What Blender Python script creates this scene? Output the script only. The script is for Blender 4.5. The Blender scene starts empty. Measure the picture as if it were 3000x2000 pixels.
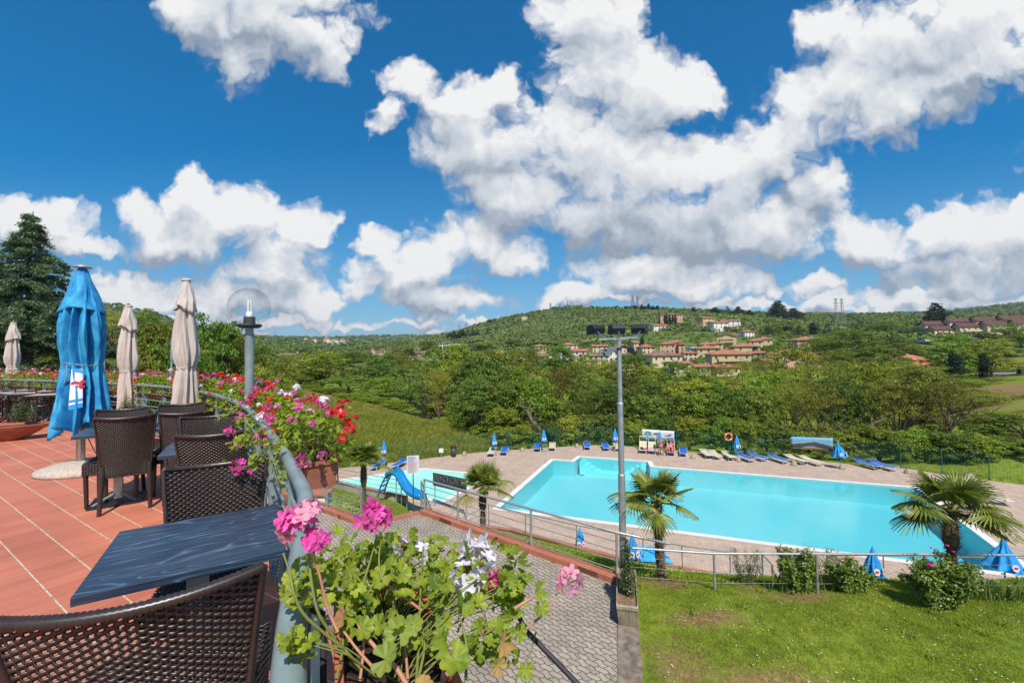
import bpy, bmesh, math, random
import numpy as np
from mathutils import Vector, Matrix
C = bpy.context.scene.collection
SC = bpy.context.scene
# ------------------------------------------------------------------ camera
F, PITCH, ROLL = 1250.0, 0.02443, -0.01396
CAMZ = 1.5
def ray(u, v):
    x = (u - 1500) / F; y = -(v - 1000) / F
    c, s = math.cos(ROLL), math.sin(ROLL)
    X = c * x - s * y; Y = s * x + c * y
    return Vector((X, math.cos(PITCH) - Y * math.sin(PITCH), math.sin(PITCH) + Y * math.cos(PITCH)))
def on(u, v, z):
    """ground point of level z seen at a place of the survey photograph"""
    d = ray(u, v); t = (z - CAMZ) / d.z
    return Vector((d.x * t, d.y * t, z))
def at(u, v, dep):
    d = ray(u, v); t = dep / d.y
    return Vector((d.x * t, dep, CAMZ + d.z * t))
cd = bpy.data.cameras.new('camera'); cam = bpy.data.objects.new('camera', cd); C.objects.link(cam)
cd.sensor_width = 36; cd.lens = 36 * F / 3000; cd.clip_start = 0.05; cd.clip_end = 20000
cam.location = (0, 0, CAMZ)
_c, _s = math.cos(ROLL), math.sin(ROLL)
_m = Matrix(((_c, -_s, 0), (_s * -math.sin(PITCH), _c * -math.sin(PITCH), math.cos(PITCH)), (_s * math.cos(PITCH), _c * math.cos(PITCH), math.sin(PITCH))))
# columns of the camera matrix: right, up, back
R = Matrix(((_m[0][0], _m[0][1], -_m[0][2]), (_m[1][0], _m[1][1], -_m[1][2]), (_m[2][0], _m[2][1], -_m[2][2])))
cam.matrix_world = Matrix.Translation((0, 0, CAMZ)) @ R.to_4x4()
SC.camera = cam
# ------------------------------------------------------------------ light
SHD = Vector((-0.22, 0.975)); ELEV = math.radians(54)     # direction shadows fall, sun height
sund = Vector((SHD.x * math.cos(ELEV), SHD.y * math.cos(ELEV), -math.sin(ELEV)))
sl = bpy.data.lights.new('sun', 'SUN'); sl.energy = 4.4; sl.angle = math.radians(0.5); sl.color = (1, .95, .87)
so = bpy.data.objects.new('sun', sl); C.objects.link(so)
so.rotation_euler = sund.to_track_quat('-Z', 'Y').to_euler()
SC.view_settings.view_transform = 'Standard'; SC.view_settings.look = 'None'
SC.view_settings.exposure = 0.3; SC.view_settings.gamma = 1
SC.cycles.max_bounces = 8; SC.cycles.transparent_max_bounces = 12
SC.cycles.use_denoising = True
# ------------------------------------------------------------------ world: sky and cumulus
w = bpy.data.worlds.new('World'); SC.world = w; w.use_nodes = True
nt = w.node_tree; nt.nodes.clear()
def nd(t, typ, **k):
    n = t.nodes.new(typ)
    for a, b in k.items():
        if a.startswith('i_'):
            n.inputs[a[2:].replace('_', ' ')].default_value = b
        else: setattr(n, a, b)
    return n
def mth(t, op, a, b=None, c=None, clamp=False):
    n = t.nodes.new('ShaderNodeMath'); n.operation = op; n.use_clamp = clamp
    for i, x in enumerate((a, b, c)):
        if x is None: continue
        if isinstance(x, (int, float)): n.inputs[i].default_value = x
        else: t.links.new(x, n.inputs[i])
    return n.outputs[0]
def vmth(t, op, a, b=None):
    n = t.nodes.new('ShaderNodeVectorMath'); n.operation = op
    for i, x in enumerate((a, b)):
        if x is None: continue
        if isinstance(x, (tuple, Vector)): n.inputs[i].default_value = x
        elif isinstance(x, (int, float)): n.inputs['Scale'].default_value = x
        else: t.links.new(x, n.inputs[i])
    return n
def px2p(a, b):
    d = ray(a * 1.27551, b * 1.27551); return d.x / d.y, d.z / d.y
# cumulus masses: place in the sky (from the 2352 px survey print), half width, half height, tilt
CL = [(590, -10, 280, 150, 8), (690, 70, 170, 100, 0), (470, 30, 150, 90, 20), (560, 130, 110, 90, 0),(745,120,70,75,-40),
 (1370, 40, 150, 110, 0), (1375, 160, 165, 130, 0), (1490, 210, 150, 130, 0), (1580, 220, 100, 90, 0),
 (950, 200, 105, 80, 20), (900, 265, 60, 45, 0), (1060, 240, 130, 90, 10), (1150, 200, 75, 55, -30), (1120, 330, 210, 110, 10),
 (1310, 330, 260, 160, 0), (1200, 440, 230, 110, 10), (1450, 400, 240, 170, 0), (1620, 420, 200, 150, 0),
 (1330, 500, 230, 80, 5), (1560, 510, 290, 100, 5), (1740, 520, 190, 90, 5), (1760, 350, 190, 110, -20),(1880,430,110,90,0),
 (2130, 60, 330, 150, -18), (2300, 110, 220, 150, -15), (1930, 190, 240, 120, -25), (2060, 240, 240, 95, -24), (1840, 290, 190, 80, -15),(1900,60,100,70,-40),
 (1980, 555, 220, 75, 4), (2190, 530, 150, 95, 0), (2320, 540, 170, 120, 0), (2250, 630, 260, 75, 0), (1890, 655, 110, 32, 0), (2080, 695, 330, 34, 0),
 (445, 455, 80, 90, 0), (400, 545, 165, 90, 0), (560, 500, 140, 95, 10), (700, 515, 100, 62, 15), (315, 505, 65, 65, 0), (620, 610, 190, 80, 0),
 (560, 680, 300, 55, 0), (730, 700, 150, 42, 0), (290, 670, 150, 50, 0), (90, 515, 150, 60, 0), (200, 565, 120, 32, 12), (0, 500, 90, 60, 0),
 (960, 625, 175, 85, -10), (1090, 550, 150, 75, -5), (870, 560, 65, 50, 0), (1190, 590, 85, 60, -20), (1000, 690, 190, 42, 0), (820,650,60,60,0),
 (1490, 630, 270, 72, 0), (1330, 675, 140, 42, 0), (1640, 655, 170, 50, 0), (820, 752, 75, 17, 0), (600, 765, 60, 15, 0),(1000,760,60,10,0),
 (1700, 700, 190, 16, 0), (420, 735, 130, 14, 0), (650, 738, 170, 16, 0), (1130, 745, 90, 12, 0), (930, 738, 130, 16, 0), (1450, 700, 120, 14, 0), (2000, 722, 130, 12, 0),(2350,700,180,26,0), (-200,300,200,120,0), (2600,400,250,160,0), (-300,650,300,60,0),(2700,650,300,60,0)]
SHADE = [(1400, 520, 340, 62, 4), (1640, 545, 260, 60, 4), (1150, 360, 120, 60, 10), (1960, 590, 230, 44, 3), (560, 660, 230, 40, 0), (470, 600, 170, 40, 0), (980, 680, 200, 34, 0), (1560, 690, 260, 34, 0), (2200, 640, 280, 36, 0), (620, 120, 220, 70, 0), (1880, 440, 130, 70, 0), (2150, 250, 200, 50, -22)]
def cloud_group():
    g = bpy.data.node_groups.new('cumulus', 'ShaderNodeTree')
    g.interface.new_socket('Vector', in_out='INPUT', socket_type='NodeSocketVector')
    g.interface.new_socket('Density', in_out='OUTPUT', socket_type='NodeSocketFloat')
    g.interface.new_socket('Base', in_out='OUTPUT', socket_type='NodeSocketFloat')
    g.interface.new_socket('Shade', in_out='OUTPUT', socket_type='NodeSocketFloat')
    gi = g.nodes.new('NodeGroupInput'); go = g.nodes.new('NodeGroupOutput')
    P = gi.outputs[0]
    nz = nd(g, 'ShaderNodeTexNoise', noise_dimensions='2D', i_Scale=9.0, i_Detail=3.0, i_Roughness=.5)
    g.links.new(P, nz.inputs['Vector'])
    wv = vmth(g, 'SCALE', vmth(g, 'SUBTRACT', nz.outputs['Color'], (.5, .5, .5)).outputs[0], .10)
    Q = vmth(g, 'ADD', P, wv.outputs[0]).outputs[0]
    nz2 = nd(g, 'ShaderNodeTexNoise', noise_dimensions='2D', i_Scale=30.0, i_Detail=3.0)
    g.links.new(P, nz2.inputs['Vector'])
    wv2 = vmth(g, 'SCALE', vmth(g, 'SUBTRACT', nz2.outputs['Color'], (.5, .5, .5)).outputs[0], .035)
    Q = vmth(g, 'ADD', Q, wv2.outputs[0]).outputs[0]
    acc = None
    for (a, b, ra, rb, rot) in CL:
        cx, cy = px2p(a, b)
        k = 1.27551 / F
        m = nd(g, 'ShaderNodeMapping', vector_type='TEXTURE')
        m.inputs['Location'].default_value = (cx, cy, 0)
        m.inputs['Rotation'].default_value = (0, 0, -math.radians(rot))
        m.inputs['Scale'].default_value = (ra * k, rb * k, 1)
        Qi = Q if acc is None else vmth(g, 'ADD', Q, mth(g, 'MULTIPLY', acc, 1e-6)).outputs[0]   # keeps the chain serial
        g.links.new(Qi, m.inputs['Vector'])
        l = vmth(g, 'DOT_PRODUCT', m.outputs[0], m.outputs[0]).outputs['Value']
        b1 = mth(g, 'SUBTRACT', 1.0, l)
        b1 = mth(g, 'MAXIMUM', b1, -1.5)
        acc = b1 if acc is None else mth(g, 'SMOOTH_MAX', acc, b1, .25)
    fb = nd(g, 'ShaderNodeTexNoise', noise_dimensions='2D', i_Scale=7.0, i_Detail=8.0, i_Roughness=.55)
    g.links.new(Q, fb.inputs['Vector'])
    v1 = nd(g, 'ShaderNodeTexVoronoi', voronoi_dimensions='2D', feature='SMOOTH_F1', i_Scale=11.0, i_Smoothness=.35); g.links.new(Q, v1.inputs['Vector'])
    v2 = nd(g, 'ShaderNodeTexVoronoi', voronoi_dimensions='2D', feature='SMOOTH_F1', i_Scale=27.0, i_Smoothness=.35); g.links.new(Q, v2.inputs['Vector'])
    v3 = nd(g, 'ShaderNodeTexVoronoi', voronoi_dimensions='2D', feature='SMOOTH_F1', i_Scale=62.0, i_Smoothness=.35); g.links.new(Q, v3.inputs['Vector'])
    d = mth(g, 'MULTIPLY_ADD', mth(g, 'SUBTRACT', fb.outputs[0], .5), 2.0, acc)
    d = mth(g, 'MULTIPLY_ADD', mth(g, 'SUBTRACT', .42, v1.outputs['Distance']), .55, d)
    d = mth(g, 'MULTIPLY_ADD', mth(g, 'SUBTRACT', .42, v2.outputs['Distance']), .30, d)
    d = mth(g, 'MULTIPLY_ADD', mth(g, 'SUBTRACT', .42, v3.outputs['Distance']), .14, d)
    g.links.new(d, go.inputs[0]); g.links.new(acc, go.inputs[1])
    sh = None
    for (a, b, ra, rb, rot) in SHADE:
        cx, cy = px2p(a, b); k = 1.27551 / F; m = nd(g, 'ShaderNodeMapping', vector_type='TEXTURE'); m.inputs['Location'].default_value = (cx, cy, 0); m.inputs['Rotation'].default_value = (0, 0, -math.radians(rot)); m.inputs['Scale'].default_value = (ra * k, rb * k, 1)
        Qi = vmth(g, 'ADD', Q, mth(g, 'MULTIPLY', d if sh is None else sh, 1e-6)).outputs[0]; g.links.new(Qi, m.inputs['Vector'])
        q = mth(g, 'MAXIMUM', mth(g, 'SUBTRACT', 1.0, vmth(g, 'DOT_PRODUCT', m.outputs[0], m.outputs[0]).outputs['Value']), 0); sh = q if sh is None else mth(g, 'MAXIMUM', sh, q)
    g.links.new(sh, go.inputs[2])
    return g
G = cloud_group()
tc = nd(nt, 'ShaderNodeTexCoord'); sx = nd(nt, 'ShaderNodeSeparateXYZ'); nt.links.new(tc.outputs['Generated'], sx.inputs[0])
ay = mth(nt, 'MAXIMUM', mth(nt, 'ABSOLUTE', sx.outputs[1]), .05)
cx = nd(nt, 'ShaderNodeCombineXYZ')
nt.links.new(mth(nt, 'DIVIDE', sx.outputs[0], ay), cx.inputs[0]); nt.links.new(mth(nt, 'DIVIDE', sx.outputs[2], ay), cx.inputs[1])
g1 = nd(nt, 'ShaderNodeGroup', node_tree=G); nt.links.new(cx.outputs[0], g1.inputs[0])
off = vmth(nt, 'ADD', cx.outputs[0], (.014, .030, 0))
g2 = nd(nt, 'ShaderNodeGroup', node_tree=G); nt.links.new(off.outputs[0], g2.inputs[0])
off3 = vmth(nt, 'ADD', cx.outputs[0], (.01, .085, 0))
g3 = nd(nt, 'ShaderNodeGroup', node_tree=G); nt.links.new(off3.outputs[0], g3.inputs[0])
mr = nd(nt, 'ShaderNodeMapRange', interpolation_type='SMOOTHSTEP'); nt.links.new(g1.outputs[0], mr.inputs[0])
mr.inputs[1].default_value = 0.02; mr.inputs[2].default_value = 0.75
alpha = mr.outputs[0]
lit = mth(nt, 'SUBTRACT', g1.outputs[0], g2.outputs[0])          # small relief
lit3 = mth(nt, 'SUBTRACT', g1.outputs[1], g3.outputs[1])         # large: top or underside of a mass
deep = mth(nt, 'MULTIPLY', mth(nt, 'MAXIMUM', mth(nt, 'SUBTRACT', g3.outputs[1], .05), 0), .13)
b = mth(nt, 'MULTIPLY_ADD', lit, .27, .84)
b = mth(nt, 'MULTIPLY_ADD', lit3, .46, b)
b = mth(nt, 'SUBTRACT', b, deep); b = mth(nt, 'SUBTRACT', b, mth(nt, 'MULTIPLY', g1.outputs[2], .20))
rc = nd(nt, 'ShaderNodeValToRGB'); nt.links.new(b, rc.inputs[0])
e = rc.color_ramp.elements
e[0].position = .38; e[0].color = (.31, .37, .46, 1)
e[1].position = .97; e[1].color = (.92, .92, .92, 1)
x = e.new(.55); x.color = (.47, .53, .61, 1); x = e.new(.72); x.color = (.66, .70, .76, 1); x = e.new(.84); x.color = (.78, .80, .83, 1)
sky = nd(nt, 'ShaderNodeTexSky', sky_type='NISHITA'); sky.sun_disc = False
sky.sun_elevation = ELEV; sky.sun_rotation = math.atan2(-SHD.x, -SHD.y); sky.altitude = 200; sky.air_density = 1.0; sky.dust_density = .15; sky.ozone_density = 2.0
sx2 = nd(nt, 'ShaderNodeSeparateXYZ')
hs = nd(nt, 'ShaderNodeHueSaturation', i_Saturation=1.6, i_Value=1.0, i_Hue=.493); nt.links.new(sky.outputs[0], hs.inputs['Color'])
bs = nd(nt, 'ShaderNodeBackground', i_Strength=.105); 
hz = nd(nt, 'ShaderNodeMapRange'); nt.links.new(cx.outputs[0], sx2.inputs[0]); nt.links.new(sx2.outputs[1], hz.inputs[0])
hz.inputs[1].default_value = -.05; hz.inputs[2].default_value = .55; hz.inputs[3].default_value = .88; hz.inputs[4].default_value = .25
hm = nd(nt, 'ShaderNodeMix', data_type='RGBA'); nt.links.new(hz.outputs[0], hm.inputs[0]); nt.links.new(hs.outputs[0], hm.inputs[6])
hc = nd(nt, 'ShaderNodeValToRGB'); nt.links.new(sx2.outputs[1], hc.inputs[0]); hc.color_ramp.elements[0].color = (1.45, 3.7, 5.9, 1); hc.color_ramp.elements[1].position = .5; hc.color_ramp.elements[1].color = (.12, 1.25, 3.6, 1)
nt.links.new(hc.outputs[0], hm.inputs[7])
nt.links.new(hm.outputs[2], bs.inputs[0])
bc = nd(nt, 'ShaderNodeBackground', i_Strength=.80); nt.links.new(rc.outputs[0], bc.inputs[0])
mx = nd(nt, 'ShaderNodeMixShader'); nt.links.new(alpha, mx.inputs[0]); nt.links.new(bs.outputs[0], mx.inputs[1]); nt.links.new(bc.outputs[0], mx.inputs[2])
wo = nd(nt, 'ShaderNodeOutputWorld'); nt.links.new(mx.outputs[0], wo.inputs[0])
w.cycles.sampling_method = 'NONE'
# ------------------------------------------------------------------ helpers
def srgb(r, g, b):
    f = lambda c: (c / 255 / 12.92) if c / 255 <= .04045 else ((c / 255 + .055) / 1.055) ** 2.4
    return (f(r), f(g), f(b), 1)
MATS = {}
def mat(name, col, rough=.6, spec=.4, metal=0, var=.12, scale=3.0, bump=0, bscale=None, col2=None, trans=0, island=0, objvar=0, coat=0, detail=5, stretch=None):
    """noise-mottled principled surface; col2 = the second tone of the mottling"""
    if name in MATS: return MATS[name]
    m = bpy.data.materials.new(name); m.use_nodes = True; t = m.node_tree; t.nodes.clear()
    out = nd(t, 'ShaderNodeOutputMaterial'); p = nd(t, 'ShaderNodeBsdfPrincipled')
    p.inputs['Roughness'].default_value = rough; p.inputs['Metallic'].default_value = metal
    p.inputs['Specular IOR Level'].default_value = spec
    if coat: p.inputs['Coat Weight'].default_value = coat; p.inputs['Coat Roughness'].default_value = .15
    co = nd(t, 'ShaderNodeTexCoord'); vec = co.outputs['Object']
    if stretch:
        mp = nd(t, 'ShaderNodeMapping'); mp.inputs['Scale'].default_value = stretch; t.links.new(vec, mp.inputs[0]); vec = mp.outputs[0]
    c2 = col2 or tuple(c * (1 - 2.2 * var) for c in col[:3]) + (1,)
    nz = nd(t, 'ShaderNodeTexNoise', i_Scale=scale, i_Detail=float(detail), i_Roughness=.6); t.links.new(vec, nz.inputs['Vector'])
    r = nd(t, 'ShaderNodeMapRange'); t.links.new(nz.outputs[0], r.inputs[0]); r.inputs[1].default_value = .33; r.inputs[2].default_value = .67
    mx = nd(t, 'ShaderNodeMix', data_type='RGBA'); t.links.new(r.outputs[0], mx.inputs[0]); mx.inputs[6].default_value = col; mx.inputs[7].default_value = c2
    c = mx.outputs[2]
    if island or objvar:
        h = nd(t, 'ShaderNodeHueSaturation'); t.links.new(c, h.inputs['Color'])
        if island:
            gm = nd(t, 'ShaderNodeNewGeometry')
            a = nd(t, 'ShaderNodeMapRange'); t.links.new(gm.outputs['Random Per Island'], a.inputs[0]); a.inputs[3].default_value = 1 - island; a.inputs[4].default_value = 1 + island
            t.links.new(a.outputs[0], h.inputs['Value'])
            a2 = nd(t, 'ShaderNodeMapRange'); t.links.new(gm.outputs['Random Per Island'], a2.inputs[0]); a2.inputs[3].default_value = .5 + .03 * island; a2.inputs[4].default_value = .5 - .05 * island
            t.links.new(a2.outputs[0], h.inputs['Hue'])
        if objvar:
            oi = nd(t, 'ShaderNodeObjectInfo')
            h2 = nd(t, 'ShaderNodeHueSaturation'); t.links.new(h.outputs[0], h2.inputs['Color'])
            a = nd(t, 'ShaderNodeMapRange'); t.links.new(oi.outputs['Random'], a.inputs[0]); a.inputs[3].default_value = 1 - objvar; a.inputs[4].default_value = 1 + objvar
            t.links.new(a.outputs[0], h2.inputs['Value'])
            a = nd(t, 'ShaderNodeMapRange'); t.links.new(mth(t, 'FRACT', mth(t, 'MULTIPLY', oi.outputs['Random'], 7.3)), a.inputs[0]); a.inputs[3].default_value = .5 - .10 * objvar; a.inputs[4].default_value = .5 + .06 * objvar
            t.links.new(a.outputs[0], h2.inputs['Hue'])
            h = h2
        c = h.outputs[0]
    t.links.new(c, p.inputs['Base Color'])
    sh = p.outputs[0]
    if bump:
        nb = nd(t, 'ShaderNodeTexNoise', i_Scale=float(bscale or scale * 4), i_Detail=6.0); t.links.new(vec, nb.inputs['Vector'])
        bn = nd(t, 'ShaderNodeBump', i_Strength=1.0, i_Distance=bump); t.links.new(nb.outputs[0], bn.inputs['Height']); t.links.new(bn.outputs[0], p.inputs['Normal'])
    if trans:
        tr = nd(t, 'ShaderNodeBsdfTranslucent'); ms = nd(t, 'ShaderNodeMixShader'); ms.inputs[0].default_value = trans
        hh = nd(t, 'ShaderNodeHueSaturation', i_Value=1.5, i_Saturation=1.1); t.links.new(c, hh.inputs['Color'])
        t.links.new(hh.outputs[0], tr.inputs[0]); t.links.new(sh, ms.inputs[1]); t.links.new(tr.outputs[0], ms.inputs[2]); sh = ms.outputs[0]
    t.links.new(sh, out.inputs[0]); MATS[name] = m
    return m
def tag(o, label=None, cat=None, group=None, kind=None):
    if label: o['label'] = label
    if cat: o['category'] = cat
    if group: o['group'] = group
    if kind: o['kind'] = kind
    return o
def thing(name, label, cat, loc=(0, 0, 0), rz=0, group=None):
    o = bpy.data.objects.new(name, None); C.objects.link(o); o.empty_display_size = .1
    o.location = loc; o.rotation_euler = (0, 0, rz); return tag(o, label, cat, group)
def link(name, me, m, parent=None):
    o = bpy.data.objects.new(name, me); C.objects.link(o)
    if m is not None and not me.materials: me.materials.append(m)
    if parent is not None: o.parent = parent
    return o
class MB:
    def __init__(s): s.v = []; s.f = []; s.sm = []
    def add(s, vs, fs, smooth=False):
        n = len(s.v); s.v += [tuple(v) for v in vs]; s.f += [tuple(i + n for i in f) for f in fs]; s.sm += [smooth] * len(fs)
        return s
    def box(s, c, size, rz=0, M=None):
        x, y, z = size[0] / 2, size[1] / 2, size[2] / 2
        vs = [Vector(p) for p in ((-x, -y, -z), (x, -y, -z), (x, y, -z), (-x, y, -z), (-x, -y, z), (x, -y, z), (x, y, z), (-x, y, z))]
        if rz: vs = [Matrix.Rotation(rz, 3, 'Z') @ v for v in vs]
        if M is not None: vs = [M @ v for v in vs]
        c = Vector(c); return s.add([v + c for v in vs], [(0, 3, 2, 1), (4, 5, 6, 7), (0, 1, 5, 4), (1, 2, 6, 5), (2, 3, 7, 6), (3, 0, 4, 7)])
    def beam(s, a, b, wd, ht, up=Vector((0, 0, 1))):
        a, b = Vector(a), Vector(b); d = (b - a).normalized(); sd = d.cross(up)
        if sd.length < 1e-4: sd = Vector((1, 0, 0))
        sd.normalize(); u = sd.cross(d).normalized(); vs = []
        for p in (a, b):
            for i, j in ((-1, -1), (1, -1), (1, 1), (-1, 1)): vs.append(p + sd * wd / 2 * i + u * ht / 2 * j)
        return s.add(vs, [(0, 3, 2, 1), (4, 5, 6, 7), (0, 1, 5, 4), (1, 2, 6, 5), (2, 3, 7, 6), (3, 0, 4, 7)])
    def tube(s, pts, r, n=8, cap=True):
        pts = [Vector(p) for p in pts]; rs = r if isinstance(r, (list, tuple)) else [r] * len(pts)
        vs = []; prev = None
        for i, p in enumerate(pts):
            d = (pts[min(i + 1, len(pts) - 1)] - pts[max(i - 1, 0)])
            if d.length < 1e-9: d = Vector((0, 0, 1))
            d.normalize()
            if prev is None: a = d.orthogonal().normalized()
            else:
                a = prev - d * prev.dot(d); a = a.normalized() if a.length > 1e-6 else d.orthogonal().normalized()
            prev = a; b = d.cross(a)
            for k in range(n):
                t = 2 * math.pi * k / n; vs.append(p + (a * math.cos(t) + b * math.sin(t)) * rs[i])
        fs = [(i * n + k, i * n + (k + 1) % n, (i + 1) * n + (k + 1) % n, (i + 1) * n + k) for i in range(len(pts) - 1) for k in range(n)]
        s.add(vs, fs, True)
        if cap: s.add(vs[:n], [tuple(range(n))[::-1]]); s.add(vs[-n:], [tuple(range(n))])
        return s
    def lathe(s, prof, c=(0, 0, 0), n=16, M=None):
        vs = []; c = Vector(c)
        for r, z in prof:
            for k in range(n):
                t = 2 * math.pi * k / n; v = Vector((r * math.cos(t), r * math.sin(t), z))
                vs.append((M @ v if M is not None else v) + c)
        fs = [(i * n + k, i * n + (k + 1) % n, (i + 1) * n + (k + 1) % n, (i + 1) * n + k) for i in range(len(prof) - 1) for k in range(n)]
        return s.add(vs, fs, True)
    def prism(s, poly, z0, z1):
        n = len(poly); a = sum(poly[i][0] * poly[(i + 1) % n][1] - poly[(i + 1) % n][0] * poly[i][1] for i in range(n))
        if a < 0: poly = poly[::-1]
        vs = [(p[0], p[1], z0) for p in poly] + [(p[0], p[1], z1) for p in poly]
        return s.add(vs, [tuple(range(n))[::-1], tuple(range(n, 2 * n))] + [(i, (i + 1) % n, n + (i + 1) % n, n + i) for i in range(n)])
    def mesh(s, name):
        me = bpy.data.meshes.new(name); me.from_pydata(s.v, [], s.f); me.polygons.foreach_set('use_smooth', s.sm); me.update(); return me
    def build(s, name, m, parent=None): return link(name, s.mesh(name), m, parent)
def npmesh(name, V, Fq, smooth=False):
    """mesh from numpy arrays: V (n,3), Fq (m,k)"""
    me = bpy.data.meshes.new(name); V = np.asarray(V, np.float32); Fq = np.asarray(Fq, np.int32); k = Fq.shape[1]
    me.vertices.add(len(V)); me.vertices.foreach_set('co', V.ravel())
    me.loops.add(Fq.size); me.loops.foreach_set('vertex_index', Fq.ravel())
    me.polygons.add(len(Fq)); me.polygons.foreach_set('loop_start', np.arange(0, Fq.size, k, dtype=np.int32))
    me.polygons.foreach_set('use_smooth', np.full(len(Fq), smooth)); me.update(calc_edges=True); return me
def bevel(o, w=.01, seg=2):
    b = o.modifiers.new('b', 'BEVEL'); b.width = w; b.segments = seg; b.limit_method = 'ANGLE'; return o
def structure(o): o['kind'] = 'structure'; return o
def inpoly(P, poly):
    x, y = P[:, 0], P[:, 1]; r = np.zeros(len(P), bool); n = len(poly)
    for i in range(n):
        x1, y1 = poly[i][0], poly[i][1]; x2, y2 = poly[(i + 1) % n][0], poly[(i + 1) % n][1]
        if y1 == y2: continue
        c = ((y1 > y) != (y2 > y)) & (x < (x2 - x1) * (y - y1) / (y2 - y1) + x1); r ^= c
    return r
def rowspan(mb, pts, r, n=8): return mb.tube(pts, r, n)
# ------------------------------------------------------------------ levels
ZF, ZD = -4.05, -8.1            # forecourt and pool deck
DECK_FAR = [on(u, v, ZD) for u, v in ((940, 1380), (1008, 1370), (1190, 1351), (1300, 1336), (1456, 1320), (1600, 1311), (1730, 1303), (1820, 1306), (1900, 1312), (2035, 1325), (2210, 1338), (2400, 1350), (2560, 1366), (2660, 1372), (2800, 1395), (3000, 1420))]
DECK_FAR = [Vector((-24, 31, ZD)), Vector((-18, 35.0, ZD))] + DECK_FAR[1:] + [Vector((42, 25.5, ZD)), Vector((50, 20, ZD))]
DECK_NEAR = [on(u, v, ZD) for u, v in ((942, 1420), (1061, 1448), (1193, 1478))] + [Vector((-5.6, 24.2, ZD)), Vector((-3.4, 22.0, ZD)), Vector((-1.5, 22.6, ZD))] + [on(u, v, -7.6) for u, v in ((1500, 1550), (1600, 1576), (1800, 1628), (2150, 1690), (2455, 1699), (2960, 1710))] + [Vector((26, 16.4, ZD)), Vector((50, 14, ZD))]
DECK = [(p.x, p.y) for p in DECK_FAR] + [(p.x, p.y) for p in DECK_NEAR[::-1]] + [(-24, 28)]
FORE = [(-9.5, 16.2), (-7.2, 15.55), (-4.85, 13.82), (-3.3, 14.9), (2.4, 10.25), (1.676, 7.265), (.4, 2.2), (-16, 2.2), (-16, 16.5)]
# terrain anchors: x, y, z
ANC = []
def A(x, y, z): ANC.append((x, y, z))
def AP(u, v, dep): p = at(u, v, dep); ANC.append((p.x, p.y, p.z))
for x in (1.8, 4, 8, 14, 22): A(x, 4.5, ZF); A(x, 7.4, ZF)
for x, y in ((2.6, 10.6), (5, 10.3), (8, 10.0), (12, 9.6), (20, 9.3)): A(x, y, ZF - .08)
for x, y in ((3.7, 11.5), (8, 11.2), (13, 11)): A(x, y, ZF - .42)
for p in DECK_NEAR[6:]: A(p.x, p.y - .25, -7.72); A(p.x, p.y + 1.5, -8.2)
A(-1.4, 22.0, -7.75); A(-3.5, 21.2, -7.9)
for x, y in ((-3.0, 15.2), (-1.0, 13.6), (.8, 12.1), (2.3, 10.9), (-7.2, 16.1), (-5, 14.4)): A(x, y, ZF - .15)
for x, y, z in ((-12, 18, -4.3), (-15, 25, -6.2), (-9, 22.5, -6.3), (-12.5, 30, -7.9), (-7.6, 26.6, -7.85), (-10.8, 28.8, -7.9), (-5.5, 20, -6.3)): A(x, y, z)
for p in DECK_FAR[2:-2]:
    A(p.x, p.y + .2, ZD - .06); A(p.x * .97, p.y * .97, ZD - .1); A(p.x * .85, p.y * .85, ZD - .1)
A(42, 25.6, ZD); A(50, 20, ZD)
A(-24, 31, ZD + .1); A(-18, 35.2, ZD)
A(-20, 22, -4.8); A(-30, 25, -2.5); A(-30, 12, -3.0); A(-16, 10, -4.2); A(-40, 30, -.5)
for a in ((450, 1110, 32), (450, 1085, 40), (450, 1010, 75), (250, 1030, 60), (100, 1050, 45), (0, 1000, 90), (-600, 1040, 80), (-600, 990, 200)): AP(*a)
for a in ((640, 1160, 45), (640, 1120, 70), (640, 1080, 120), (640, 1040, 300)): AP(*a)
for a in ((1000, 1300, 44), (1000, 1210, 60), (900, 1140, 88), (860, 1125, 95), (1100, 1190, 70), (1180, 1275, 49), (1300, 1235, 57), (1400, 1265, 52), (1000, 1150, 100), (860, 1110, 120)): AP(*a)
for a in ((1100, 1150, 125), (1100, 1085, 220), (1100, 1048, 450), (1100, 1024, 900), (800, 1080, 220), (800, 1040, 450), (800, 1018, 900), (950, 1004, 1450), (950, 1000, 2000), (750, 1002, 2100), (620, 985, 2300), (1200, 1012, 1600), (1150, 988, 3200), (1250, 988, 3400), (1000, 994, 3200), (1060, 990, 3000), (1330, 990, 2800)): AP(*a)
for a in ((1500, 1100, 158), (1500, 1062, 220), (1500, 1030, 290), (1500, 985, 420), (1500, 935, 600), (1300, 1100, 190), (1300, 1058, 290), (1300, 1030, 350), (1300, 995, 560), (1300, 983, 680), (1400, 965, 560), (1400, 952, 680), (1600, 915, 650), (1650, 903, 680)): AP(*a)
for a in ((1750, 1110, 150), (1750, 1075, 190), (1750, 1040, 260), (1750, 1000, 340), (1800, 950, 450), (1850, 907, 660), (1900, 970, 330), (2000, 915, 640), (2000, 940, 420)): AP(*a)
for a in ((2050, 1112, 138), (2050, 1078, 165), (2050, 1045, 215), (2050, 1000, 290), (2100, 965, 340), (2150, 925, 520), (2200, 930, 600), (2300, 932, 600), (2100, 915, 640)): AP(*a)
for a in ((2350, 1112, 128), (2350, 1060, 165), (2350, 1035, 200), (2350, 985, 290), (2400, 955, 420), (2500, 950, 500), (2480, 925, 1500), (2300, 925, 1200), (2600, 928, 1900)): AP(*a)
for a in ((2650, 1240, 52), (2650, 1130, 85), (2680, 1090, 125), (2650, 1045, 170), (2650, 1000, 220), (2700, 985, 260), (2750, 945, 400), (2750, 935, 900), (2800, 918, 2200)): AP(*a)
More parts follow.
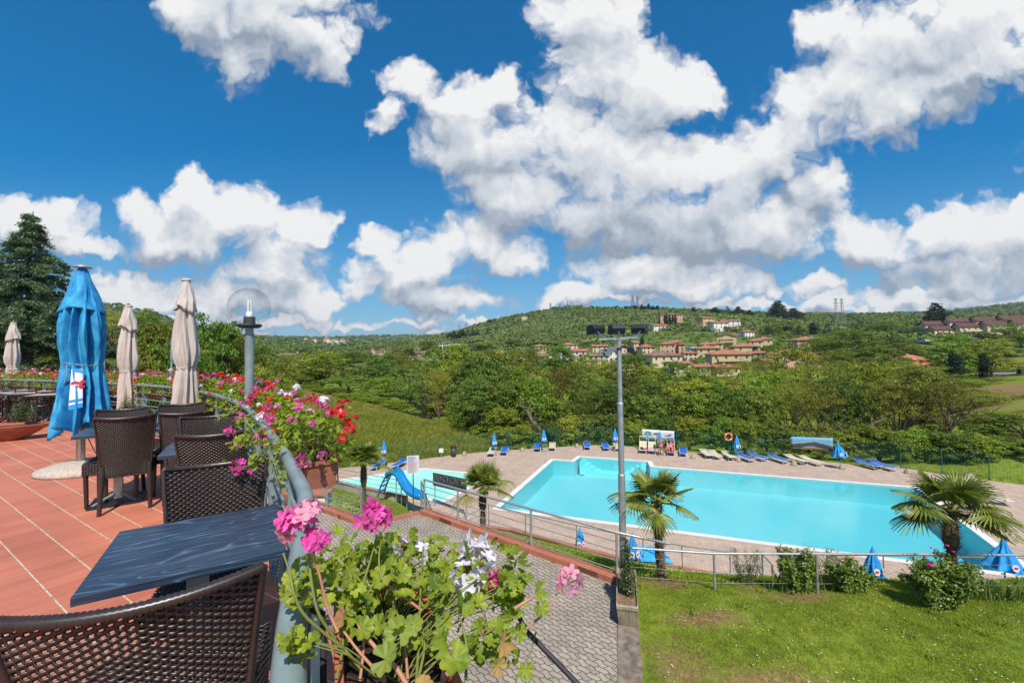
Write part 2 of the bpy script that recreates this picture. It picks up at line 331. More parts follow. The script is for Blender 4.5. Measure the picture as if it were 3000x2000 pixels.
for a in ((2950, 1330, 34), (2950, 1180, 62), (2950, 1120, 92), (2900, 1098, 112), (2900, 1055, 170), (2900, 1020, 210), (2900, 985, 262), (2950, 930, 420), (2900, 925, 1200), (2990, 893, 1900), (3300, 860, 1900), (3600, 1120, 70), (3600, 1040, 200), (3600, 950, 500)): AP(*a)
for a in ((200, 905, 1100), (330, 893, 1000), (400, 905, 1000), (480, 930, 1000), (560, 960, 1100), (0, 880, 1100), (-500, 870, 1200), (330, 955, 500), (150, 960, 400), (480, 975, 450), (600, 1000, 600)): AP(*a)
for u in (-600, 200, 700, 1200, 1700, 2200, 2700, 3500): AP(u, 1005, 9000)
for u, y0 in ((1480, 50), (1750, 52), (2050, 49), (2350, 46), (2600, 44)):
    for y, z in ((y0, -10.0), (y0 + 10, -12.8), (80, -14.5), (100, -14.8), (120, -13.5)): A((u - 1500) / F * y, y, z)
for u, y, z in ((1400, 66, -12.5), (1400, 85, -14), (1250, 90, -12), (1250, 110, -13), (1420, 120, -14), (1300, 130, -13.5), (950, 130, -9)): A((u - 1500) / F * y, y, z)
_a = np.array(ANC)
def _w(x, y): return np.stack([x / y * 2.2, np.log(y) * 1.6], -1)
_P = _w(_a[:, 0], _a[:, 1]); _e = (_a[:, 2] - CAMZ) / _a[:, 1]
_D = np.linalg.norm(_P[:, None] - _P[None], axis=2)
_wts = np.linalg.solve(np.block([[_D + 1e-3 * np.eye(len(_P)), np.ones((len(_P), 1))], [np.ones((1, len(_P))), np.zeros((1, 1))]]), np.append(_e, 0))
def H(x, y):
    x = np.atleast_1d(np.asarray(x, float)); y = np.atleast_1d(np.asarray(y, float)); o = np.zeros(len(x))
    for s in range(0, len(x), 20000):
        q = _w(x[s:s + 20000], y[s:s + 20000]); d = np.sqrt(((q[:, None] - _P[None]) ** 2).sum(2))
        o[s:s + 20000] = (d @ _wts[:-1] + _wts[-1])
    return o * y + CAMZ
def h1(x, y): return float(H(x, y)[0])
# value noise for relief and masks
_rs = np.random.RandomState(7); _tab = _rs.rand(256, 256)
def vn(x, y):
    xi = np.floor(x).astype(int); yi = np.floor(y).astype(int); fx = x - xi; fy = y - yi; fx = fx * fx * (3 - 2 * fx); fy = fy * fy * (3 - 2 * fy)
    t = lambda i, j: _tab[(xi + i) % 256, (yi + j) % 256]
    return (t(0, 0) * (1 - fx) + t(1, 0) * fx) * (1 - fy) + (t(0, 1) * (1 - fx) + t(1, 1) * fx) * fy
def fbm(x, y, o=4): return sum(vn(x * 2 ** i + 17 * i, y * 2 ** i + 5 * i) / 2 ** i for i in range(o)) / sum(1 / 2 ** i for i in range(o))
# ------------------------------------------------------------------ terrain sheet
NT, NY = 560, 620
tt = np.linspace(-3.4, 3.4, NT); tt = np.sign(tt) * np.abs(tt / 3.4) ** 1.25 * 3.4
yy = np.exp(np.linspace(math.log(3.6), math.log(9000), NY))
TX, TY = np.meshgrid(tt, yy); X = (TX * TY).ravel(); Y = TY.ravel()
Z = H(X, Y)
Z += (fbm(X * .5, Y * .5) - .5) * .12 * np.clip((Y - 8) / 20, 0, 1) + (fbm(X / 60, Y / 60) - .5) * np.clip((Y - 250) / 500, 0, 1) * 14 - np.clip((Y - 400) / 300, 0, 1) * .006 * np.minimum(Y, 2500)
P2 = np.stack([X, Y], 1)
cen = np.array([8.0, 30.0])
ins = inpoly(P2 + 0 * P2, DECK)
ctr = lambda poly, k: [((p[0] - np.mean([q[0] for q in poly])) * k + np.mean([q[0] for q in poly]), (p[1] - np.mean([q[1] for q in poly])) * k + np.mean([q[1] for q in poly])) for p in poly]
Z[ins] = np.minimum(Z[ins], -8.35)
LP_ = inpoly(P2, ctr(DECK, .9)); Z[LP_] = -11.0
fi = inpoly(P2, FORE); Z[fi] = np.minimum(Z[fi], ZF - .25)
STAIR = [(-5.0, 13.7), (-3.2, 14.9), (-2.6, 22.0), (-5.7, 24.3), (-8.2, 19.2)]
si = inpoly(P2, STAIR); Z[si] = np.minimum(Z[si], -8.6)
idx = np.arange(NT * NY).reshape(NY, NT)
Fq = np.stack([idx[:-1, :-1], idx[:-1, 1:], idx[1:, 1:], idx[1:, :-1]], -1).reshape(-1, 4)
tme = npmesh('terrain', np.stack([X, Y, Z], 1), Fq, True)
# ground cover masks: dry soil or straw, meadow, forest floor
def gauss(cx, cy, rx, ry, rot=0):
    c, s = math.cos(rot), math.sin(rot); dx, dy = X - cx, Y - cy
    return np.exp(-(((dx * c + dy * s) / rx) ** 2 + ((-dx * s + dy * c) / ry) ** 2))
dry = np.zeros(len(X))
def dr(p, rx, ry, k=1, rot=0):
    global dry; dry = np.maximum(dry, k * gauss(p[0], p[1], rx, ry, rot))
dr(at(960, 1160, 82), 16, 8); dr(at(1090, 1190, 68), 9, 4, .8)
dr((2.9, 7.6), .9, 1.0, .55); dr((4.4, 7.0), 1.3, .7, .9); dr((3.9, 9.0), .9, .35, .8); dr((6.6, 9.9), .8, .3, .9); dr((3.75, 10.9), .8, .6, 1.0); dr((5.6, 10.3), .5, .4, .7)
p = at(1068, 1480, 20.5); dr((-7.0, 21.5), .9, .9, .8); dr((-1.1, 17.6), 1.0, .9, 1.2); dr((1.1, 11.4), .3, .3, .3)
dr(at(2950, 1150, 76), 14, 10, 1.3); dr(at(3100, 1150, 76), 14, 10, 1.3); dr(at(2850, 1180, 62), 6, 5, .8); dr(at(2930, 1055, 170), 22, 20, .5)
dr(at(2600, 1300, 36), 2, 2, .3)
path = [at(1180, 1205, 75), at(1300, 1240, 56), at(1400, 1268, 52)]
for i in range(2):
    for k in np.linspace(0, 1, 14): q = path[i].lerp(path[i + 1], k); dr(q, 1.5, .8, .95)
for k in np.linspace(0, 1, 20): q = at(2140, 1000, 300).lerp(at(2270, 955, 420), k); dr(q, 5, 4, 1.1)
a_ = tme.attributes.new('dry', 'FLOAT', 'POINT'); a_.data.foreach_set('value', dry.astype(np.float32))
wild = np.clip((np.abs(Y - 30) > 400).astype(float), 0, 1)
def terrain_mat():
    m = bpy.data.materials.new('ground_cover'); m.use_nodes = True; t = m.node_tree; t.nodes.clear()
    out = nd(t, 'ShaderNodeOutputMaterial'); p = nd(t, 'ShaderNodeBsdfPrincipled', i_Roughness=.9); p.inputs['Specular IOR Level'].default_value = .1
    g = nd(t, 'ShaderNodeNewGeometry'); pos = g.outputs['Position']
    def noise(s, d=6.0, r=.6):
        n = nd(t, 'ShaderNodeTexNoise', i_Scale=s, i_Detail=d, i_Roughness=r); t.links.new(pos, n.inputs['Vector']); return n.outputs[0]
    def ramp(f, *cols):
        r = nd(t, 'ShaderNodeValToRGB'); t.links.new(f, r.inputs[0]); e = r.color_ramp.elements
        for i, (q, c) in enumerate(cols):
            x = e[i] if i < 2 else e.new(q)
            x.position = q; x.color = c
        return r.outputs[0]
    near = ramp(noise(3.5), (.30, (.075, .115, .012, 1)), (.72, (.260, .300, .040, 1)), (.5, (.165, .215, .022, 1)))
    far = ramp(noise(.012, 8.0, .62), (.34, (.035, .065, .016, 1)), (.70, (.130, .170, .045, 1)), (.50, (.070, .110, .025, 1)))
    sp = nd(t, 'ShaderNodeSeparateXYZ'); t.links.new(pos, sp.inputs[0])
    fr = nd(t, 'ShaderNodeMapRange'); t.links.new(sp.outputs[1], fr.inputs[0]); fr.inputs[1].default_value = 120; fr.inputs[2].default_value = 330
    mx = nd(t, 'ShaderNodeMix', data_type='RGBA'); t.links.new(fr.outputs[0], mx.inputs[0]); t.links.new(near, mx.inputs[6]); t.links.new(far, mx.inputs[7])
    at_ = nd(t, 'ShaderNodeAttribute', attribute_name='dry')
    f = mth(t, 'MULTIPLY_ADD', noise(5.0), 1.1, -.62); f = mth(t, 'ADD', f, at_.outputs['Fac'])
    f2 = nd(t, 'ShaderNodeMapRange'); t.links.new(f, f2.inputs[0]); f2.inputs[1].default_value = .12; f2.inputs[2].default_value = .6
    soil = ramp(noise(11.0), (.3, (.13, .075, .035, 1)), (.7, (.34, .22, .105, 1)))
    m2 = nd(t, 'ShaderNodeMix', data_type='RGBA'); t.links.new(f2.outputs[0], m2.inputs[0]); t.links.new(mx.outputs[2], m2.inputs[6]); t.links.new(soil, m2.inputs[7])
    t.links.new(m2.outputs[2], p.inputs['Base Color'])
    bn = nd(t, 'ShaderNodeBump', i_Strength=.8, i_Distance=.05); t.links.new(noise(16.0), bn.inputs['Height']); t.links.new(bn.outputs[0], p.inputs['Normal'])
    t.links.new(p.outputs[0], out.inputs[0]); return m
ter = link('ground', tme, terrain_mat()); structure(ter)
# ------------------------------------------------------------------ paving materials
def brick_mat(name, w_, h_, c1, c2, cm, rot, mortar=.04, wav=0, rough=.85, bias=0.0, stain=.25, waf=None, freq=2, offs=.5):
    m = bpy.data.materials.new(name); m.use_nodes = True; t = m.node_tree; t.nodes.clear()
    out = nd(t, 'ShaderNodeOutputMaterial'); p = nd(t, 'ShaderNodeBsdfPrincipled', i_Roughness=rough); p.inputs['Specular IOR Level'].default_value = .25
    g = nd(t, 'ShaderNodeNewGeometry'); mp = nd(t, 'ShaderNodeMapping'); mp.inputs['Rotation'].default_value = (0, 0, rot); t.links.new(g.outputs['Position'], mp.inputs[0])
    v = mp.outputs[0]
    if wav:
        s = nd(t, 'ShaderNodeSeparateXYZ'); t.links.new(v, s.inputs[0]); c = nd(t, 'ShaderNodeCombineXYZ')
        t.links.new(mth(t, 'MULTIPLY_ADD', mth(t, 'SINE', mth(t, 'MULTIPLY', s.outputs[1], 2 * math.pi / h_)), wav, s.outputs[0]), c.inputs[0])
        t.links.new(mth(t, 'MULTIPLY_ADD', mth(t, 'SINE', mth(t, 'MULTIPLY', s.outputs[0], 2 * math.pi / (w_ / (waf or 1)))), wav, s.outputs[1]), c.inputs[1]); v = c.outputs[0]
    b = nd(t, 'ShaderNodeTexBrick', offset=offs, offset_frequency=freq); b.inputs['Scale'].default_value = 1; b.inputs['Brick Width'].default_value = w_; b.inputs['Row Height'].default_value = h_
    b.inputs['Mortar Size'].default_value = mortar * h_; b.inputs['Mortar Smooth'].default_value = .2; b.inputs['Bias'].default_value = bias
    b.inputs['Color1'].default_value = c1; b.inputs['Color2'].default_value = c2; b.inputs['Mortar'].default_value = cm; t.links.new(v, b.inputs['Vector'])
    n = nd(t, 'ShaderNodeTexNoise', i_Scale=.9, i_Detail=8.0, i_Roughness=.65); t.links.new(g.outputs['Position'], n.inputs['Vector'])
    r = nd(t, 'ShaderNodeMapRange'); t.links.new(n.outputs[0], r.inputs[0]); r.inputs[1].default_value = .3; r.inputs[2].default_value = .7; r.inputs[3].default_value = 1 - stain; r.inputs[4].default_value = 1 + stain * .6
    h = nd(t, 'ShaderNodeHueSaturation'); t.links.new(b.outputs[0], h.inputs['Color']); t.links.new(r.outputs[0], h.inputs['Value'])
    t.links.new(h.outputs[0], p.inputs['Base Color'])
    n3 = nd(t, 'ShaderNodeTexNoise', i_Scale=60.0, i_Detail=4.0); t.links.new(g.outputs['Position'], n3.inputs['Vector'])
    bh = mth(t, 'SUBTRACT', mth(t, 'MULTIPLY', n3.outputs[0], .25), b.outputs['Fac'])
    bn = nd(t, 'ShaderNodeBump', i_Strength=.7, i_Distance=.008); t.links.new(bh, bn.inputs['Height']); t.links.new(bn.outputs[0], p.inputs['Normal'])
    t.links.new(p.outputs[0], out.inputs[0]); return m
POOLDIR = math.atan2(-8.63, 23.26)       # long side of the pool
deck_m = brick_mat('deck_pavers', .26, .13, (.60, .44, .28, 1), (.45, .34, .30, 1), (.24, .18, .16, 1), -POOLDIR + math.radians(45), mortar=.09, wav=.02, stain=.14, freq=2)
fore_m = brick_mat('forecourt_pavers', .225, .112, (.40, .335, .270, 1), (.32, .27, .22, 1), (.075, .060, .042, 1), math.radians(50), mortar=.075, wav=.015, stain=.28, waf=1)
cope_m = mat('white_coping', (.72, .70, .66, 1), .7, var=.06, scale=2, bump=.002)
redbrick = brick_mat('brick_coping', .42, .075, (.46, .175, .11, 1), (.39, .14, .09, 1), (.16, .06, .04, 1), math.radians(40), mortar=.06, stain=.12)
wallm = mat('plaster_wall', (.42, .38, .33, 1), .9, var=.15, scale=1.5, bump=.004)
# pool outlines
PA, PB, PC_, PD = [on(u, v, ZD) for u, v in ((1621, 1347), (1463, 1487), (3030, 1688), (2684, 1429))]   # far-left, near-left, near-right, far-right
POOL = [PA, PB, PC_, PD]
st = [on(u, v, ZD) for u, v in ((1683, 1351), (1700, 1338), (1898, 1352), (1905, 1367))]      # stair bay behind the far edge
KID = [on(u, v, ZD) for u, v in ((948, 1414), (1238, 1374), (1432, 1393), (1292, 1466))]
def hole_poly(outer, holes, z):
    """flat sheet with holes, triangulated"""
    bm = bmesh.new(); es = []
    for poly in [outer] + holes:
        vs = [bm.verts.new((p[0], p[1], z)) for p in poly]
        for i in range(len(vs)): es.append(bm.edges.new((vs[i], vs[(i + 1) % len(vs)])))
    bmesh.ops.triangle_fill(bm, use_beauty=True, use_dissolve=False, edges=es)
    for f in bm.faces:
        if f.normal.z < 0: f.normal_flip()
    me = bpy.data.meshes.new('sheet'); bm.to_mesh(me); bm.free(); return me
bay = [PA, PB, PC_, PD, st[3], st[2], st[1], st[0]]
deck = structure(link('pool_deck', hole_poly(DECK, [bay, KID], ZD), deck_m))
def offset(poly, d):
    n = len(poly); o = []; ar = sum(poly[i][0] * poly[(i + 1) % n][1] - poly[(i + 1) % n][0] * poly[i][1] for i in range(n)); sg = 1 if ar > 0 else -1
    for i in range(n):
        a, b, c = [Vector((q[0], q[1])) for q in (poly[i - 1], poly[i], poly[(i + 1) % n])]
        e1 = (b - a).normalized(); e2 = (c - b).normalized(); n1 = Vector((e1.y, -e1.x)) * sg; n2 = Vector((e2.y, -e2.x)) * sg
        k = (n1 + n2); k = k / max(k.dot(n1), .3); o.append((b.x + k.x * d, b.y + k.y * d))
    return o
def water_mat(name, deep, tint, rough=.02):
    m = bpy.data.materials.new(name); m.use_nodes = True; t = m.node_tree; t.nodes.clear()
    out = nd(t, 'ShaderNodeOutputMaterial'); g = nd(t, 'ShaderNodeNewGeometry')
    n = nd(t, 'ShaderNodeTexNoise', i_Scale=5.0, i_Detail=3.0); t.links.new(g.outputs['Position'], n.inputs['Vector'])
    bn = nd(t, 'ShaderNodeBump', i_Strength=.35, i_Distance=.010); t.links.new(n.outputs[0], bn.inputs['Height'])
    gl = nd(t, 'ShaderNodeBsdfGlossy', i_Roughness=rough); tr = nd(t, 'ShaderNodeBsdfTransparent'); tr.inputs[0].default_value = tint
    fr = nd(t, 'ShaderNodeFresnel', i_IOR=1.33); t.links.new(bn.outputs[0], fr.inputs[1]); t.links.new(bn.outputs[0], gl.inputs['Normal'])
    mx = nd(t, 'ShaderNodeMixShader'); t.links.new(fr.outputs[0], mx.inputs[0]); t.links.new(tr.outputs[0], mx.inputs[1]); t.links.new(gl.outputs[0], mx.inputs[2])
    t.links.new(mx.outputs[0], out.inputs[0]); return m
def basin(name, poly, depth, lining, wm, wz=-.06, cw=.36, copep=None):
    mb = MB(); n = len(poly); ar = sum(poly[i][0] * poly[(i + 1) % n][1] - poly[(i + 1) % n][0] * poly[i][1] for i in range(n))
    P = [(p[0], p[1]) for p in poly]
    if ar > 0: P = P[::-1]
    vs = [(x, y, ZD) for x, y in P] + [(x, y, ZD - depth) for x, y in P]
    mb.add(vs, [tuple(range(n, 2 * n))[::-1]] + [(i, (i + 1) % n, n + (i + 1) % n, n + i) for i in range(n)])
    b_ = mb.build(name + '_basin', lining); structure(b_)
    wme = hole_poly(offset(P, .0), [], ZD + wz); structure(link('pool_water', wme, wm))
    cm = hole_poly(offset(P, cw), [offset(P, -.03)], ZD + .012); c_ = link('coping', cm, cope_m); structure(c_)
    return b_
lin = mat('pool_lining', (.42, .64, .67, 1), .6, var=.02, scale=1)
lin2 = mat('pool_lining_pale', (.62, .84, .76, 1), .6, var=.03, scale=1)
basin('pool', bay, 1.35, lin, water_mat('pool_water', None, (.50, .90, .94, 1)))
basin('small_pool', KID, .5, lin2, water_mat('small_pool_water', None, (.72, .93, .92, 1)))
# underwater step flights in the bay
sm_ = mat('step_lining', (.55, .86, .86, 1), .6, var=.02)
ex = (PD - PA).normalized(); ey = Vector((-ex.y, ex.x, 0))
bw = (st[2] - st[1]).length
sb = MB()
for k in range(4):
    for sgn, org in ((1, st[1]), (-1, st[2])):
        c = org + ex * sgn * (.35 + k * .42) - ey * .55; sb.box((c.x, c.y, ZD - .16 - k * .25 - .55), (.42, 1.1, 1.1), math.atan2(ex.y, ex.x))
c = (st[1] + st[2]) / 2 - ey * .55; sb.box((c.x, c.y, ZD - 1.3), (bw - 3.6, 1.1, .5), math.atan2(ex.y, ex.x))
structure(sb.build('pool_steps', sm_))
# ------------------------------------------------------------------ forecourt, kerbs, strip
structure(link('forecourt', hole_poly(FORE, [], ZF), fore_m))
strip = [(1.70, 7.35), (.4, 2.2), (.95, 2.2), (2.11, 7.25), (2.86, 10.35), (2.42, 10.25)]
structure(link('path', hole_poly(strip, [], ZF + .012), mat('worn_concrete', (.30, .235, .185, 1), .9, var=.3, scale=6, bump=.01, bscale=40)))
def kerb(a, b, w_, z0, z1, name='kerb'):
    mb = MB(); a, b = Vector(a), Vector(b); d = (b - a).normalized(); s = Vector((-d.y, d.x, 0)) * w_ / 2
    mb.prism([(p.x, p.y) for p in (a - s, b - s, b + s, a + s)], z0, z1); return mb
SIDEP = Vector((.64, .77, 0))
k_ = kerb((-3.18, 14.98, 0), (2.44, 10.40, 0), .30, ZF - .4, ZF + .14); kb = bevel(k_.build('kerb_wall', redbrick), .008); tag(kb, 'red brick topped kerb wall running to the floodlight pole', 'wall')
k_ = kerb((-9.3, 17.2, 0), (-4.86, 13.98, 0), .30, ZF - .4, ZF + .14); kb = bevel(k_.build('kerb_wall', redbrick), .008); tag(kb, 'red brick topped kerb wall left of the garden steps', 'wall')
# retaining wall with red coping along the beds beside the deck
def wallrun(pts, w_, z0, z1, m):
    mb = MB()
    for i in range(len(pts) - 1):
        a, b = Vector((*pts[i][:2], 0)), Vector((*pts[i + 1][:2], 0)); d = (b - a).normalized(); s = Vector((-d.y, d.x, 0)) * w_ / 2
        mb.prism([(p.x, p.y) for p in (a - s, b - s, b + s, a + s)], z0, z1)
    return mb
bedc = mat('red_coping', (.44, .165, .10, 1), .8, var=.12, scale=5, bump=.003)
def lowwall(pts, label):
    t = thing('retaining_wall', label, 'wall', (pts[0][0], pts[0][1], ZD)); o = Vector((pts[0][0], pts[0][1]))
    q = [(p[0] - o.x, p[1] - o.y) for p in pts]
    wallrun(q, .16, 0, .46, None).build('wall_face', wallm, t); wallrun(q, .24, .463, .52, None).build('coping', bedc, t)
lowwall([(p.x, p.y) for p in DECK_NEAR[5:13]], 'low garden wall with red coping between lawn slope and pool paving')
lowwall([(p.x, p.y) for p in DECK_NEAR[:3]], 'low red coped garden wall beside the small pool')
# ------------------------------------------------------------------ foliage
def leafcards(cen, nrm, size, rs, asp=.62, tilt=.7):
    """one small diamond leaf per centre, turned roughly along nrm"""
    n = len(cen); q = nrm + rs.normal(size=(n, 3)) * tilt; q /= np.linalg.norm(q, axis=1)[:, None]
    a = np.cross(q, rs.normal(size=(n, 3))); a /= np.linalg.norm(a, axis=1)[:, None]; b = np.cross(q, a)
    s = (size * (.7 + .6 * rs.rand(n)))[:, None]
    V = np.stack([cen - a * s, cen - b * s * asp, cen + a * s, cen + b * s * asp], 1).reshape(-1, 3)
    return V, np.arange(4 * n).reshape(n, 4)
def sph(n, rs):
    v = rs.normal(size=(n, 3)); return v / np.linalg.norm(v, axis=1)[:, None]
def crown_points(rs, lobes, nclump, per, csize, flat=.8):
    """leaf centres gathered into clumps spread over the shell of several lobes"""
    L = np.array(lobes, float); vol = (L[:, 3] * L[:, 4]); pr = vol / vol.sum(); P = []; N = []
    k = rs.choice(len(L), nclump, p=pr); d = sph(nclump, rs); d[:, 2] = np.where(d[:, 2] < -.45, -d[:, 2], d[:, 2])
    r = rs.rand(nclump) ** .30
    c = L[k, :3] + d * L[k, 3:4] * np.array([1, 1, 0]) * r[:, None] + d * L[k, 4:5] * np.array([0, 0, 1]) * r[:, None]
    for i in range(nclump):
        e = sph(per, rs); e[:, 2] = np.abs(e[:, 2]) * .9 - .25
        rr = csize * (.6 + .8 * rs.rand()); p = c[i] + e * rr * (rs.rand(per, 1) ** .4) * np.array([1, 1, flat])
        P.append(p); N.append(e * .7 + d[i] * .5 + np.array([0, 0, .5]))
    P = np.concatenate(P); N = np.concatenate(N); N /= np.linalg.norm(N, axis=1)[:, None]; return P, N
LM = dict(
    broad=mat('leaf_dark_green', (.180, .250, .030, 1), .55, .35, col2=(.090, .145, .018, 1), scale=9, trans=.28, island=.35, objvar=.42),
    bright=mat('leaf_bright_green', (.245, .315, .028, 1), .55, .35, col2=(.140, .205, .020, 1), scale=9, trans=.35, island=.35, objvar=.34),
    loose=mat('leaf_olive_green', (.270, .285, .040, 1), .6, .3, col2=(.145, .175, .022, 1), scale=9, trans=.32, island=.35, objvar=.38),
    olive=mat('leaf_grey_green', (.150, .185, .105, 1), .6, .3, col2=(.080, .105, .055, 1), scale=9, trans=.2, island=.3, objvar=.2),
    conifer=mat('leaf_conifer', (.030, .055, .020, 1), .6, .3, col2=(.012, .028, .012, 1), scale=9, trans=.08, island=.4, objvar=.2),
    cedar=mat('leaf_cedar', (.210, .280, .140, 1), .6, .3, col2=(.095, .150, .070, 1), scale=1.2, trans=.1, island=.3))
BARK = mat('bark', (.16, .12, .085, 1), .9, var=.25, scale=6, bump=.01)
def limb_mesh(rs, h0, spread, top, nl, r0=.03, seg=4):
    mb = MB(); mb.tube([(0, 0, -.03), (.01, 0, h0 * .5), (0, .01, h0 + .05), (.01, 0, top * .6)], [r0 * 1.3, r0, r0 * .8, r0 * .35], 7)
    for i in range(nl):
        a = 2 * math.pi * i / nl + rs.rand() * .8; z0 = h0 * (.75 + .5 * rs.rand()); L = spread * (.6 + .4 * rs.rand()); z1 = z0 + (top - z0) * (.35 + .5 * rs.rand())
        p = [Vector((0, 0, z0)), Vector((math.cos(a) * L * .35, math.sin(a) * L * .35, z0 + (z1 - z0) * .45)), Vector((math.cos(a + .2) * L * .75, math.sin(a + .2) * L * .75, z0 + (z1 - z0) * .8)), Vector((math.cos(a + .1) * L, math.sin(a + .1) * L, z1))]
        mb.tube(p, [r0 * .6, r0 * .42, r0 * .25, r0 * .1], 5, False)
        for j in (1, 2):
            q = p[j]; b = a + rs.uniform(-1.2, 1.2); l2 = L * .4
            mb.tube([q, q + Vector((math.cos(b) * l2 * .5, math.sin(b) * l2 * .5, l2 * .45)), q + Vector((math.cos(b) * l2, math.sin(b) * l2, l2 * .7))], [r0 * .26, r0 * .16, r0 * .06], 4, False)
    return mb.mesh('limbs')
PROTO = {}
def proto(kind, v, seed, lobes, ncl, per, cs, leaf, h0, spread, nl=6, asp=.62, r0=.03):
    rs = np.random.RandomState(seed); P, N = crown_points(rs, lobes, ncl, per, cs)
    hi = np.percentile(P[:, 2], 99.8); P[:, 2] *= 1 / hi; wx = np.percentile(np.abs(P[:, :2]), 98.5); P[:, :2] *= .5 / wx; leaf = leaf * (.5 / wx + 1 / hi) / 2
    V, Fc = leafcards(P, N, leaf, rs, asp)
    PROTO.setdefault(kind, []).append((npmesh('crown', V, Fc), limb_mesh(rs, h0, spread, .9, nl, r0)))
for s in range(4):
    rs = np.random.RandomState(100 + s)
    lob = [(0, 0, .60, .30, .30)] + [(rs.uniform(-.26, .26), rs.uniform(-.26, .26), rs.uniform(.36, .80), rs.uniform(.13, .20), rs.uniform(.12, .19)) for _ in range(8)] + [(rs.uniform(-.25, .25), rs.uniform(-.25, .25), rs.uniform(.14, .34), rs.uniform(.14, .20), rs.uniform(.12, .18)) for _ in range(4)]
    proto('broad', s, 10 + s, lob, 190, 46, .065, .0125, .2, .34)
    proto('bright', s, 30 + s, [(a, b, c, d * .95, e) for a, b, c, d, e in lob[::-1]], 160, 46, .07, .0135, .2, .34)
    lob2 = [(rs.uniform(-.30, .30), rs.uniform(-.30, .30), rs.uniform(.45, .82), rs.uniform(.14, .2), rs.uniform(.07, .12)) for _ in range(9)] + [(rs.uniform(-.3, .3), rs.uniform(-.3, .3), rs.uniform(.2, .4), .16, .1) for _ in range(4)]
    proto('loose', s, 50 + s, lob2 + [(0, 0, .7, .26, .2)], 150, 40, .07, .011, .16, .46, 8, .4, .026)
for s in range(2):
    proto('hedge', s, 70 + s, [(0, 0, .35, .5, .5), (-.25, .1, .5, .3, .42), (.28, -.1, .45, .3, .42)], 170, 46, .10, .020, .05, .3, 5)
    proto('olive', s, 80 + s, [(0, 0, .62, .34, .28), (.15, .1, .7, .2, .2), (-.2, -.1, .6, .2, .2)], 70, 36, .09, .020, .22, .35, 6, .3)
    P = [(0, 0, z, .115 * (1 - abs(z - .45) ** 2 * 1.9), .1) for z in np.linspace(.1, .92, 12)]
    proto('cypress', s, 90 + s, P, 120, 34, .05, .016, .05, .08, 3)
    P = [(0, 0, z, .40 * (1.02 - z) + .03, .06) for z in np.linspace(.14, .96, 11)]
    proto('conifer', s, 95 + s, P, 150, 30, .055, .014, .1, .25, 5, .5)
    P = [(0, 0, z, .34 * (1.02 - z) ** .6, .09) for z in np.linspace(.2, .93, 8)] + [(.2, .1, .55, .14, .12), (-.2, 0, .45, .14, .12)]
    proto('pine', s, 98 + s, P, 300, 34, .06, .020, .1, .25, 5, .5)
for s in range(3):
    rs = np.random.RandomState(200 + s); lob = [(0, 0, .58, .34, .34), (0, 0, .30, .36, .24)] + [(.30 * math.cos(k * .9 + s), .30 * math.sin(k * .9 + s), .20 + .42 * rs.rand(), .17, .16) for k in range(9)] + [(rs.uniform(-.15, .15), rs.uniform(-.15, .15), .82, .17, .13) for _ in range(3)]
    proto('round', s, 210 + s, lob, 260, 46, .065, .0125, .14, .3)
KM = dict(round='broad', broad='broad', bright='bright', loose='loose', hedge='bright', olive='olive', cypress='conifer', conifer='conifer', pine='conifer')
_tc = [0]
LABK = dict(round='rounded green', broad='leafy green', bright='bright green', loose='sparse olive-green', hedge='low bushy green', olive='grey-green olive', cypress='slim dark cypress', conifer='dark pointed conifer', pine='dark full conifer')
def tree(x, y, z, hgt, wid, kind, label, group=None, name=None, matk=None):
    """one tree of its own: crown and trunk under an empty at its foot"""
    pr = PROTO[kind][_tc[0] % len(PROTO[kind])]; _tc[0] += 1
    nm = name or {'hedge': 'bush', 'olive': 'olive_tree', 'cypress': 'cypress_tree', 'conifer': 'conifer_tree', 'pine': 'conifer_tree'}.get(kind, 'tree')
    t = thing(nm, label, 'bush' if kind == 'hedge' else 'tree', (x, y, z), (_tc[0] * 2.4) % 6.28, group)
    t.scale = (wid, wid, hgt)
    m = LM[matk or KM[kind]]
    c = bpy.data.objects.new('crown', pr[0] if (pr[0].materials and pr[0].materials[0] == m) or not pr[0].materials else pr[0]); C.objects.link(c); c.parent = t
    if not pr[0].materials: pr[0].materials.append(m)
    if pr[0].materials[0] != m: c.material_slots[0].link = 'OBJECT'; c.material_slots[0].material = m
    k = bpy.data.objects.new('stem' if kind == 'hedge' else 'trunk', pr[1]); C.objects.link(k); k.parent = t
    if not pr[1].materials: pr[1].materials.append(BARK)
    return t
def tree_px(u, v, dep, wpx, kind, label, group=None, sink=.3, matk=None, base=None):
    p = at(u, v, dep); z = (h1(p.x, dep) if base is None else base) - sink; hg = max(p.z - z, 1.0)
    return tree(p.x, dep, z, hg, wpx / F * dep, kind, label, group, matk=matk)
PU = [860, 940, 1010, 1100, 1200, 1300, 1400, 1450, 1530, 1620, 1700, 1760, 1850, 1950, 2050, 2150, 2250, 2400, 2500, 2620, 2720, 2800, 2900, 3000, 3200]
PV = [1060, 1042, 1060, 1068, 1078, 1066, 1050, 1040, 1062, 1068, 1058, 1076, 1082, 1082, 1092, 1072, 1055, 1053, 1066, 1088, 1082, 1110, 1160, 1170, 1150]
prof = lambda u: float(np.interp(u, PU, PV)) - (26 if 1250 < u < 1700 or 2250 < u < 2700 else 14)
rt = random.Random(5)
def where(u):
    L = [(870, 'behind the flower boxes'), (1250, 'beyond the meadow'), (1400, 'at the meadow corner'), (1700, 'left of the mast'), (1900, 'behind the white banner'), (2150, 'behind the orange life ring'), (2500, 'behind the landscape banner'), (2750, 'right of the landscape banner'), (9999, 'at the right edge')]
    for a, b in L:
        if u < a: return b
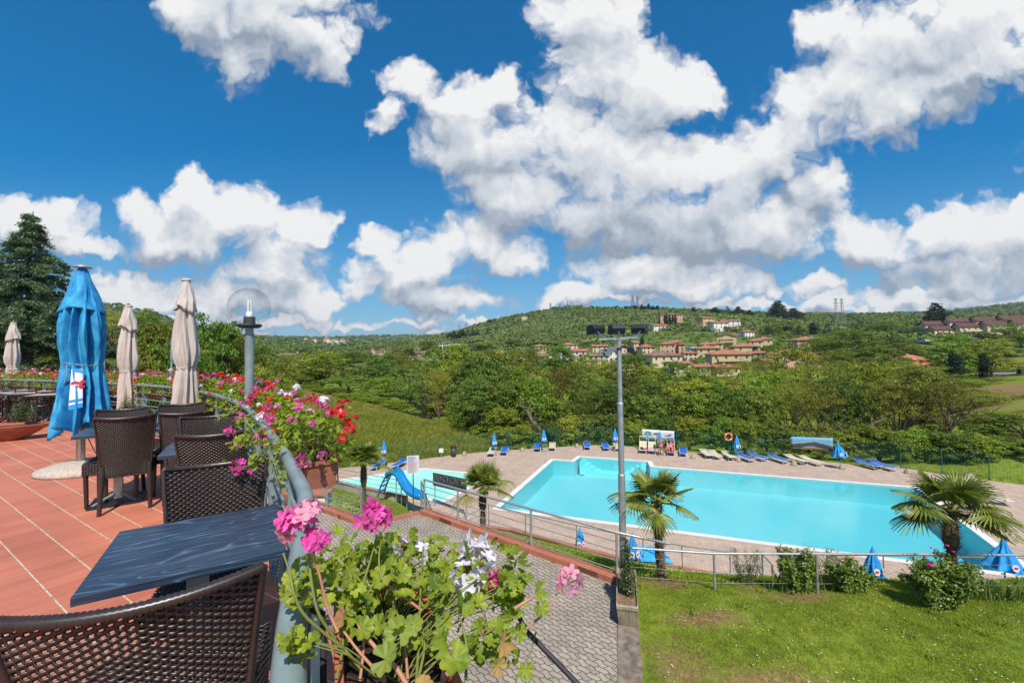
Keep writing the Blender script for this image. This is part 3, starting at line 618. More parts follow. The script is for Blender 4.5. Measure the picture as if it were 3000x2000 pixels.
ORD = ['first', 'second', 'third', 'fourth', 'fifth', 'sixth', 'seventh', 'eighth', 'ninth', 'tenth', 'eleventh', 'twelfth', 'thirteenth', 'fourteenth', 'fifteenth', 'sixteenth', 'seventeenth', 'eighteenth', 'nineteenth', 'twentieth']
_seen = {}
def uniq(s):
    k = _seen.get(s, 0); _seen[s] = k + 1
    return s if k == 0 else s + ', %s from the left' % (ORD[k] if k < 20 else '%dth' % (k + 1))
G_B = 'trees of the wooded belt'
# back row of the belt
u = 850
kinds = ['round', 'bright', 'loose', 'round', 'broad', 'loose', 'round', 'bright']
i = 0
while u < 3150:
    dep = 104 + rt.uniform(-10, 10); k = kinds[i % 8] if u < 2150 else ['loose', 'broad', 'loose', 'conifer' if i % 5 == 0 else 'loose'][i % 4]
    if u < 1250: dep = 122
    tree_px(u, prof(u) - 14 + rt.uniform(-18, 18), dep, rt.uniform(115, 150), k, uniq('%s tree of the rear row %s' % (LABK[k], where(u))), G_B); u += rt.uniform(58, 80); i += 1
u = 1330; i = 3
while u < 3150:
    dep = 76 + rt.uniform(-6, 6); k = kinds[(i * 3) % 8] if u < 2100 else ['loose', 'loose', 'bright', 'loose'][i % 4]
    if u > 2700: dep = 66
    tree_px(u, prof(u) + 34 + rt.uniform(-34, 24), dep, rt.uniform(130, 190), k, uniq('%s tree of the middle row %s' % (LABK[k], where(u))), G_B); u += rt.uniform(66, 92); i += 1
u = 1400; i = 0
while u < 3150:
    edge = np.interp(u, [1400, 1730, 2035, 2400, 2660, 3000], [42, 44, 41, 37, 34.5, 31.5]); dep = edge + 9 + rt.uniform(-1, 2)
    k = ['round', 'broad', 'bright', 'round', 'loose', 'broad'][i % 6] if u < 2200 else ['loose', 'broad', 'loose'][i % 3]
    tree_px(u, prof(u) + (98 if u < 2600 else 35) + rt.uniform(-42, 30), dep, rt.uniform(130, 180), k, uniq('%s tree in the front row %s' % (LABK[k], where(u))), G_B); u += rt.uniform(66, 92); i += 1
# undergrowth against the fence
u = 1500; i = 0
while u < 3200:
    edge = np.interp(u, [1400, 1730, 2035, 2400, 2660, 3000], [42, 44, 41, 37, 34.5, 31.5]); dep = edge + rt.uniform(1.6, 3.4); vt = np.interp(u, [1500, 1730, 2035, 2400, 2660, 3000], [1250, 1225, 1235, 1255, 1265, 1300]) + rt.uniform(-22, 22)
    tree_px(u, vt, dep, rt.uniform(90, 130), 'hedge', uniq('leafy bush at the fence %s' % where(u)), 'bushes along the pool fence', matk=['bright', 'broad', 'broad'][i % 3]); u += rt.uniform(44, 66); i += 1
# edge of the meadow: shrubs and trees from the left to the wood
for u, v, dep, wpx, k, lb in (
    (650, 1000, 42, 200, 'broad', 'dense green tree right of the globe lamp above the flowers'), (735, 1035, 60, 180, 'broad', 'dark green tree just right of the lamp post'),
    (800, 1050, 80, 150, 'bright', 'light green tree above the red flowers'), (944, 1032, 100, 170, 'bright', 'tall bright green tree at the top of the meadow'),
    (880, 1085, 96, 130, 'broad', 'rounded green tree at the upper meadow corner'), (1020, 1100, 96, 150, 'broad', 'broad green tree behind the meadow hedge'),
    (1110, 1105, 90, 140, 'bright', 'light green tree behind the middle of the meadow'), (1190, 1110, 84, 150, 'broad', 'dark rounded tree at the end of the meadow hedge'),
    (1285, 1085, 74, 150, 'loose', 'olive green tree left of the big dark tree'), (1240, 1160, 76, 90, 'conifer', 'narrow dark tree standing at the dirt path'),
    (1400, 1110, 58, 150, 'broad', 'large dark tree leaning over the meadow corner'), (1453, 1035, 84, 240, 'round', 'largest rounded green tree in the middle of the wood'),
    (1360, 1150, 62, 120, 'broad', 'bushy dark tree at the meadow corner'), (1475, 1190, 50, 110, 'bright', 'light green young tree behind the bare leaning trunk')):
    tree_px(u, v, dep, wpx, k, lb, 'trees round the meadow')
for u, v, dep, wpx in ((900, 1128, 90, 90), (960, 1132, 86, 90), (1030, 1150, 80, 110), (1090, 1160, 77, 110), (1150, 1172, 74, 110), (1420, 1240, 51, 90), (1340, 1215, 59, 90)):
    tree_px(u, v, dep, wpx, 'hedge', uniq('low green bush along the upper edge of the meadow'), 'bushes along the meadow edge')
# trees behind the terrace on the left
for u, v, dep, wpx, k, lb in (
    (500, 945, 30, 200, 'bright', 'leafy tree showing above the cream parasol beside the lamp'), (590, 925, 27, 210, 'broad', 'tall green tree left of the globe lamp'),
    (540, 1000, 22, 190, 'bright', 'light green tree above the flower boxes left of the lamp'), (650, 950, 33, 170, 'broad', 'leafy tree behind the globe lamp post'), (690, 985, 30, 150, 'broad', 'shaggy green tree right behind the lamp post'),
    (740, 1010, 36, 150, 'bright', 'green tree to the right of the lamp post'), (800, 1045, 40, 110, 'broad', 'low dark tree above the red geraniums'), (760, 1070, 27, 140, 'broad', 'rounded dark shrub above the red geraniums'), (850, 1120, 44, 80, 'hedge', 'small bush at the left tip of the meadow'),
    (460, 950, 52, 95, 'hedge', 'yellow-green round bush on the slope between two parasols'), (330, 905, 60, 110, 'loose', 'yellowish tree on the slope behind the blue parasol'), (380, 930, 85, 110, 'broad', 'green tree on the slope right of the blue parasol'),
    (430, 905, 120, 90, 'broad', 'green tree high on the slope left of the round bush'), (300, 985, 40, 90, 'pine', 'dark low conifer bough right behind the blue parasol')):
    tree_px(u, v, dep, wpx, k, lb, 'trees on the slope behind the terrace')
# trees among the houses
VT = [(2487, 968, 165, 190, 'round', 'large rounded dark green tree right of the pink house'), (2400, 990, 185, 130, 'round', 'dark tree beside the pink house'), (2786, 978, 112, 132, 'round', 'big round tree at the field in front of the terraced houses'), (2900, 992, 108, 128, 'round', 'round grey-green tree at the right field'),
 (2640, 1002, 160, 105, 'round', 'rounded pale tree in front of the terraced houses'), (2740, 888, 330, 62, 'pine', 'tall dark conifer standing above the terraced houses'), (2278, 882, 520, 58, 'pine', 'tall dark conifer on the crest of the hill'), (2322, 903, 520, 58, 'pine', 'second dark conifer on the crest right of the tall one'),
 (2250, 952, 300, 34, 'conifer', 'dark conifer above the olive slope'), (2338, 953, 300, 36, 'conifer', 'pointed conifer on the slope below the crest'), (2382, 945, 300, 28, 'cypress', 'dark column tree on the slope left of the big round tree'), (2423, 948, 290, 34, 'conifer', 'dark pointed tree above the large round tree'),
 (2310, 942, 330, 85, 'bright', 'bright green tree on the slope under the crest conifers'), (2260, 955, 310, 60, 'bright', 'green tree left of the bright slope tree'), (1880, 985, 245, 16, 'cypress', 'slim cypress beside the cream tower house'), (2213, 1015, 205, 14, 'cypress', 'slim cypress at the corner of the beige house'),
 (2786, 1030, 98, 26, 'cypress', 'left of two clipped slim cypresses'), (2804, 1040, 96, 26, 'cypress', 'right one of two clipped slim cypresses'), (2881, 1036, 100, 26, 'cypress', 'single clipped cypress left of the grey-green tree'), (2730, 1095, 95, 95, 'conifer', 'dark bushy conifer below the two clipped cypresses'),
 (2760, 1085, 104, 60, 'olive', 'olive tree in front of the clipped cypresses'), (2855, 1080, 110, 70, 'olive', 'olive tree left of the road'), (2690, 1080, 100, 70, 'broad', 'green tree right of the orange roofed bungalow'), (2640, 1045, 125, 60, 'broad', 'dark tree in front of the orange roofed bungalow'),
 (2280, 1010, 180, 90, 'broad', 'dark green tree between beige and pink house'), (2240, 1040, 165, 70, 'bright', 'green tree below the beige house'), (1870, 1030, 190, 55, 'broad', 'dark green tree left of the beige house'), (2055, 1048, 165, 30, 'bright', 'small bright tree beside the car park'),
 (1900, 1060, 150, 20, 'cypress', 'tiny cypress in front of the beige house'), (1250, 1000, 330, 60, 'broad', 'dark round tree behind the old villa'), (1180, 1012, 240, 75, 'broad', 'dark tree left of the old villa'), (1205, 1020, 230, 60, 'conifer', 'dark pointed tree left of the old villa'),
 (1380, 1005, 330, 60, 'olive', 'olive tree right of the old villa'), (1560, 1020, 250, 60, 'broad', 'green tree between the small cream houses'), (1490, 1035, 230, 50, 'olive', 'grey tree left of the small cream house'), (1670, 1035, 200, 70, 'olive', 'grey-green tree before the long roof'),
 (1425, 1000, 330, 70, 'broad', 'brownish round tree on the lower hill'), (1500, 995, 340, 70, 'broad', 'dark round tree on the lower hill'), (1590, 1000, 330, 80, 'bright', 'bright green tree on the lower hill'), (1530, 975, 420, 60, 'bright', 'bright tree halfway up the hill'), (2000, 955, 380, 40, 'broad', 'dark tree beside the white house'),
 (1975, 955, 360, 60, 'broad', 'dark clump of tree below the brick house'), (2140, 915, 520, 50, 'pine', 'dark tree on the crest left'), (2095, 900, 560, 36, 'pine', 'dark crest tree above the yellow house'), (2130, 897, 560, 30, 'conifer', 'pointed crest tree above the yellow house'), (2163, 898, 560, 34, 'pine', 'round crest tree left of the tall conifer'),
 (2195, 908, 560, 30, 'pine', 'small crest tree left of the tall conifer'), (2032, 900, 580, 14, 'cypress', 'tiny crest cypress above the brick house'), (880, 1020, 400, 40, 'broad', 'round green tree in the far valley'), (905, 1030, 330, 30, 'conifer', 'pointed dark tree in the far valley'),
 (2560, 1000, 190, 70, 'broad', 'dark tree below the lattice pylons'), (2520, 948, 330, 40, 'broad', 'dark round tree under the lattice pylons'), (2600, 940, 330, 60, 'broad', 'dark round tree right of the lattice pylons'), (2680, 955, 270, 110, 'olive', 'wide grey-green tree left of the terraced houses'), (2580, 950, 300, 90, 'bright', 'bright green tree above the big round tree'),
 (2950, 945, 240, 90, 'broad', 'dark tree in front of the right terraced house'), (2850, 1000, 200, 60, 'broad', 'dark tree under the terraced houses'), (2990, 975, 215, 90, 'broad', 'dark tree at the right edge below the terraced houses'), (2710, 1000, 215, 70, 'broad', 'dark tree below the left terraced house'), (2620, 985, 200, 90, 'broad', 'dark oak behind the pale round tree')]
for u_, v__, w__, d__, l__ in ((2690, 1062, 90, 150, 'dark hedge clump'), (2745, 1068, 100, 138, 'green hedge clump'), (2840, 1076, 110, 122, 'bushy hedge'), (2940, 1080, 120, 118, 'bushy hedge'), (2820, 1108, 120, 90, 'clipped bright green hedge'), (2870, 1116, 110, 92, 'clipped bright green hedge'), (2600, 1010, 120, 185, 'green thicket'), (2540, 1020, 110, 175, 'green thicket'), (2680, 1030, 110, 165, 'green thicket'), (2960, 1020, 130, 180, 'green thicket'), (2760, 1018, 120, 190, 'green thicket')): VT.append((u_, v__, d__, w__, 'hedge' if 'hedge' in l__ else 'broad', l__ + ' in the fields before the terraced houses'))
for u_, dx in ((1948, 0), (1953, 0), (1962, 0), (1970, 0), (1978, 0)): VT.append((u_, 920 + (u_ % 7), 365, 9, 'cypress', 'slim cypress of the row in front of the brick house'))
for u_ in (1838, 1858, 1880, 1890, 1900, 1912, 1925): VT.append((u_, 888 + (u_ * 7 % 13), 640, 16, 'cypress' if u_ % 4 else 'pine', 'dark cypress of the crest row beside the pylons'))
for a in ((1318, 975), (1330, 968), (1345, 972), (1356, 966), (1370, 965), (1385, 955), (1400, 962), (1395, 975), (1412, 968), (1430, 960), (1448, 970), (1462, 958), (1380, 980), (1420, 985), (1438, 990), (1452, 985), (1475, 975), (1340, 985), (1360, 988), (1400, 992)): VT.append((a[0], a[1], 480 + a[0] % 5 * 20, 22, ['cypress', 'pine', 'conifer'][a[0] % 3], 'dark conifer of the wood on the left flank of the hill'))
for a in ((1435, 938), (1450, 936), (1465, 938)): VT.append((a[0], a[1], 620, 24, 'pine', 'dark tree of the clump on the hill shoulder'))
for v_ in VT: tree_px(v_[0], v_[1], v_[2], v_[3], v_[4], uniq(v_[5]), 'trees among the houses and on the hill', sink=.5)
# bare leaning trunk behind the fence
def twisted(pts, r, label, name='bare_tree'):
    t = thing(name, label, 'tree', pts[0]); o = Vector(pts[0]); mb = MB(); mb.tube([Vector(p) - o for p in pts], r, 8); mb.build('trunk', BARK, t)
    mb = MB(); rs = random.Random(3)
    for i in range(1, len(pts)):
        for k in range(3):
            q = Vector(pts[i]) - o; d = Vector((rs.uniform(-1, 1), rs.uniform(-.6, .6), rs.uniform(-.2, 1))).normalized() * rs.uniform(.7, 1.6)
            mb.tube([q, q + d * .5 + Vector((0, 0, .1)), q + d], [r[i] * .4, r[i] * .25, .01], 5, False)
    mb.build('branch', BARK, t); return t
twisted([at(1600, 1290, 44.5), at(1580, 1255, 45), at(1560, 1235, 45.5), at(1545, 1205, 46), at(1520, 1180, 46)], [.16, .2, .24, .2, .08], 'bare grey leaning tree trunk with broken limbs behind the fence')
for (ps, lb) in ((((2520, 1340, 38), (2500, 1290, 38.6), (2470, 1262, 39), (2440, 1235, 39)), 'forked dark trunk leaning left behind the striped parasol'), (((2515, 1345, 38), (2545, 1285, 38.4), (2555, 1240, 38.6), (2600, 1225, 39)), 'forked dark trunk reaching right behind the fence')):
    twisted([at(*p) for p in ps], [.16, .14, .11, .05], lb)
# woods and olive groves too many to count
def mass(name, label, pts, rad, per, leaf, m, seed, flat=.8):
    rs = np.random.RandomState(seed); n = len(pts); e = sph(n * per, rs); e[:, 2] = np.abs(e[:, 2]) * 1.1 - .15
    c = np.repeat(pts, per, 0); r = np.repeat(rad, per); P = c + e * r[:, None] * (.75 + .3 * rs.rand(n * per, 1)) * np.array([1, 1, flat]) + np.array([0, 0, 1]) * r[:, None] * .5
    V, Fc = leafcards(P, e + np.array([0, 0, .4]), leaf * r, rs, .8); o = link(name, npmesh(name, V, Fc), m); tag(o, label, 'trees', kind='stuff'); return o
def scat(n, u0, u1, y0, y1, seed):
    rs = np.random.RandomState(seed); uu = rs.uniform(u0, u1, n); y = np.exp(rs.uniform(math.log(y0), math.log(y1), n)); x = (uu - 1500) / F * y
    return x, y, rs
hm1 = mat('woodland_leaf', (.185, .245, .045, 1), .7, .2, col2=(.065, .110, .022, 1), scale=.02, trans=.15, detail=6)
hm2 = mat('olive_grove_leaf', (.250, .290, .110, 1), .7, .2, col2=(.100, .150, .035, 1), scale=.03, trans=.1, detail=6)
x, y, rs = scat(12000, 1150, 2480, 330, 720, 3); dn = fbm(x / 40, y / 40); uu = x / y * F + 1500
k = (uu > 1420) | (y > 420); x, y = x[k], y[k]
mass('olive_grove', 'grey-green olive groves covering the hillside above the houses', np.stack([x, y, H(x, y)], 1), 1.1 + 1.3 * rs.rand(len(x)), 20, .40, hm2, 4)
x, y, rs = scat(17000, -700, 3700, 190, 3600, 8); dn = fbm(x / y * 9 + 40, np.log(y) * 7 + 3)
uu = x / y * F + 1500; k = (dn > .34) & ~((uu < 1480) & (y < 300)) & ~((uu > 1420) & (uu < 2480) & (y < 330)) & ~((uu > 2560) & (y > 130) & (y < 235)) & ~((y < 260) & (uu > 1050) & (uu < 1500) & (y > 200)); x, y = x[k], y[k]
mass('woodland', 'distant mixed woodland covering valley and far hills', np.stack([x, y, H(x, y)], 1), np.maximum(2.4, y * .0052) * (.7 + .6 * rs.rand(len(x))), 34, .40, hm1, 9)
x, y, rs = scat(1500, 1480, 2700, 150, 335, 13); dn = fbm(x / 18, y / 18); k = dn > .42; x, y = x[k], y[k]
mass('garden_shrubbery', 'green hedges and shrubs between the village houses', np.stack([x, y, H(x, y) - .5], 1), 1.0 + 1.1 * rs.rand(len(x)), 30, .36, hm1, 14)
# blue cedar at the left end of the terrace
def cedar(p, hgt, rad, label, seed):
    t = thing('cedar_tree', label, 'tree', p); rs = np.random.RandomState(seed); mb = MB()
    mb.tube([(0, 0, 0), (.05, 0, hgt * .5), (.1, 0, hgt * .8), (.25, 0, hgt)], [.28, .17, .08, .02], 8); mb.build('trunk', BARK, t)
    mb = MB(); PP = []; NN = []
    for i in range(190):
        f = rs.rand() ** .75; z = hgt * (.07 + .91 * f); L = rad * (1.0 - f) ** .95 * rs.uniform(.6, 1.1) + .12; a = rs.rand() * 6.283; d = Vector((math.cos(a), math.sin(a), 0)); up = (.35 + .45 * f) * L
        pts = [Vector((.1 * f, 0, z)) + d * L * s + Vector((0, 0, up * s - up * 1.15 * s * s * s)) for s in (0, .3, .6, .85, 1.)]
        mb.tube(pts, [.045 * (1.1 - f), .035 * (1.1 - f), .022 * (1.1 - f), .012, .005], 4, False)
        ns = int(30 * L) + 12
        for s in rs.rand(ns) ** .7:
            k = min(int(s * 4), 3); q = pts[k].lerp(pts[k + 1], s * 4 - k); sd = rs.uniform(-1, 1) * L * .24 * (1.15 - s) * 1.3; w_ = Vector((-d.y, d.x, 0)) * sd
            c = q + w_ + Vector((0, 0, -abs(sd) * .25)); n_ = 10
            PP.append(np.array(c)[None] + rs.normal(size=(n_, 3)) * np.array([.12, .12, .05])); NN.append(np.tile((0, 0, 1.0), (n_, 1)))
    mb.build('branches', BARK, t)
    P = np.concatenate(PP); V, Fc = leafcards(P, np.concatenate(NN), .085, rs, .30, .45); link('crown', npmesh('crown', V, Fc), LM['cedar'], t); return t
p = at(78, 1115, 25); cz = at(78, 620, 25).z; cedar((p.x, 25, -2.5), cz + 2.5, 5.2, 'big blue-green cedar with drooping boughs left of the blue parasol', 4)
p = at(-120, 1100, 27); cedar((p.x, 27, -2.5), 9.5, 5.0, 'lower cedar at the left edge of the picture', 5)
# ------------------------------------------------------------------ houses
HW = dict(cream=mat('wall_cream', (.62, .52, .36, 1), .9, var=.06), white=mat('wall_white', (.74, .70, .66, 1), .9, var=.05), beige=mat('wall_beige', (.56, .46, .27, 1), .9, var=.06), pink=mat('wall_pink', (.58, .35, .25, 1), .9, var=.06),
          yellow=mat('wall_yellow', (.62, .46, .20, 1), .9, var=.06), stone=mat('wall_stone', (.42, .37, .31, 1), .9, var=.2, scale=.8), grey=mat('wall_grey', (.42, .40, .40, 1), .9, var=.08))
ROOFM = mat('roof_terracotta', (.44, .17, .095, 1), .85, var=.2, scale=.7, col2=(.30, .12, .07, 1)); ROOFB = mat('roof_dark_red', (.13, .060, .048, 1), .85, var=.2, scale=.7); ROOFO = mat('roof_orange', (.54, .20, .095, 1), .85, var=.2, scale=.7); ROOFG = mat('roof_old_brown', (.30, .17, .11, 1), .85, var=.25, scale=.7)
SHUT = mat('window_dark', (.05, .04, .035, 1), .4, var=.1); FRM = mat('window_frame', (.55, .50, .45, 1), .7, var=.05); METW = mat('white_paint', (.72, .72, .72, 1), .5, var=.04)
def win_mesh(w_, h_):
    k = ('win', w_, h_)
    if k not in MATS:
        mb = MB(); mb.box((0, -.03, 0), (w_, .08, h_)); a = mb.mesh('window'); a.materials.append(FRM); mb = MB(); mb.box((0, -.06, 0), (w_ * .82, .06, h_ * .84)); b = mb.mesh('pane'); b.materials.append(SHUT); MATS[k] = (a, b)
    return MATS[k]
def roofmesh(w_, d_, h_, typ, oh=.6, th=.22):
    mb = MB(); a, b = w_ / 2 + oh, d_ / 2 + oh
    if typ == 'hip':
        r = max(a - b, 0); rr = max(b - a, 0)
        top = [(-r, -rr, h_), (r, -rr, h_), (r, rr, h_), (-r, rr, h_)] if (r > 0 or rr > 0) else [(0, 0, h_)] * 4
        if r > 0:
            vs = [(-a, -b, 0), (a, -b, 0), (a, b, 0), (-a, b, 0), (-r, 0, h_), (r, 0, h_)]; fs = [(0, 1, 5, 4), (1, 2, 5), (2, 3, 4, 5), (3, 0, 4)]
        else:
            vs = [(-a, -b, 0), (a, -b, 0), (a, b, 0), (-a, b, 0), (0, -rr, h_), (0, rr, h_)]; fs = [(0, 1, 4), (1, 2, 5, 4), (2, 3, 5), (3, 0, 4, 5)]
        mb.add(vs, fs); mb.add([(-a, -b, -th), (a, -b, -th), (a, b, -th), (-a, b, -th), (-a, -b, 0), (a, -b, 0), (a, b, 0), (-a, b, 0)], [(0, 3, 2, 1), (0, 1, 5, 4), (1, 2, 6, 5), (2, 3, 7, 6), (3, 0, 4, 7)])
    elif typ == 'gable':   # ridge along y
        vs = [(-a, -b, 0), (a, -b, 0), (a, b, 0), (-a, b, 0), (0, -b, h_), (0, b, h_)]; vs += [(x, y, z - th) for x, y, z in vs]
        mb.add(vs, [(0, 4, 5, 3), (4, 1, 2, 5), (6, 9, 11, 10), (10, 11, 8, 7), (0, 6, 10, 4), (4, 10, 7, 1), (2, 8, 11, 5), (5, 11, 9, 3), (0, 3, 9, 6), (1, 7, 8, 2)])
    else:                  # gable with ridge along x
        vs = [(-a, -b, 0), (a, -b, 0), (a, b, 0), (-a, b, 0), (-a, 0, h_), (a, 0, h_)]; vs += [(x, y, z - th) for x, y, z in vs]
        mb.add(vs, [(0, 1, 5, 4), (4, 5, 2, 3), (6, 10, 11, 7), (10, 9, 8, 11), (0, 6, 7, 1), (1, 7, 11, 5), (5, 11, 8, 2), (3, 9, 10, 4), (4, 10, 6, 0), (2, 8, 9, 3)])
    return mb
def block(t, cx, cy, z0, w_, d_, h_, wm, rm, typ, rh, floors, nwin, rs, bal=False, chim=1, side=True, oh=.6):
    """one volume of a house: wall body, roof, its windows"""
    mb = MB(); mb.box((cx, cy, z0 + h_ / 2 - 2), (w_, d_, h_ + 4))
    if typ in ('gable', 'gablex'):
        if typ == 'gable': mb.add([(cx - w_ / 2, cy - d_ / 2, z0 + h_), (cx + w_ / 2, cy - d_ / 2, z0 + h_), (cx, cy - d_ / 2, z0 + h_ + rh * .9), (cx - w_ / 2, cy + d_ / 2, z0 + h_), (cx + w_ / 2, cy + d_ / 2, z0 + h_), (cx, cy + d_ / 2, z0 + h_ + rh * .9)], [(0, 1, 2), (4, 3, 5)])
        else: mb.add([(cx - w_ / 2, cy - d_ / 2, z0 + h_), (cx - w_ / 2, cy + d_ / 2, z0 + h_), (cx - w_ / 2, cy, z0 + h_ + rh * .9), (cx + w_ / 2, cy - d_ / 2, z0 + h_), (cx + w_ / 2, cy + d_ / 2, z0 + h_), (cx + w_ / 2, cy, z0 + h_ + rh * .9)], [(1, 0, 2), (3, 4, 5)])
    mb.build('wall', wm, t)
    r = roofmesh(w_, d_, rh, typ, oh); ro = r.build('roof', rm, t); ro.location = (cx, cy, z0 + h_ + .22)
    for k in range(chim):
        c = MB(); c.box((rs.uniform(-.25, .25) * w_, rs.uniform(-.1, .25) * d_, rh * .75), (.6, .6, 1.5)); c.box((0, 0, -50), (.01, .01, .01)) if False else None; c.build('chimney', HW['stone'], ro)
    fh = h_ / floors; wa, wb = win_mesh(.95, 1.3)
    for f in range(floors):
        z = z0 + fh * (f + .58)
        for i in range(nwin):
            x = cx - w_ / 2 + w_ * (i + .5) / nwin + rs.uniform(-.2, .2)
            o = bpy.data.objects.new('window', wa); C.objects.link(o); o.parent = t; o.location = (x, cy - d_ / 2, z); p_ = bpy.data.objects.new('pane', wb); C.objects.link(p_); p_.parent = o
        if side:
            for sx in (-1, 1):
                o = bpy.data.objects.new('window', wa); C.objects.link(o); o.parent = t; o.location = (cx + sx * w_ / 2, cy + rs.uniform(-.15, .15) * d_, z); o.rotation_euler = (0, 0, sx * math.pi / 2); p_ = bpy.data.objects.new('pane', wb); C.objects.link(p_); p_.parent = o
        if bal and f > 0:
            b = MB(); b.box((cx, cy - d_ / 2 - .75, z0 + fh * f), (w_ * .7, 1.5, .16))
            b.box((cx, cy - d_ / 2 - 1.46, z0 + fh * f + .55), (w_ * .7, .07, .95)); [b.box((cx + s * w_ * .35, cy - d_ / 2 - .75, z0 + fh * f + .55), (.07, 1.5, .95)) for s in (-1, 1)]
            b.build('balcony', wm, t)
def house(u0, u1, vt, vb, dep, label, wm='cream', rm=None, yaw=0, typ='hip', floors=2, nwin=3, asp=.8, bal=False, ext=(), chim=1, rf=.16, group='houses of the village', name='house'):
    rs = random.Random(int(u0 * 7 + vt)); p = at((u0 + u1) / 2, vb, dep); W = (u1 - u0) / F * dep / (abs(math.cos(yaw)) + .8 * asp * abs(math.sin(yaw)))
    HT = (vb - vt) / F * dep; rh = W * min(1, asp) * rf if typ == 'hip' else W * rf * (.9 if typ == 'gable' else .9 * asp)
    h_ = max(HT - rh, 2.4); fh_ = h1(p.x, dep); z0 = p.z
    t = thing(name, label, name.replace('_', ' '), (p.x, dep, z0), yaw, group)
    if not ext: block(t, 0, 0, 0, W, W * asp, h_, HW[wm], rm or ROOFM, typ, rh, floors, nwin, rs, bal, chim)
    for (fx, fy, fw, fd, fhh, tp, fl, nw) in ext or ():
        block(t, fx * W, fy * W, 0, fw * W, fd * W, fhh * h_, HW[wm], rm or ROOFM, tp, fw * W * rf, fl, nw, rs, bal and fx == 0, 1 if fw > .4 else 0, side=fw > .3)
    return t
R_ = math.radians
house(2075, 2188, 1026, 1076, 170, 'large beige villa with hip roof, long balcony and white dish', 'beige', ROOFM, R_(-10), floors=2, nwin=4, asp=.7, bal=True)
house(1889, 1987, 1030, 1077, 176, 'pale beige two storey house with low brown roof and painted marks', 'cream', ROOFG, R_(8), floors=2, nwin=4, asp=.8)
house(1927, 2006, 994, 1036, 232, 'pink stepped house with staggered hip roofs and balconies', 'pink', ROOFM, R_(-15), floors=2, nwin=2, ext=((-.18, -.1, .6, .6, .85, 'hip', 2, 3), (.2, .15, .55, .5, 1, 'hip', 3, 2), (.38, -.2, .25, .35, .8, 'hip', 3, 1)), bal=True)
house(2036, 2106, 1012, 1050, 205, 'beige cube house with hip roof and two rows of windows', 'beige', ROOFM, R_(-12), floors=2, nwin=3, asp=.9)
house(2041, 2118, 998, 1030, 228, 'beige house with stepped roofs behind the beige cube house', 'beige', ROOFM, R_(-15), floors=2, nwin=3, ext=((-.15, 0, .6, .6, .9, 'hip', 2, 2), (.25, .1, .5, .5, 1, 'hip', 2, 2)), bal=True)
house(2099, 2158, 979, 1012, 262, 'tall beige gabled house with balconies on its right side', 'beige', ROOFM, R_(-25), 'gable', 3, 2, .8, True)
house(2142, 2216, 1006, 1046, 215, 'beige house with hip roof and two dark windows near the cypress', 'beige', ROOFM, R_(-12), floors=2, nwin=2, asp=.9)
house(2190, 2262, 986, 1026, 242, 'row of beige houses with stepped roofs and dishes', 'beige', ROOFM, R_(-20), floors=2, nwin=3, ext=((-.2, -.1, .6, .5, .85, 'hip', 2, 2), (.2, .1, .6, .5, 1, 'hip', 2, 2)), bal=True)
house(2323, 2397, 988, 1037, 190, 'pink house with stepped orange roofs and one wide dark window', 'pink', ROOFM, R_(-8), floors=2, nwin=1, asp=.8, chim=2)
house(2266, 2364, 1036, 1058, 150, 'low bungalow with wide orange hip roof among the trees', 'pink', ROOFO, R_(-5), floors=1, nwin=3, asp=.7, rf=.2)
house(1790, 1866, 1069, 1096, 150, 'house with long plain red roof just right of the floodlight mast', 'cream', ROOFM, R_(6), 'gablex', 1, 3, .5)
house(1962, 2016, 1061, 1084, 152, 'house showing only a flat red gable roof above the trees', 'cream', ROOFM, R_(10), 'gablex', 1, 3, .7)
house(2036, 2082, 1070, 1094, 148, 'small red roof left of the roof with the big dish', 'cream', ROOFM, R_(-20), 'gablex', 1, 3, .8)
house(2084, 2156, 1069, 1096, 147, 'red roof with the big red dish above the trees', 'cream', ROOFM, R_(5), 'gablex', 1, 3, .7)
house(1840, 1903, 997, 1032, 262, 'cream tower house with several small orange roofs', 'cream', ROOFO, R_(15), floors=3, nwin=2, ext=((-.2, .0, .45, .5, 1, 'gablex', 3, 2), (.2, -.1, .5, .5, .75, 'hip', 2, 2), (.35, -.2, .35, .4, .5, 'hip', 1, 1)))
house(1796, 1833, 1008, 1034, 258, 'small cream house with double orange roof by the floodlight mast', 'cream', ROOFO, R_(10), floors=2, nwin=3)
house(1626, 1722, 1023, 1056, 225, 'long white row house with orange roof and chimneys left of the mast', 'white', ROOFM, R_(-12), 'gablex', 2, 5, .45, chim=3)
house(1702, 1782, 1037, 1062, 205, 'low row of houses with brown roofs behind the mast', 'white', ROOFG, R_(4), 'gablex', 2, 5, .5, chim=2)
house(1766, 1812, 1023, 1062, 214, 'white house with brown roof directly behind the mast', 'white', ROOFG, R_(-6), 'gablex', 2, 3, .7)
house(1812, 1862, 1036, 1066, 212, 'grey house with dark brown roof right behind the mast', 'grey', ROOFG, R_(14), 'gablex', 1, 2, .8)
house(1700, 1748, 1053, 1072, 188, 'low orange roofed shed left of the mast base trees', 'cream', ROOFO, R_(8), 'gablex', 1, 2, .6)
house(1502, 1542, 1037, 1070, 228, 'cream gabled house half hidden by grey trees', 'cream', ROOFM, R_(-25), 'gable', 2, 2, .9)
house(1577, 1634, 1037, 1070, 215, 'pale blue-white gabled house with orange roofs', 'white', ROOFM, R_(22), 'gable', 2, 2, .9, chim=2)
house(1214, 1290, 1029, 1062, 300, 'old grey stone farm wing with brown tiled roof', 'stone', ROOFG, R_(-10), 'gablex', 2, 4, .4)
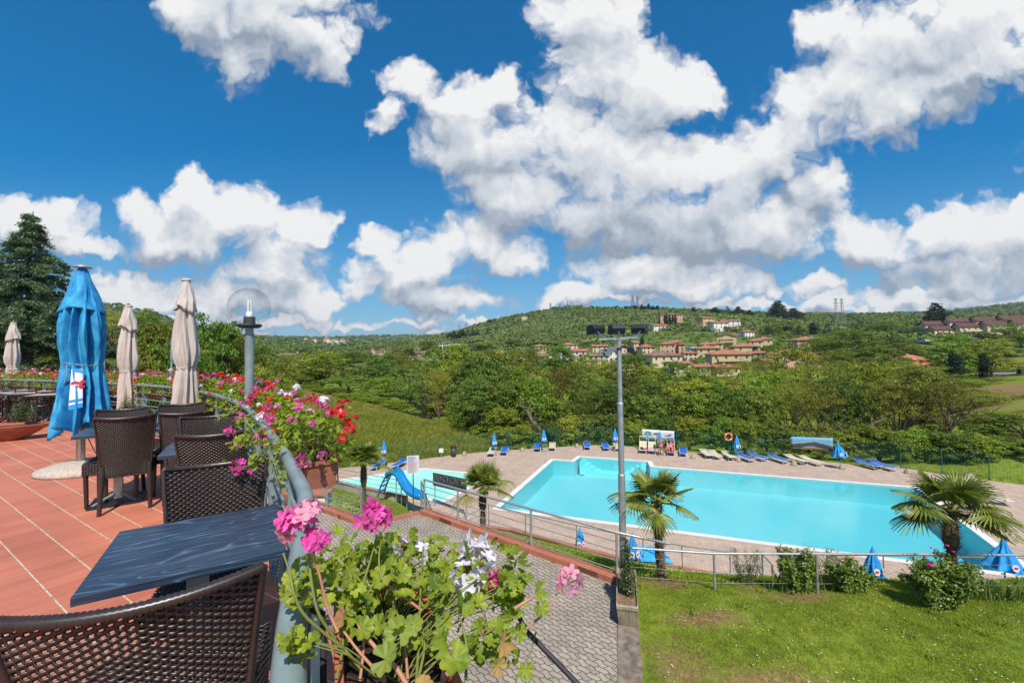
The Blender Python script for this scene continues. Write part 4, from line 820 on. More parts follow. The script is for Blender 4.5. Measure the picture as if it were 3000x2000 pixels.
house(1290, 1360, 1024, 1056, 305, 'old cream villa with wide tiled hip roof and square tower', 'cream', ROOFG, R_(5), floors=2, nwin=5, rf=.12, ext=((.08, 0, .9, .5, .8, 'hip', 2, 6), (-.28, .1, .28, .28, 1.25, 'hip', 3, 2)))
house(1196, 1213, 1035, 1052, 290, 'small yellow house left of the old stone farm', 'yellow', ROOFM, R_(0), floors=2, nwin=2)
house(1248, 1276, 1021, 1034, 330, 'brown roof of the farm building behind the stone wing', 'cream', ROOFG, R_(0), 'gablex', 1, 2, .6)
house(1899, 1955, 950, 975, 335, 'white hillside house with slanting red roof', 'white', ROOFM, R_(20), 'gablex', 2, 4, .6)
house(1932, 1997, 920, 955, 385, 'brick palazzo with orange roof behind a row of cypresses', 'pink', ROOFO, R_(-8), floors=3, nwin=6, asp=.5, rf=.08)
house(2040, 2091, 929, 951, 345, 'yellow hillside house with low tiled roof', 'yellow', ROOFM, R_(25), 'gablex', 2, 3, .6)
house(2074, 2130, 942, 963, 335, 'white hillside villa with red roofs below the yellow house', 'white', ROOFM, R_(15), 'gablex', 2, 3, .6, chim=2)
house(2110, 2165, 937, 957, 345, 'white villa with long red roof right of the yellow house', 'white', ROOFM, R_(-12), 'gablex', 2, 4, .5)
house(2633, 2724, 1041, 1090, 128, 'pinkish bungalow with two tier orange tiled roof', 'pink', ROOFO, R_(-5), floors=1, nwin=3, rf=.2, ext=((0, .15, .75, .55, 1, 'hip', 2, 1), (.1, -.22, .85, .4, .45, 'hip', 1, 3)), chim=0)
house(2366, 2398, 1056, 1068, 138, 'small grey-red roof below the pink house', 'cream', ROOFM, R_(20), 'gablex', 1, 1, .8)
house(826, 892, 1042, 1060, 150, 'low old building with brown roof showing above the left trees', 'cream', ROOFG, R_(5), 'gablex', 1, 4, .4)
for i, (a, b, v0, v1) in enumerate(((2718, 2790, 946, 992), (2790, 2866, 937, 985), (2868, 2948, 934, 975), (2950, 3040, 930, 972))):
    t = house(a, b, v0, v1, 268 - i * 4, ['left end block of the terraced housing with dark red roofs', 'second block of the dark roofed terraced housing', 'third block of the dark roofed terraced housing', 'right hand block of the terraced housing at the picture edge'][i], 'cream', ROOFB, R_(-4), 'gablex', 2, 4, .5, group='terraced housing on the right', ext=((0, .22, 1, .32, 1, 'gablex', 3, 4), (.0, -.12, .92, .36, .62, 'gablex', 2, 4)), bal=True)
for a in ((1640, 1690, 1005, 1024, 270, 'cream house above the long white row house', 'cream', .2), (1735, 1780, 1010, 1032, 262, 'cream house with orange roof left of the mast head', 'cream', -.2), (1868, 1915, 1012, 1036, 240, 'small cream house right of the tower house', 'cream', .3), (2000, 2040, 1030, 1056, 200, 'cream house beside the car park', 'cream', -.1), (2118, 2160, 1020, 1042, 225, 'cream house between beige villa and beige cube house', 'cream', .3),
    (2195, 2240, 1030, 1060, 185, 'beige house with orange roof right of the big villa', 'beige', -.3), (2225, 2275, 1052, 1080, 150, 'low cream house among trees right of the dish roof', 'cream', .1), (1560, 1600, 1010, 1032, 275, 'cream house under the wood on the lower hill', 'cream', .3), (1450, 1490, 1030, 1054, 245, 'cream farmhouse left of the small gabled house', 'cream', -.3), (2170, 2205, 968, 990, 300, 'white house on the slope left of the dirt track', 'white', .2)):
    house(a[0], a[1], a[2], a[3], a[4], a[5], a[6], ROOFM, a[7], 'gablex' if a[0] % 2 else 'hip', 2, 3, .75)
# far hamlets
rsv = random.Random(12)
for i in range(34):
    u = rsv.uniform(835, 1020); v = 1008 - rsv.random() * 12 - (abs(u - 930) < 60) * 2; w_ = rsv.uniform(7, 14)
    house(u - w_ / 2, u + w_ / 2, v - rsv.uniform(5, 8), v + 1, 1380 + rsv.uniform(-80, 120), 'small cream house of the far hilltop village', rsv.choice(['cream', 'white', 'yellow']), ROOFM, rsv.uniform(-.3, .3), rsv.choice(['gablex', 'hip']), 2, 2, .8, group='houses of the far hilltop village', chim=0)
for i in range(9):
    u = 1078 + i * 8 + rsv.uniform(-3, 3); v = 1035 + rsv.uniform(-8, 8)
    house(u - 6, u + 6, v - 7, v + 3, 420 + rsv.uniform(-20, 60), 'small red roofed house in the valley between the trees', 'cream', ROOFM, rsv.uniform(-.4, .4), 'gablex', 2, 2, .8, group='small houses in the valley', chim=0)
house(1195, 1219, 1005, 1013, 700, 'white villa alone on the far slope', 'white', ROOFM, .1, floors=2, nwin=4)
house(1526, 1544, 925, 938, 560, 'lonely farmhouse on the shoulder of the hill', 'cream', ROOFM, .3, 'gablex', 2, 2, .6)
house(1262, 1286, 990, 1000, 900, 'white group of walls in the gap between the hills', 'white', ROOFM, .3, 'gablex', 2, 3, .6)
for i, u in enumerate((2437, 2450, 2462, 2474)): house(u - 6, u + 7, 914 + i % 2 * 2, 924, 1350, 'small house of the hamlet under the lattice pylons', 'cream', ROOFM, .1, 'gablex', 2, 2, .6, group='hamlet under the pylons', chim=0)
house(2848, 2858, 913, 925, 1500, 'yellow tower house on the far right ridge', 'yellow', ROOFM, 0, floors=3, nwin=1, chim=0)
# gate pillar building at the right edge and the road
house(2990, 3040, 1074, 1105, 105, 'cream gate wall at the right picture edge', 'cream', ROOFG, 0, 'gablex', 1, 1, .4, chim=0)
rd = mat('asphalt', (.27, .26, .26, 1), .9, var=.1, scale=1)
def ribbon(name, px, wd, m, lift=.12, seg=10, **k):
    P = [at(*q) for q in px]; pts = []
    for i in range(len(P) - 1):
        for j in range(seg): pts.append(P[i].lerp(P[i + 1], j / seg))
    pts.append(P[-1]); V = []
    for i, p in enumerate(pts):
        d = pts[min(i + 1, len(pts) - 1)] - pts[max(i - 1, 0)]; s = Vector((-d.y, d.x, 0)).normalized() * wd / 2
        for q in (p - s, p + s): V.append((q.x, q.y, h1(q.x, q.y) + lift))
    mb = MB(); mb.add(V, [(2 * i, 2 * i + 1, 2 * i + 3, 2 * i + 2) for i in range(len(pts) - 1)]); return structure(mb.build(name, m))
ribbon('road', [(2740, 1140, 88), (2850, 1108, 104), (2910, 1096, 112), (3100, 1096, 112), (3400, 1100, 110)], 6, rd)
# pylons and masts
PYM = mat('galvanised_lattice', (.30, .31, .33, 1), .5, metal=.3, var=.1)
def pylon(u, vt, vb, dep, wpx, label, arms=3, group='electricity pylons', r=None):
    p = at(u, vb, dep); h_ = (vb - vt) / F * dep; W = wpx / F * dep; t = thing('electricity_pylon', label, 'pylon', (p.x, dep, p.z), .2, group); mb = MB(); r = r or max(.10, dep * .00028)
    c = lambda z: W * .5 * (1 - .78 * min(z / h_, 1))
    for sx in (-1, 1):
        for sy in (-1, 1): mb.tube([(sx * c(0), sy * c(0), -1), (sx * c(h_ * .6), sy * c(h_ * .6), h_ * .6), (sx * c(h_), sy * c(h_), h_)], r, 4, False)
    n = 9
    for i in range(n):
        z0, z1 = h_ * i / n, h_ * (i + 1) / n
        for sx, sy, tx, ty in ((-1, -1, 1, -1), (1, -1, 1, 1), (1, 1, -1, 1), (-1, 1, -1, -1)):
            mb.tube([(sx * c(z0), sy * c(z0), z0), (tx * c(z1), ty * c(z1), z1)], r * .6, 3, False); mb.tube([(tx * c(z0), ty * c(z0), z0), (sx * c(z1), sy * c(z1), z1)], r * .6, 3, False)
    mb.build('lattice_tower', PYM, t)
    if arms:
        a = MB()
        for k in range(arms):
            z = h_ * (.98 - .13 * k); L = W * (.75 if k != 1 else .95)
            for s in (-1, 1): a.tube([(0, 0, z), (s * L, 0, z)], r * .8, 4, False); a.tube([(0, 0, z - h_ * .04), (s * L, 0, z)], r * .6, 4, False)
        a.build('cross_arm', PYM, t)
    return t
pylon(2451, 873, 960, 480, 13, 'left one of the two tall round-topped lattice pylons', 2); pylon(2468, 874, 960, 480, 13, 'right one of the two tall round-topped lattice pylons', 2)
pylon(1613, 887, 913, 640, 7, 'leftmost pylon on the crest left of centre'); pylon(1641, 889, 911, 660, 5, 'small pylon between the leftmost pylon and the mast'); pylon(1663, 878, 910, 640, 3, 'thin radio mast on the crest', 0, None)
pylon(1854, 864, 903, 640, 8, 'left pylon beside the crest cypresses'); pylon(1868, 866, 903, 640, 8, 'right pylon beside the crest cypresses'); pylon(1346, 950, 978, 800, 6, 'left pylon of the pair on the left flank of the hill'); pylon(1366, 943, 975, 800, 6, 'right pylon of the pair on the left flank of the hill')
# building crane at the old villa
p = at(1297, 1050, 312); t = thing('tower_crane', 'thin white building crane standing behind the old villa', 'crane', p, 0); mb = MB(); mb.tube([(0, 0, 0), (0, 0, 11)], .3, 4); mb.build('mast', METW, t); mb = MB(); mb.beam((-3, 0, 9.2), (14, 0, 10.4), .3, .45); mb.tube([(0, 0, 11.4), (14, 0, 10.4)], .08, 3); mb.build('jib', METW, t)
# grey garages, car park and parked cars between the houses
CARM = [mat('car_paint_white', (.7, .7, .7, 1), .3, coat=.5, var=.02), mat('car_paint_grey', (.25, .26, .28, 1), .3, coat=.5, var=.02), mat('car_paint_blue', (.05, .12, .30, 1), .3, coat=.5, var=.02), mat('car_paint_red', (.35, .04, .03, 1), .3, coat=.5, var=.02)]
GLS = mat('car_glass', (.02, .025, .03, 1), .1, var=0); TYR = mat('tyre_rubber', (.02, .02, .02, 1), .8, var=.05)
def car(u, v, dep, yaw, cm, label):
    p = at(u, v, dep); t = thing('parked_car', label, 'car', (p.x, dep, p.z), yaw, 'cars parked in the village'); mb = MB()
    prof = [(-2.1, .35), (-2.1, .8), (-1.9, .95), (-1.2, 1.0), (-.6, 1.0), (1.6, 1.02), (2.05, .95), (2.1, .5), (2.05, .32)]
    vs = [(x, s * .85, z) for s in (-1, 1) for x, z in prof]; n = len(prof); mb.add(vs, [tuple(range(n))[::-1], tuple(range(n, 2 * n))] + [(i, (i + 1) % n, n + (i + 1) % n, n + i) for i in range(n)]); bevel(mb.build('body', cm, t), .06)
    mb = MB(); pr = [(-1.1, 1.0), (-.5, 1.42), (1.0, 1.45), (1.75, 1.02)]; vs = [(x, s * .76, z) for s in (-1, 1) for x, z in pr]; mb.add(vs, [(3, 2, 1, 0), (4, 5, 6, 7), (0, 1, 5, 4), (1, 2, 6, 5), (2, 3, 7, 6)]); mb.build('windows', GLS, t)
    mb = MB(); mb.box((.25, 0, 1.45), (1.5, 1.4, .05)); mb.build('roof', cm, t)
    for x in (-1.3, 1.3):
        for s in (-1, 1): mb = MB(); mb.lathe([(0, -.1), (.32, -.1), (.32, .1), (0, .1)], (x, s * .82, .32), 12, Matrix.Rotation(math.pi / 2, 3, 'X')); mb.build('wheel', TYR, t)
for i, (u, v, d, y, k, l) in enumerate(((2020, 1021, 222, .3, 1, 'grey car in the car park right of the pink stepped house'), (2032, 1022, 222, .3, 0, 'white car in the car park right of the pink stepped house'), (2026, 1028, 215, .3, 2, 'dark blue car parked in front of the grey and white ones'), (2628, 1001, 215, 0, 0, 'white car under the trees left of the terraced houses'), (2706, 1001, 212, 0, 0, 'white car parked in front of the left terraced house'), (2696, 1003, 205, 0, 2, 'blue car beside the white one at the terraced houses'), (2862, 1003, 205, 0, 2, 'blue car beneath the terraced houses right of the round tree'), (2060, 1070, 165, .1, 1, 'grey car behind the garden wall under the beige villa'), (2030, 1066, 168, .1, 3, 'red car behind the garden wall beside the small bright tree'))): car(u, v, d, y, CARM[k], l)
# ------------------------------------------------------------------ poolside
GREEN = mat('fence_green', (.015, .14, .085, 1), .5, var=.08); STEEL = mat('galvanised_steel', (.44, .46, .47, 1), .45, metal=.5, var=.12, scale=8); STEELG = mat('green_grey_paint', (.20, .26, .23, 1), .5, var=.12, scale=5, metal=.2)
ALU = mat('white_aluminium', (.75, .76, .78, 1), .35, metal=.2, var=.03); CONC = mat('rough_concrete', (.42, .34, .27, 1), .95, var=.2, scale=12, bump=.01)
def fence_mesh_mat():
    m = bpy.data.materials.new('fence_wire'); m.use_nodes = True; t = m.node_tree; t.nodes.clear(); out = nd(t, 'ShaderNodeOutputMaterial'); p = nd(t, 'ShaderNodeBsdfPrincipled', i_Roughness=.5); p.inputs['Base Color'].default_value = (.02, .13, .085, 1)
    return m
# fence: posts and wire panels, one thing per bay run
FP = [Vector((p.x, p.y, ZD)) for p in DECK_FAR]
fpts = [p + Vector((0, .35, 0)) for p in FP[1:]]
fl = [0]
for i in range(1, len(fpts)): fl.append(fl[-1] + (fpts[i] - fpts[i - 1]).length)
def falong(s):
    for i in range(1, len(fpts)):
        if s <= fl[i] or i == len(fpts) - 1: return fpts[i - 1].lerp(fpts[i], (s - fl[i - 1]) / (fl[i] - fl[i - 1]))
t = thing('wire_fence', 'green wire mesh fence running along the far side of the pool deck', 'fence', fpts[0]); o = fpts[0]
n = int(fl[-1] / 2.35); FH = 1.9
pm = MB(); pm.tube([(0, 0, -.6), (0, 0, FH)], .032, 6); pme = pm.mesh('post'); pme.materials.append(GREEN)
wm_ = MB()
for i in range(n + 1):
    q = falong(fl[-1] * i / n) - o; po = bpy.data.objects.new('post', pme); C.objects.link(po); po.parent = t; po.location = q
    if i < n:
        r_ = falong(fl[-1] * (i + 1) / n) - o
        for z in np.arange(.08, FH, .13): wm_.beam(q + Vector((0, 0, z)), r_ + Vector((0, 0, z)), .006, .010)
        for k in range(1, 14): s = q.lerp(r_, k / 14); wm_.beam(s, s + Vector((0, 0, FH)), .006, .006)
wm_.build('wire_mesh', GREEN, t)
# sunbeds
SBB = mat('sunbed_blue_fabric', (.015, .13, .48, 1), .7, var=.06); SBC = mat('sunbed_cream_fabric', (.58, .52, .36, 1), .7, var=.06)
def sunbed_parts(mode):
    """mode flat, back raised, canopy; returns list of name, mesh"""
    f = MB(); fab = MB(); can = MB(); L, W, Hh = 1.9, .62, .36; r = .016
    ang = {'flat': math.radians(8), 'raised': math.radians(48)}[mode]; bx = .62
    hx, hz = bx + (L - bx - .62) * 0, Hh
    fold = 1.25
    for s in (-1, 1):
        f.tube([(0, s * W / 2, Hh), (fold, s * W / 2, Hh), (fold + .68 * math.cos(ang), s * W / 2, Hh + .68 * math.sin(ang))], r, 6)
        f.tube([(.28, s * (W / 2 + .01), Hh), (.12, s * (W / 2 + .01), .015)], r, 6); f.tube([(1.35, s * (W / 2 + .01), Hh), (1.52, s * (W / 2 + .01), .015)], r, 6)
    f.tube([(.12, -W / 2, .02), (.12, W / 2, .02)], r, 6); f.tube([(1.52, -W / 2, .02), (1.52, W / 2, .02)], r, 6); f.tube([(0, -W / 2, Hh), (0, W / 2, Hh)], r, 6)
    e = (fold + .68 * math.cos(ang), Hh + .68 * math.sin(ang)); f.tube([(e[0], -W / 2, e[1]), (e[0], W / 2, e[1])], r, 6)
    n = 14; vs = []; 
    for i in range(n + 1):
        x = .03 + (e[0] if False else 1) * 0; s = i / n * (fold + .68)
        if s < fold: X, Z = s, Hh
        else: X, Z = fold + (s - fold) * math.cos(ang), Hh + (s - fold) * math.sin(ang)
        for k in range(5): y = -W / 2 + .02 + (W - .04) * k / 4; vs.append((X, y, Z + .012 - .02 * math.sin(math.pi * k / 4)))
    fab.add(vs, [(i * 5 + k, (i + 1) * 5 + k, (i + 1) * 5 + k + 1, i * 5 + k + 1) for i in range(n) for k in range(4)], True)
    if mode == 'flat':
        can.box((fold + .63, 0, Hh + .12), (.30, W + .04, .03))
    else:
        for s in (-1, 1): f.tube([(fold, s * (W / 2 + .02), Hh), (e[0] + .12, s * (W / 2 + .02), e[1] + .42)], .012, 6)
        can.box((e[0] + .12, 0, e[1] + .43), (.30, W + .06, .03))
    return [('frame', f), ('mat_cover', fab), ('sunshade', can)]
SBP = {}
for md in ('flat', 'raised'):
    for cn, cm in (('blue', SBB), ('cream', SBC)):
        L_ = []
        for nm, mb in sunbed_parts(md):
            me = mb.mesh(nm); me.materials.append(ALU if nm == 'frame' else cm); L_.append((nm, me))
        SBP[md, cn] = L_
_sb = [0]
def sunbed(u, v, col, label, md='flat', yaw=None, z=ZD):
    p = on(u, v, z); base = POOLDIR + math.pi / 2 + .25 if yaw is None else yaw
    t = thing('sunbed', label, 'sunbed', (p.x, p.y, z), base, 'sunbeds along the pool deck')
    for nm, me in SBP[md, col]:
        o = bpy.data.objects.new(nm, me); C.objects.link(o); o.parent = t
        if nm == 'mat_cover':
            pass
    return t
for a in ((915, 1376, 'blue', 'blue sunbed farthest left, beside the low blue parasol'), (1089, 1381, 'blue', 'blue sunbed half hidden behind the left palm'), (1152, 1377, 'blue', 'blue sunbed right of the parasol near the white rules board'),
          (1436, 1340, 'cream', 'cream sunbed left of the parasol in front of the dark tree'), (1474, 1336, 'blue', 'blue sunbed right of the parasol in front of the dark tree'), (1574, 1325, 'blue', 'blue sunbed with steep head end left of the second far parasol'),
          (1618, 1323, 'cream', 'cream sunbed right of the second far parasol'), (1722, 1320, 'blue', 'lone blue sunbed left of the floodlight mast'), (1778, 1323, 'blue', 'blue sunbed touching the floodlight mast in view'), (1814, 1325, 'cream', 'cream sunbed just right of the floodlight mast'),
          (2003, 1340, 'blue', 'blue sunbed right of the woman on the red towel'), (2080, 1346, 'cream', 'first of three cream sunbeds under the life ring'), (2107, 1349, 'cream', 'second of three cream sunbeds under the life ring'), (2148, 1352, 'cream', 'cream sunbed beneath the parasol next to the life ring'),
          (2208, 1357, 'blue', 'first of two neighbouring blue sunbeds left of the landscape banner'), (2245, 1354, 'blue', 'second of two neighbouring blue sunbeds left of the landscape banner'), (2308, 1361, 'blue', 'blue sunbed below the left end of the landscape banner'), (2362, 1364, 'cream', 'left cream sunbed under the landscape banner'),
          (2408, 1368, 'cream', 'right cream sunbed under the landscape banner'), (2578, 1379, 'blue', 'left one of two blue sunbeds right of the leaning parasol'), (2627, 1383, 'blue', 'right one of two blue sunbeds right of the leaning parasol'), (2965, 1482, 'cream', 'cream sunbed alone at the right edge of the deck')):
    yw = None
    if 1850 < a[0] < 2020: yw = 1.22
    if a[0] > 2150: yw = POOLDIR + math.pi / 2 + .55
    if a[0] > 2900: yw = 2.6
    if a[0] < 1200: yw = POOLDIR + math.pi / 2 + .1
    sunbed(*a, yaw=yw)
s1 = sunbed(1882, 1330, 'cream', 'raised cream sunbed with dark bag on it left of the standing man', 'raised', 1.22); s2 = sunbed(1909, 1332, 'cream', 'raised cream sunbed draped with a lilac towel', 'raised', 1.22); s3 = sunbed(1966, 1337, 'blue', 'raised blue sunbed with the woman lying on it', 'raised', 1.22)
# towels and bag on the sunbeds
def drape(name, sb, x0, x1, m, label, cat, w_=.66, drop=.12, ang=None, kind='raised'):
    fold = 1.25; a = math.radians(48) if kind == 'raised' else math.radians(8); mb = MB(); vs = []; n = 16; rs = random.Random(int(x0 * 100))
    prof = [(-w_ / 2 - .02, -drop), (-w_ / 2 - .015, -.01), (-w_ * .25, .022), (0, .016), (w_ * .25, .022), (w_ / 2 + .015, -.01), (w_ / 2 + .02, -drop)]
    for i in range(n + 1):
        s = x0 + (x1 - x0) * i / n
        X, Z = (s, .36) if s < fold else (fold + (s - fold) * math.cos(a), .36 + (s - fold) * math.sin(a))
        for y, dz in prof: vs.append((X + rs.uniform(-.01, .01), y, Z + dz + .012 + rs.uniform(-.006, .006)))
    k = len(prof); mb.add(vs, [(i * k + j, (i + 1) * k + j, (i + 1) * k + j + 1, i * k + j + 1) for i in range(n) for j in range(k - 1)], True)
    o = mb.build(name, m); o.matrix_world = sb.matrix_basis; so_ = o.modifiers.new('s', 'SOLIDIFY'); so_.thickness = .008; tag(o, label, cat); return o
bpy.context.view_layer.update()
LIL = mat('lilac_towelling', (.50, .36, .62, 1), .95, var=.06, scale=20); RED = mat('red_towelling', (.55, .02, .03, 1), .95, var=.08, scale=20); YEL = mat('yellow_cloth', (.70, .48, .12, 1), .9, var=.05); BLK = mat('black_fabric', (.02, .02, .025, 1), .7, var=.1); SAC = mat('pale_cloth', (.62, .55, .50, 1), .9, var=.1, scale=12)
drape('towel', s2, -.02, .72, LIL, 'lilac towel hanging over the foot of the raised cream sunbed', 'towel'); drape('towel', s2, 1.05, 1.35, YEL, 'yellow cloth on the back of the raised cream sunbed', 'towel', .4, .0); drape('towel', s3, .25, 1.92, RED, 'red towel under the sunbathing woman', 'towel')
def blob(name, p, sc, m, label, cat, seed=1, rot=0):
    bm = bmesh.new(); bmesh.ops.create_icosphere(bm, subdivisions=3, radius=1); rs = np.random.RandomState(seed); ph = rs.rand(6) * 6
    for v in bm.verts:
        k = 1 + .16 * math.sin(v.co.x * 4 + ph[0]) + .14 * math.sin(v.co.y * 5 + ph[1]) + .10 * math.sin(v.co.z * 7 + ph[2]); v.co = Vector((v.co.x * k * sc[0], v.co.y * k * sc[1], max(v.co.z, -.55) * k * sc[2]))
    me = bpy.data.meshes.new(name); bm.to_mesh(me); bm.free(); me.polygons.foreach_set('use_smooth', [True] * len(me.polygons)); o = link(name, me, m); o.location = p; o.rotation_euler = (0, 0, rot); tag(o, label, cat); return o
p = s1.matrix_basis @ Vector((.55, 0, .44)); blob('bag', p, (.20, .26, .10), BLK, 'black bag lying on the raised cream sunbed', 'bag'); p = s1.matrix_basis @ Vector((.45, -.08, .50)); blob('folded_cloth', p, (.10, .12, .05), SAC, 'white folded cloth on the black bag', 'cloth', 3)
p = on(1942, 1334, ZD); blob('beach_bag', p + Vector((.05, .45, .17)), (.22, .2, .26), SAC, 'white and red beach bag on the ground between the man and the blue sunbed', 'bag', 5)
p = on(1897, 1330, ZD); blob('beach_bag', p + Vector((0, .5, .2)), (.13, .2, .3), RED, 'red bag on the ground between the two raised cream sunbeds', 'bag', 6)
# parasols by the pool (closed)
BLU = mat('parasol_blue', (.012, .21, .62, 1), .75, var=.14, scale=2.5, col2=(.04, .40, .80, 1)); WHT = mat('print_white', (.72, .74, .78, 1), .8, var=.04); REDP = mat('print_red', (.60, .03, .05, 1), .8, var=.04); POLB = mat('pole_blue', (.02, .28, .55, 1), .5, var=.05)
def fold_mesh(Lc, r0, r1, nf, depth, open_=0, seed=0, n=40, m=16, twist=.0, rtop=.02):
    """closed canopy: star shaped folds hanging from the tip"""
    rs = random.Random(seed); ph = [rs.uniform(.75, 1.15) for _ in range(nf)]; hem = [rs.uniform(-.08, .08) for _ in range(nf)]; vs = []
    for i in range(m + 1):
        s = i / m; z = -Lc * s; R = rtop + (r0 - rtop) * min(1, s * 2.2) ** .8 + (r1 - r0) * max(0, s - .35) / .65
        for k in range(n):
            t = 2 * math.pi * k / n + twist * s; f = nf * k / n; q = ph[int(f) % nf]; w_ = math.cos(2 * math.pi * f); r = R * (1 + depth * w_ * min(1, s * 2)) * (1 + (q - 1) * s * .8)
            vs.append((r * math.cos(t), r * math.sin(t), z + hem[int(f) % nf] * Lc * .5 * s * s + (.03 * Lc * w_ * s if s > .9 else 0)))
    mb = MB(); mb.add(vs, [(i * n + k, (i + 1) * n + k, (i + 1) * n + (k + 1) % n, i * n + (k + 1) % n) for i in range(m) for k in range(n)], True); return mb
def emblem(t, z, R, ang, sc=1.0):
    """red swirl on a white oval printed on the cloth"""
    for k, a in enumerate(ang):
        g = bpy.data.objects.new('printed_oval', None)
        n = Vector((math.cos(a), math.sin(a), .12)).normalized(); u_ = Vector((-math.sin(a), math.cos(a), 0)); v_ = n.cross(u_)
        c = Vector((math.cos(a) * R, math.sin(a) * R, z)); mb = MB(); vs = [c + n * .004] + [c + n * .004 + u_ * math.cos(x) * .10 * sc + v_ * math.sin(x) * .13 * sc for x in np.linspace(0, 2 * math.pi, 21)[:-1]]
        mb.add(vs, [(0, i, i % 20 + 1) for i in range(1, 21)]); o = mb.build('printed_oval', WHT, t)
        mb = MB(); vs = [c + n * .008] + [c + n * .008 + u_ * (math.cos(x) * .065 * sc + .01 * math.sin(3 * x)) + v_ * math.sin(x) * .045 * sc for x in np.linspace(0, 2 * math.pi, 21)[:-1]]; mb.add(vs, [(0, i, i % 20 + 1) for i in range(1, 21)]); mb.build('printed_mark', REDP, o)
def parasol(u, vb, vt, dep_z, label, r=.16, Lf=.55, lean=(0, 0), base=True, R1=None, nf=8, em=True, dep=None):
    p = on(u, vb, dep_z) if dep is None else at(u, vb, dep); dep = p.y; top = at(u, vt, dep).z - p.z
    t = thing('parasol', label, 'parasol', p, 0, 'closed blue parasols by the pool'); t.rotation_euler = (lean[0], lean[1], 0)
    mb = MB(); mb.tube([(0, 0, .02), (0, 0, top - .03)], .024, 8); mb.build('pole', POLB, t)
    c = fold_mesh(top * Lf, r * .85, R1 or r * 1.3, nf, .28, seed=int(u)); o = c.build('canopy', BLU, t); o.location = (0, 0, top)
    if em: emblem(t, top * (1 - Lf * .78), (R1 or r * 1.3) * 1.12, (-1.9, -.9), sc=min(1.1, r / .16))
    if base: b = MB(); b.lathe([(0, 0), (.24, 0), (.24, .08), (.10, .30), (.04, .32), (0, .32)], n=10); b.build('base', CONC, t)
    return t
parasol(1125, 1362, 1291, ZD, 'closed blue parasol above the rules board and the left palm'); parasol(1449, 1332, 1269, ZD, 'closed blue parasol in front of the dark meadow corner tree'); parasol(1594, 1321, 1258, ZD, 'closed blue parasol by the bare leaning trunk')
parasol(1803, 1322, 1254, ZD, 'closed blue parasol half behind the floodlight mast'); parasol(1934, 1329, 1261, ZD, 'closed blue parasol before the white banner behind the man'); parasol(2160, 1347, 1274, ZD, 'closed blue parasol right of the life ring', R1=.24)
parasol(2466, 1373, 1291, ZD, 'half open leaning blue parasol right of the landscape banner', R1=.42, lean=(0, -.12))
parasol(1700, 1612, 1543, ZD, 'closed slim blue parasol seen through the railing left of the mast', dep=20.5, base=False, Lf=.85, R1=.2); parasol(1854, 1652, 1559, ZD, 'closed blue parasol seen through the railing right of the mast', dep=18.6, base=False, Lf=.8, R1=.23)
parasol(2560, 1703, 1601, ZD, 'closed blue parasol with two red marks behind the roses', dep=16.6, base=False, Lf=.8, R1=.26); parasol(2945, 1712, 1566, ZD, 'wide loosely folded blue parasol at the right behind the palm fronds', dep=16.2, base=False, Lf=.68, R1=.50, nf=7)
parasol(917, 1402, 1345, ZD, 'low blue parasol at the left end behind the flower box', r=.28, R1=.4, Lf=.7)
# blue folded cloth lying right of the mast
mb = MB(); q = on(1870, 1650, -7.6); mb.add([(0, 0, 0), (1.3, -.2, 0), (1.1, .55, .35), (.15, .6, .4)], [(0, 1, 2, 3)]); o = mb.build('folded_tarpaulin', BLU); o.location = q + Vector((.1, 0, .1)); o.modifiers.new('s', 'SOLIDIFY').thickness = .04; tag(o, 'flat blue tarpaulin lying right of the floodlight mast', 'tarpaulin')
# loose parasol bases
bm_ = MB(); bm_.lathe([(0, 0), (.26, 0), (.24, .06), (.14, .33), (.05, .34), (0, .30)], n=8); bme = bm_.mesh('parasol_base'); bme.materials.append(CONC)
for u, v, l in ((983, 1378, 'concrete parasol base at the left end of the deck'), (1360, 1333, 'concrete parasol base right of the waste bin'), (1487, 1323, 'concrete parasol base right of the first blue sunbed pair'), (1530, 1321, 'concrete parasol base between two far parasols'), (1691, 1310, 'low round parasol base at the fence left of the mast'),
                (2030, 1342, 'concrete parasol base right of the blue sunbed near the woman'), (2163, 1351, 'concrete parasol base beside the third cream sunbed'), (2326, 1362, 'concrete parasol base below the landscape banner'), (2660, 1386, 'concrete parasol base right of the right blue sunbed pair'), (2842, 1400, 'broken round parasol base near the right end of the fence')):
    o = bpy.data.objects.new('concrete_block', bme); C.objects.link(o); o.location = on(u, v, ZD); tag(o, l, 'concrete block', 'loose concrete parasol blocks')
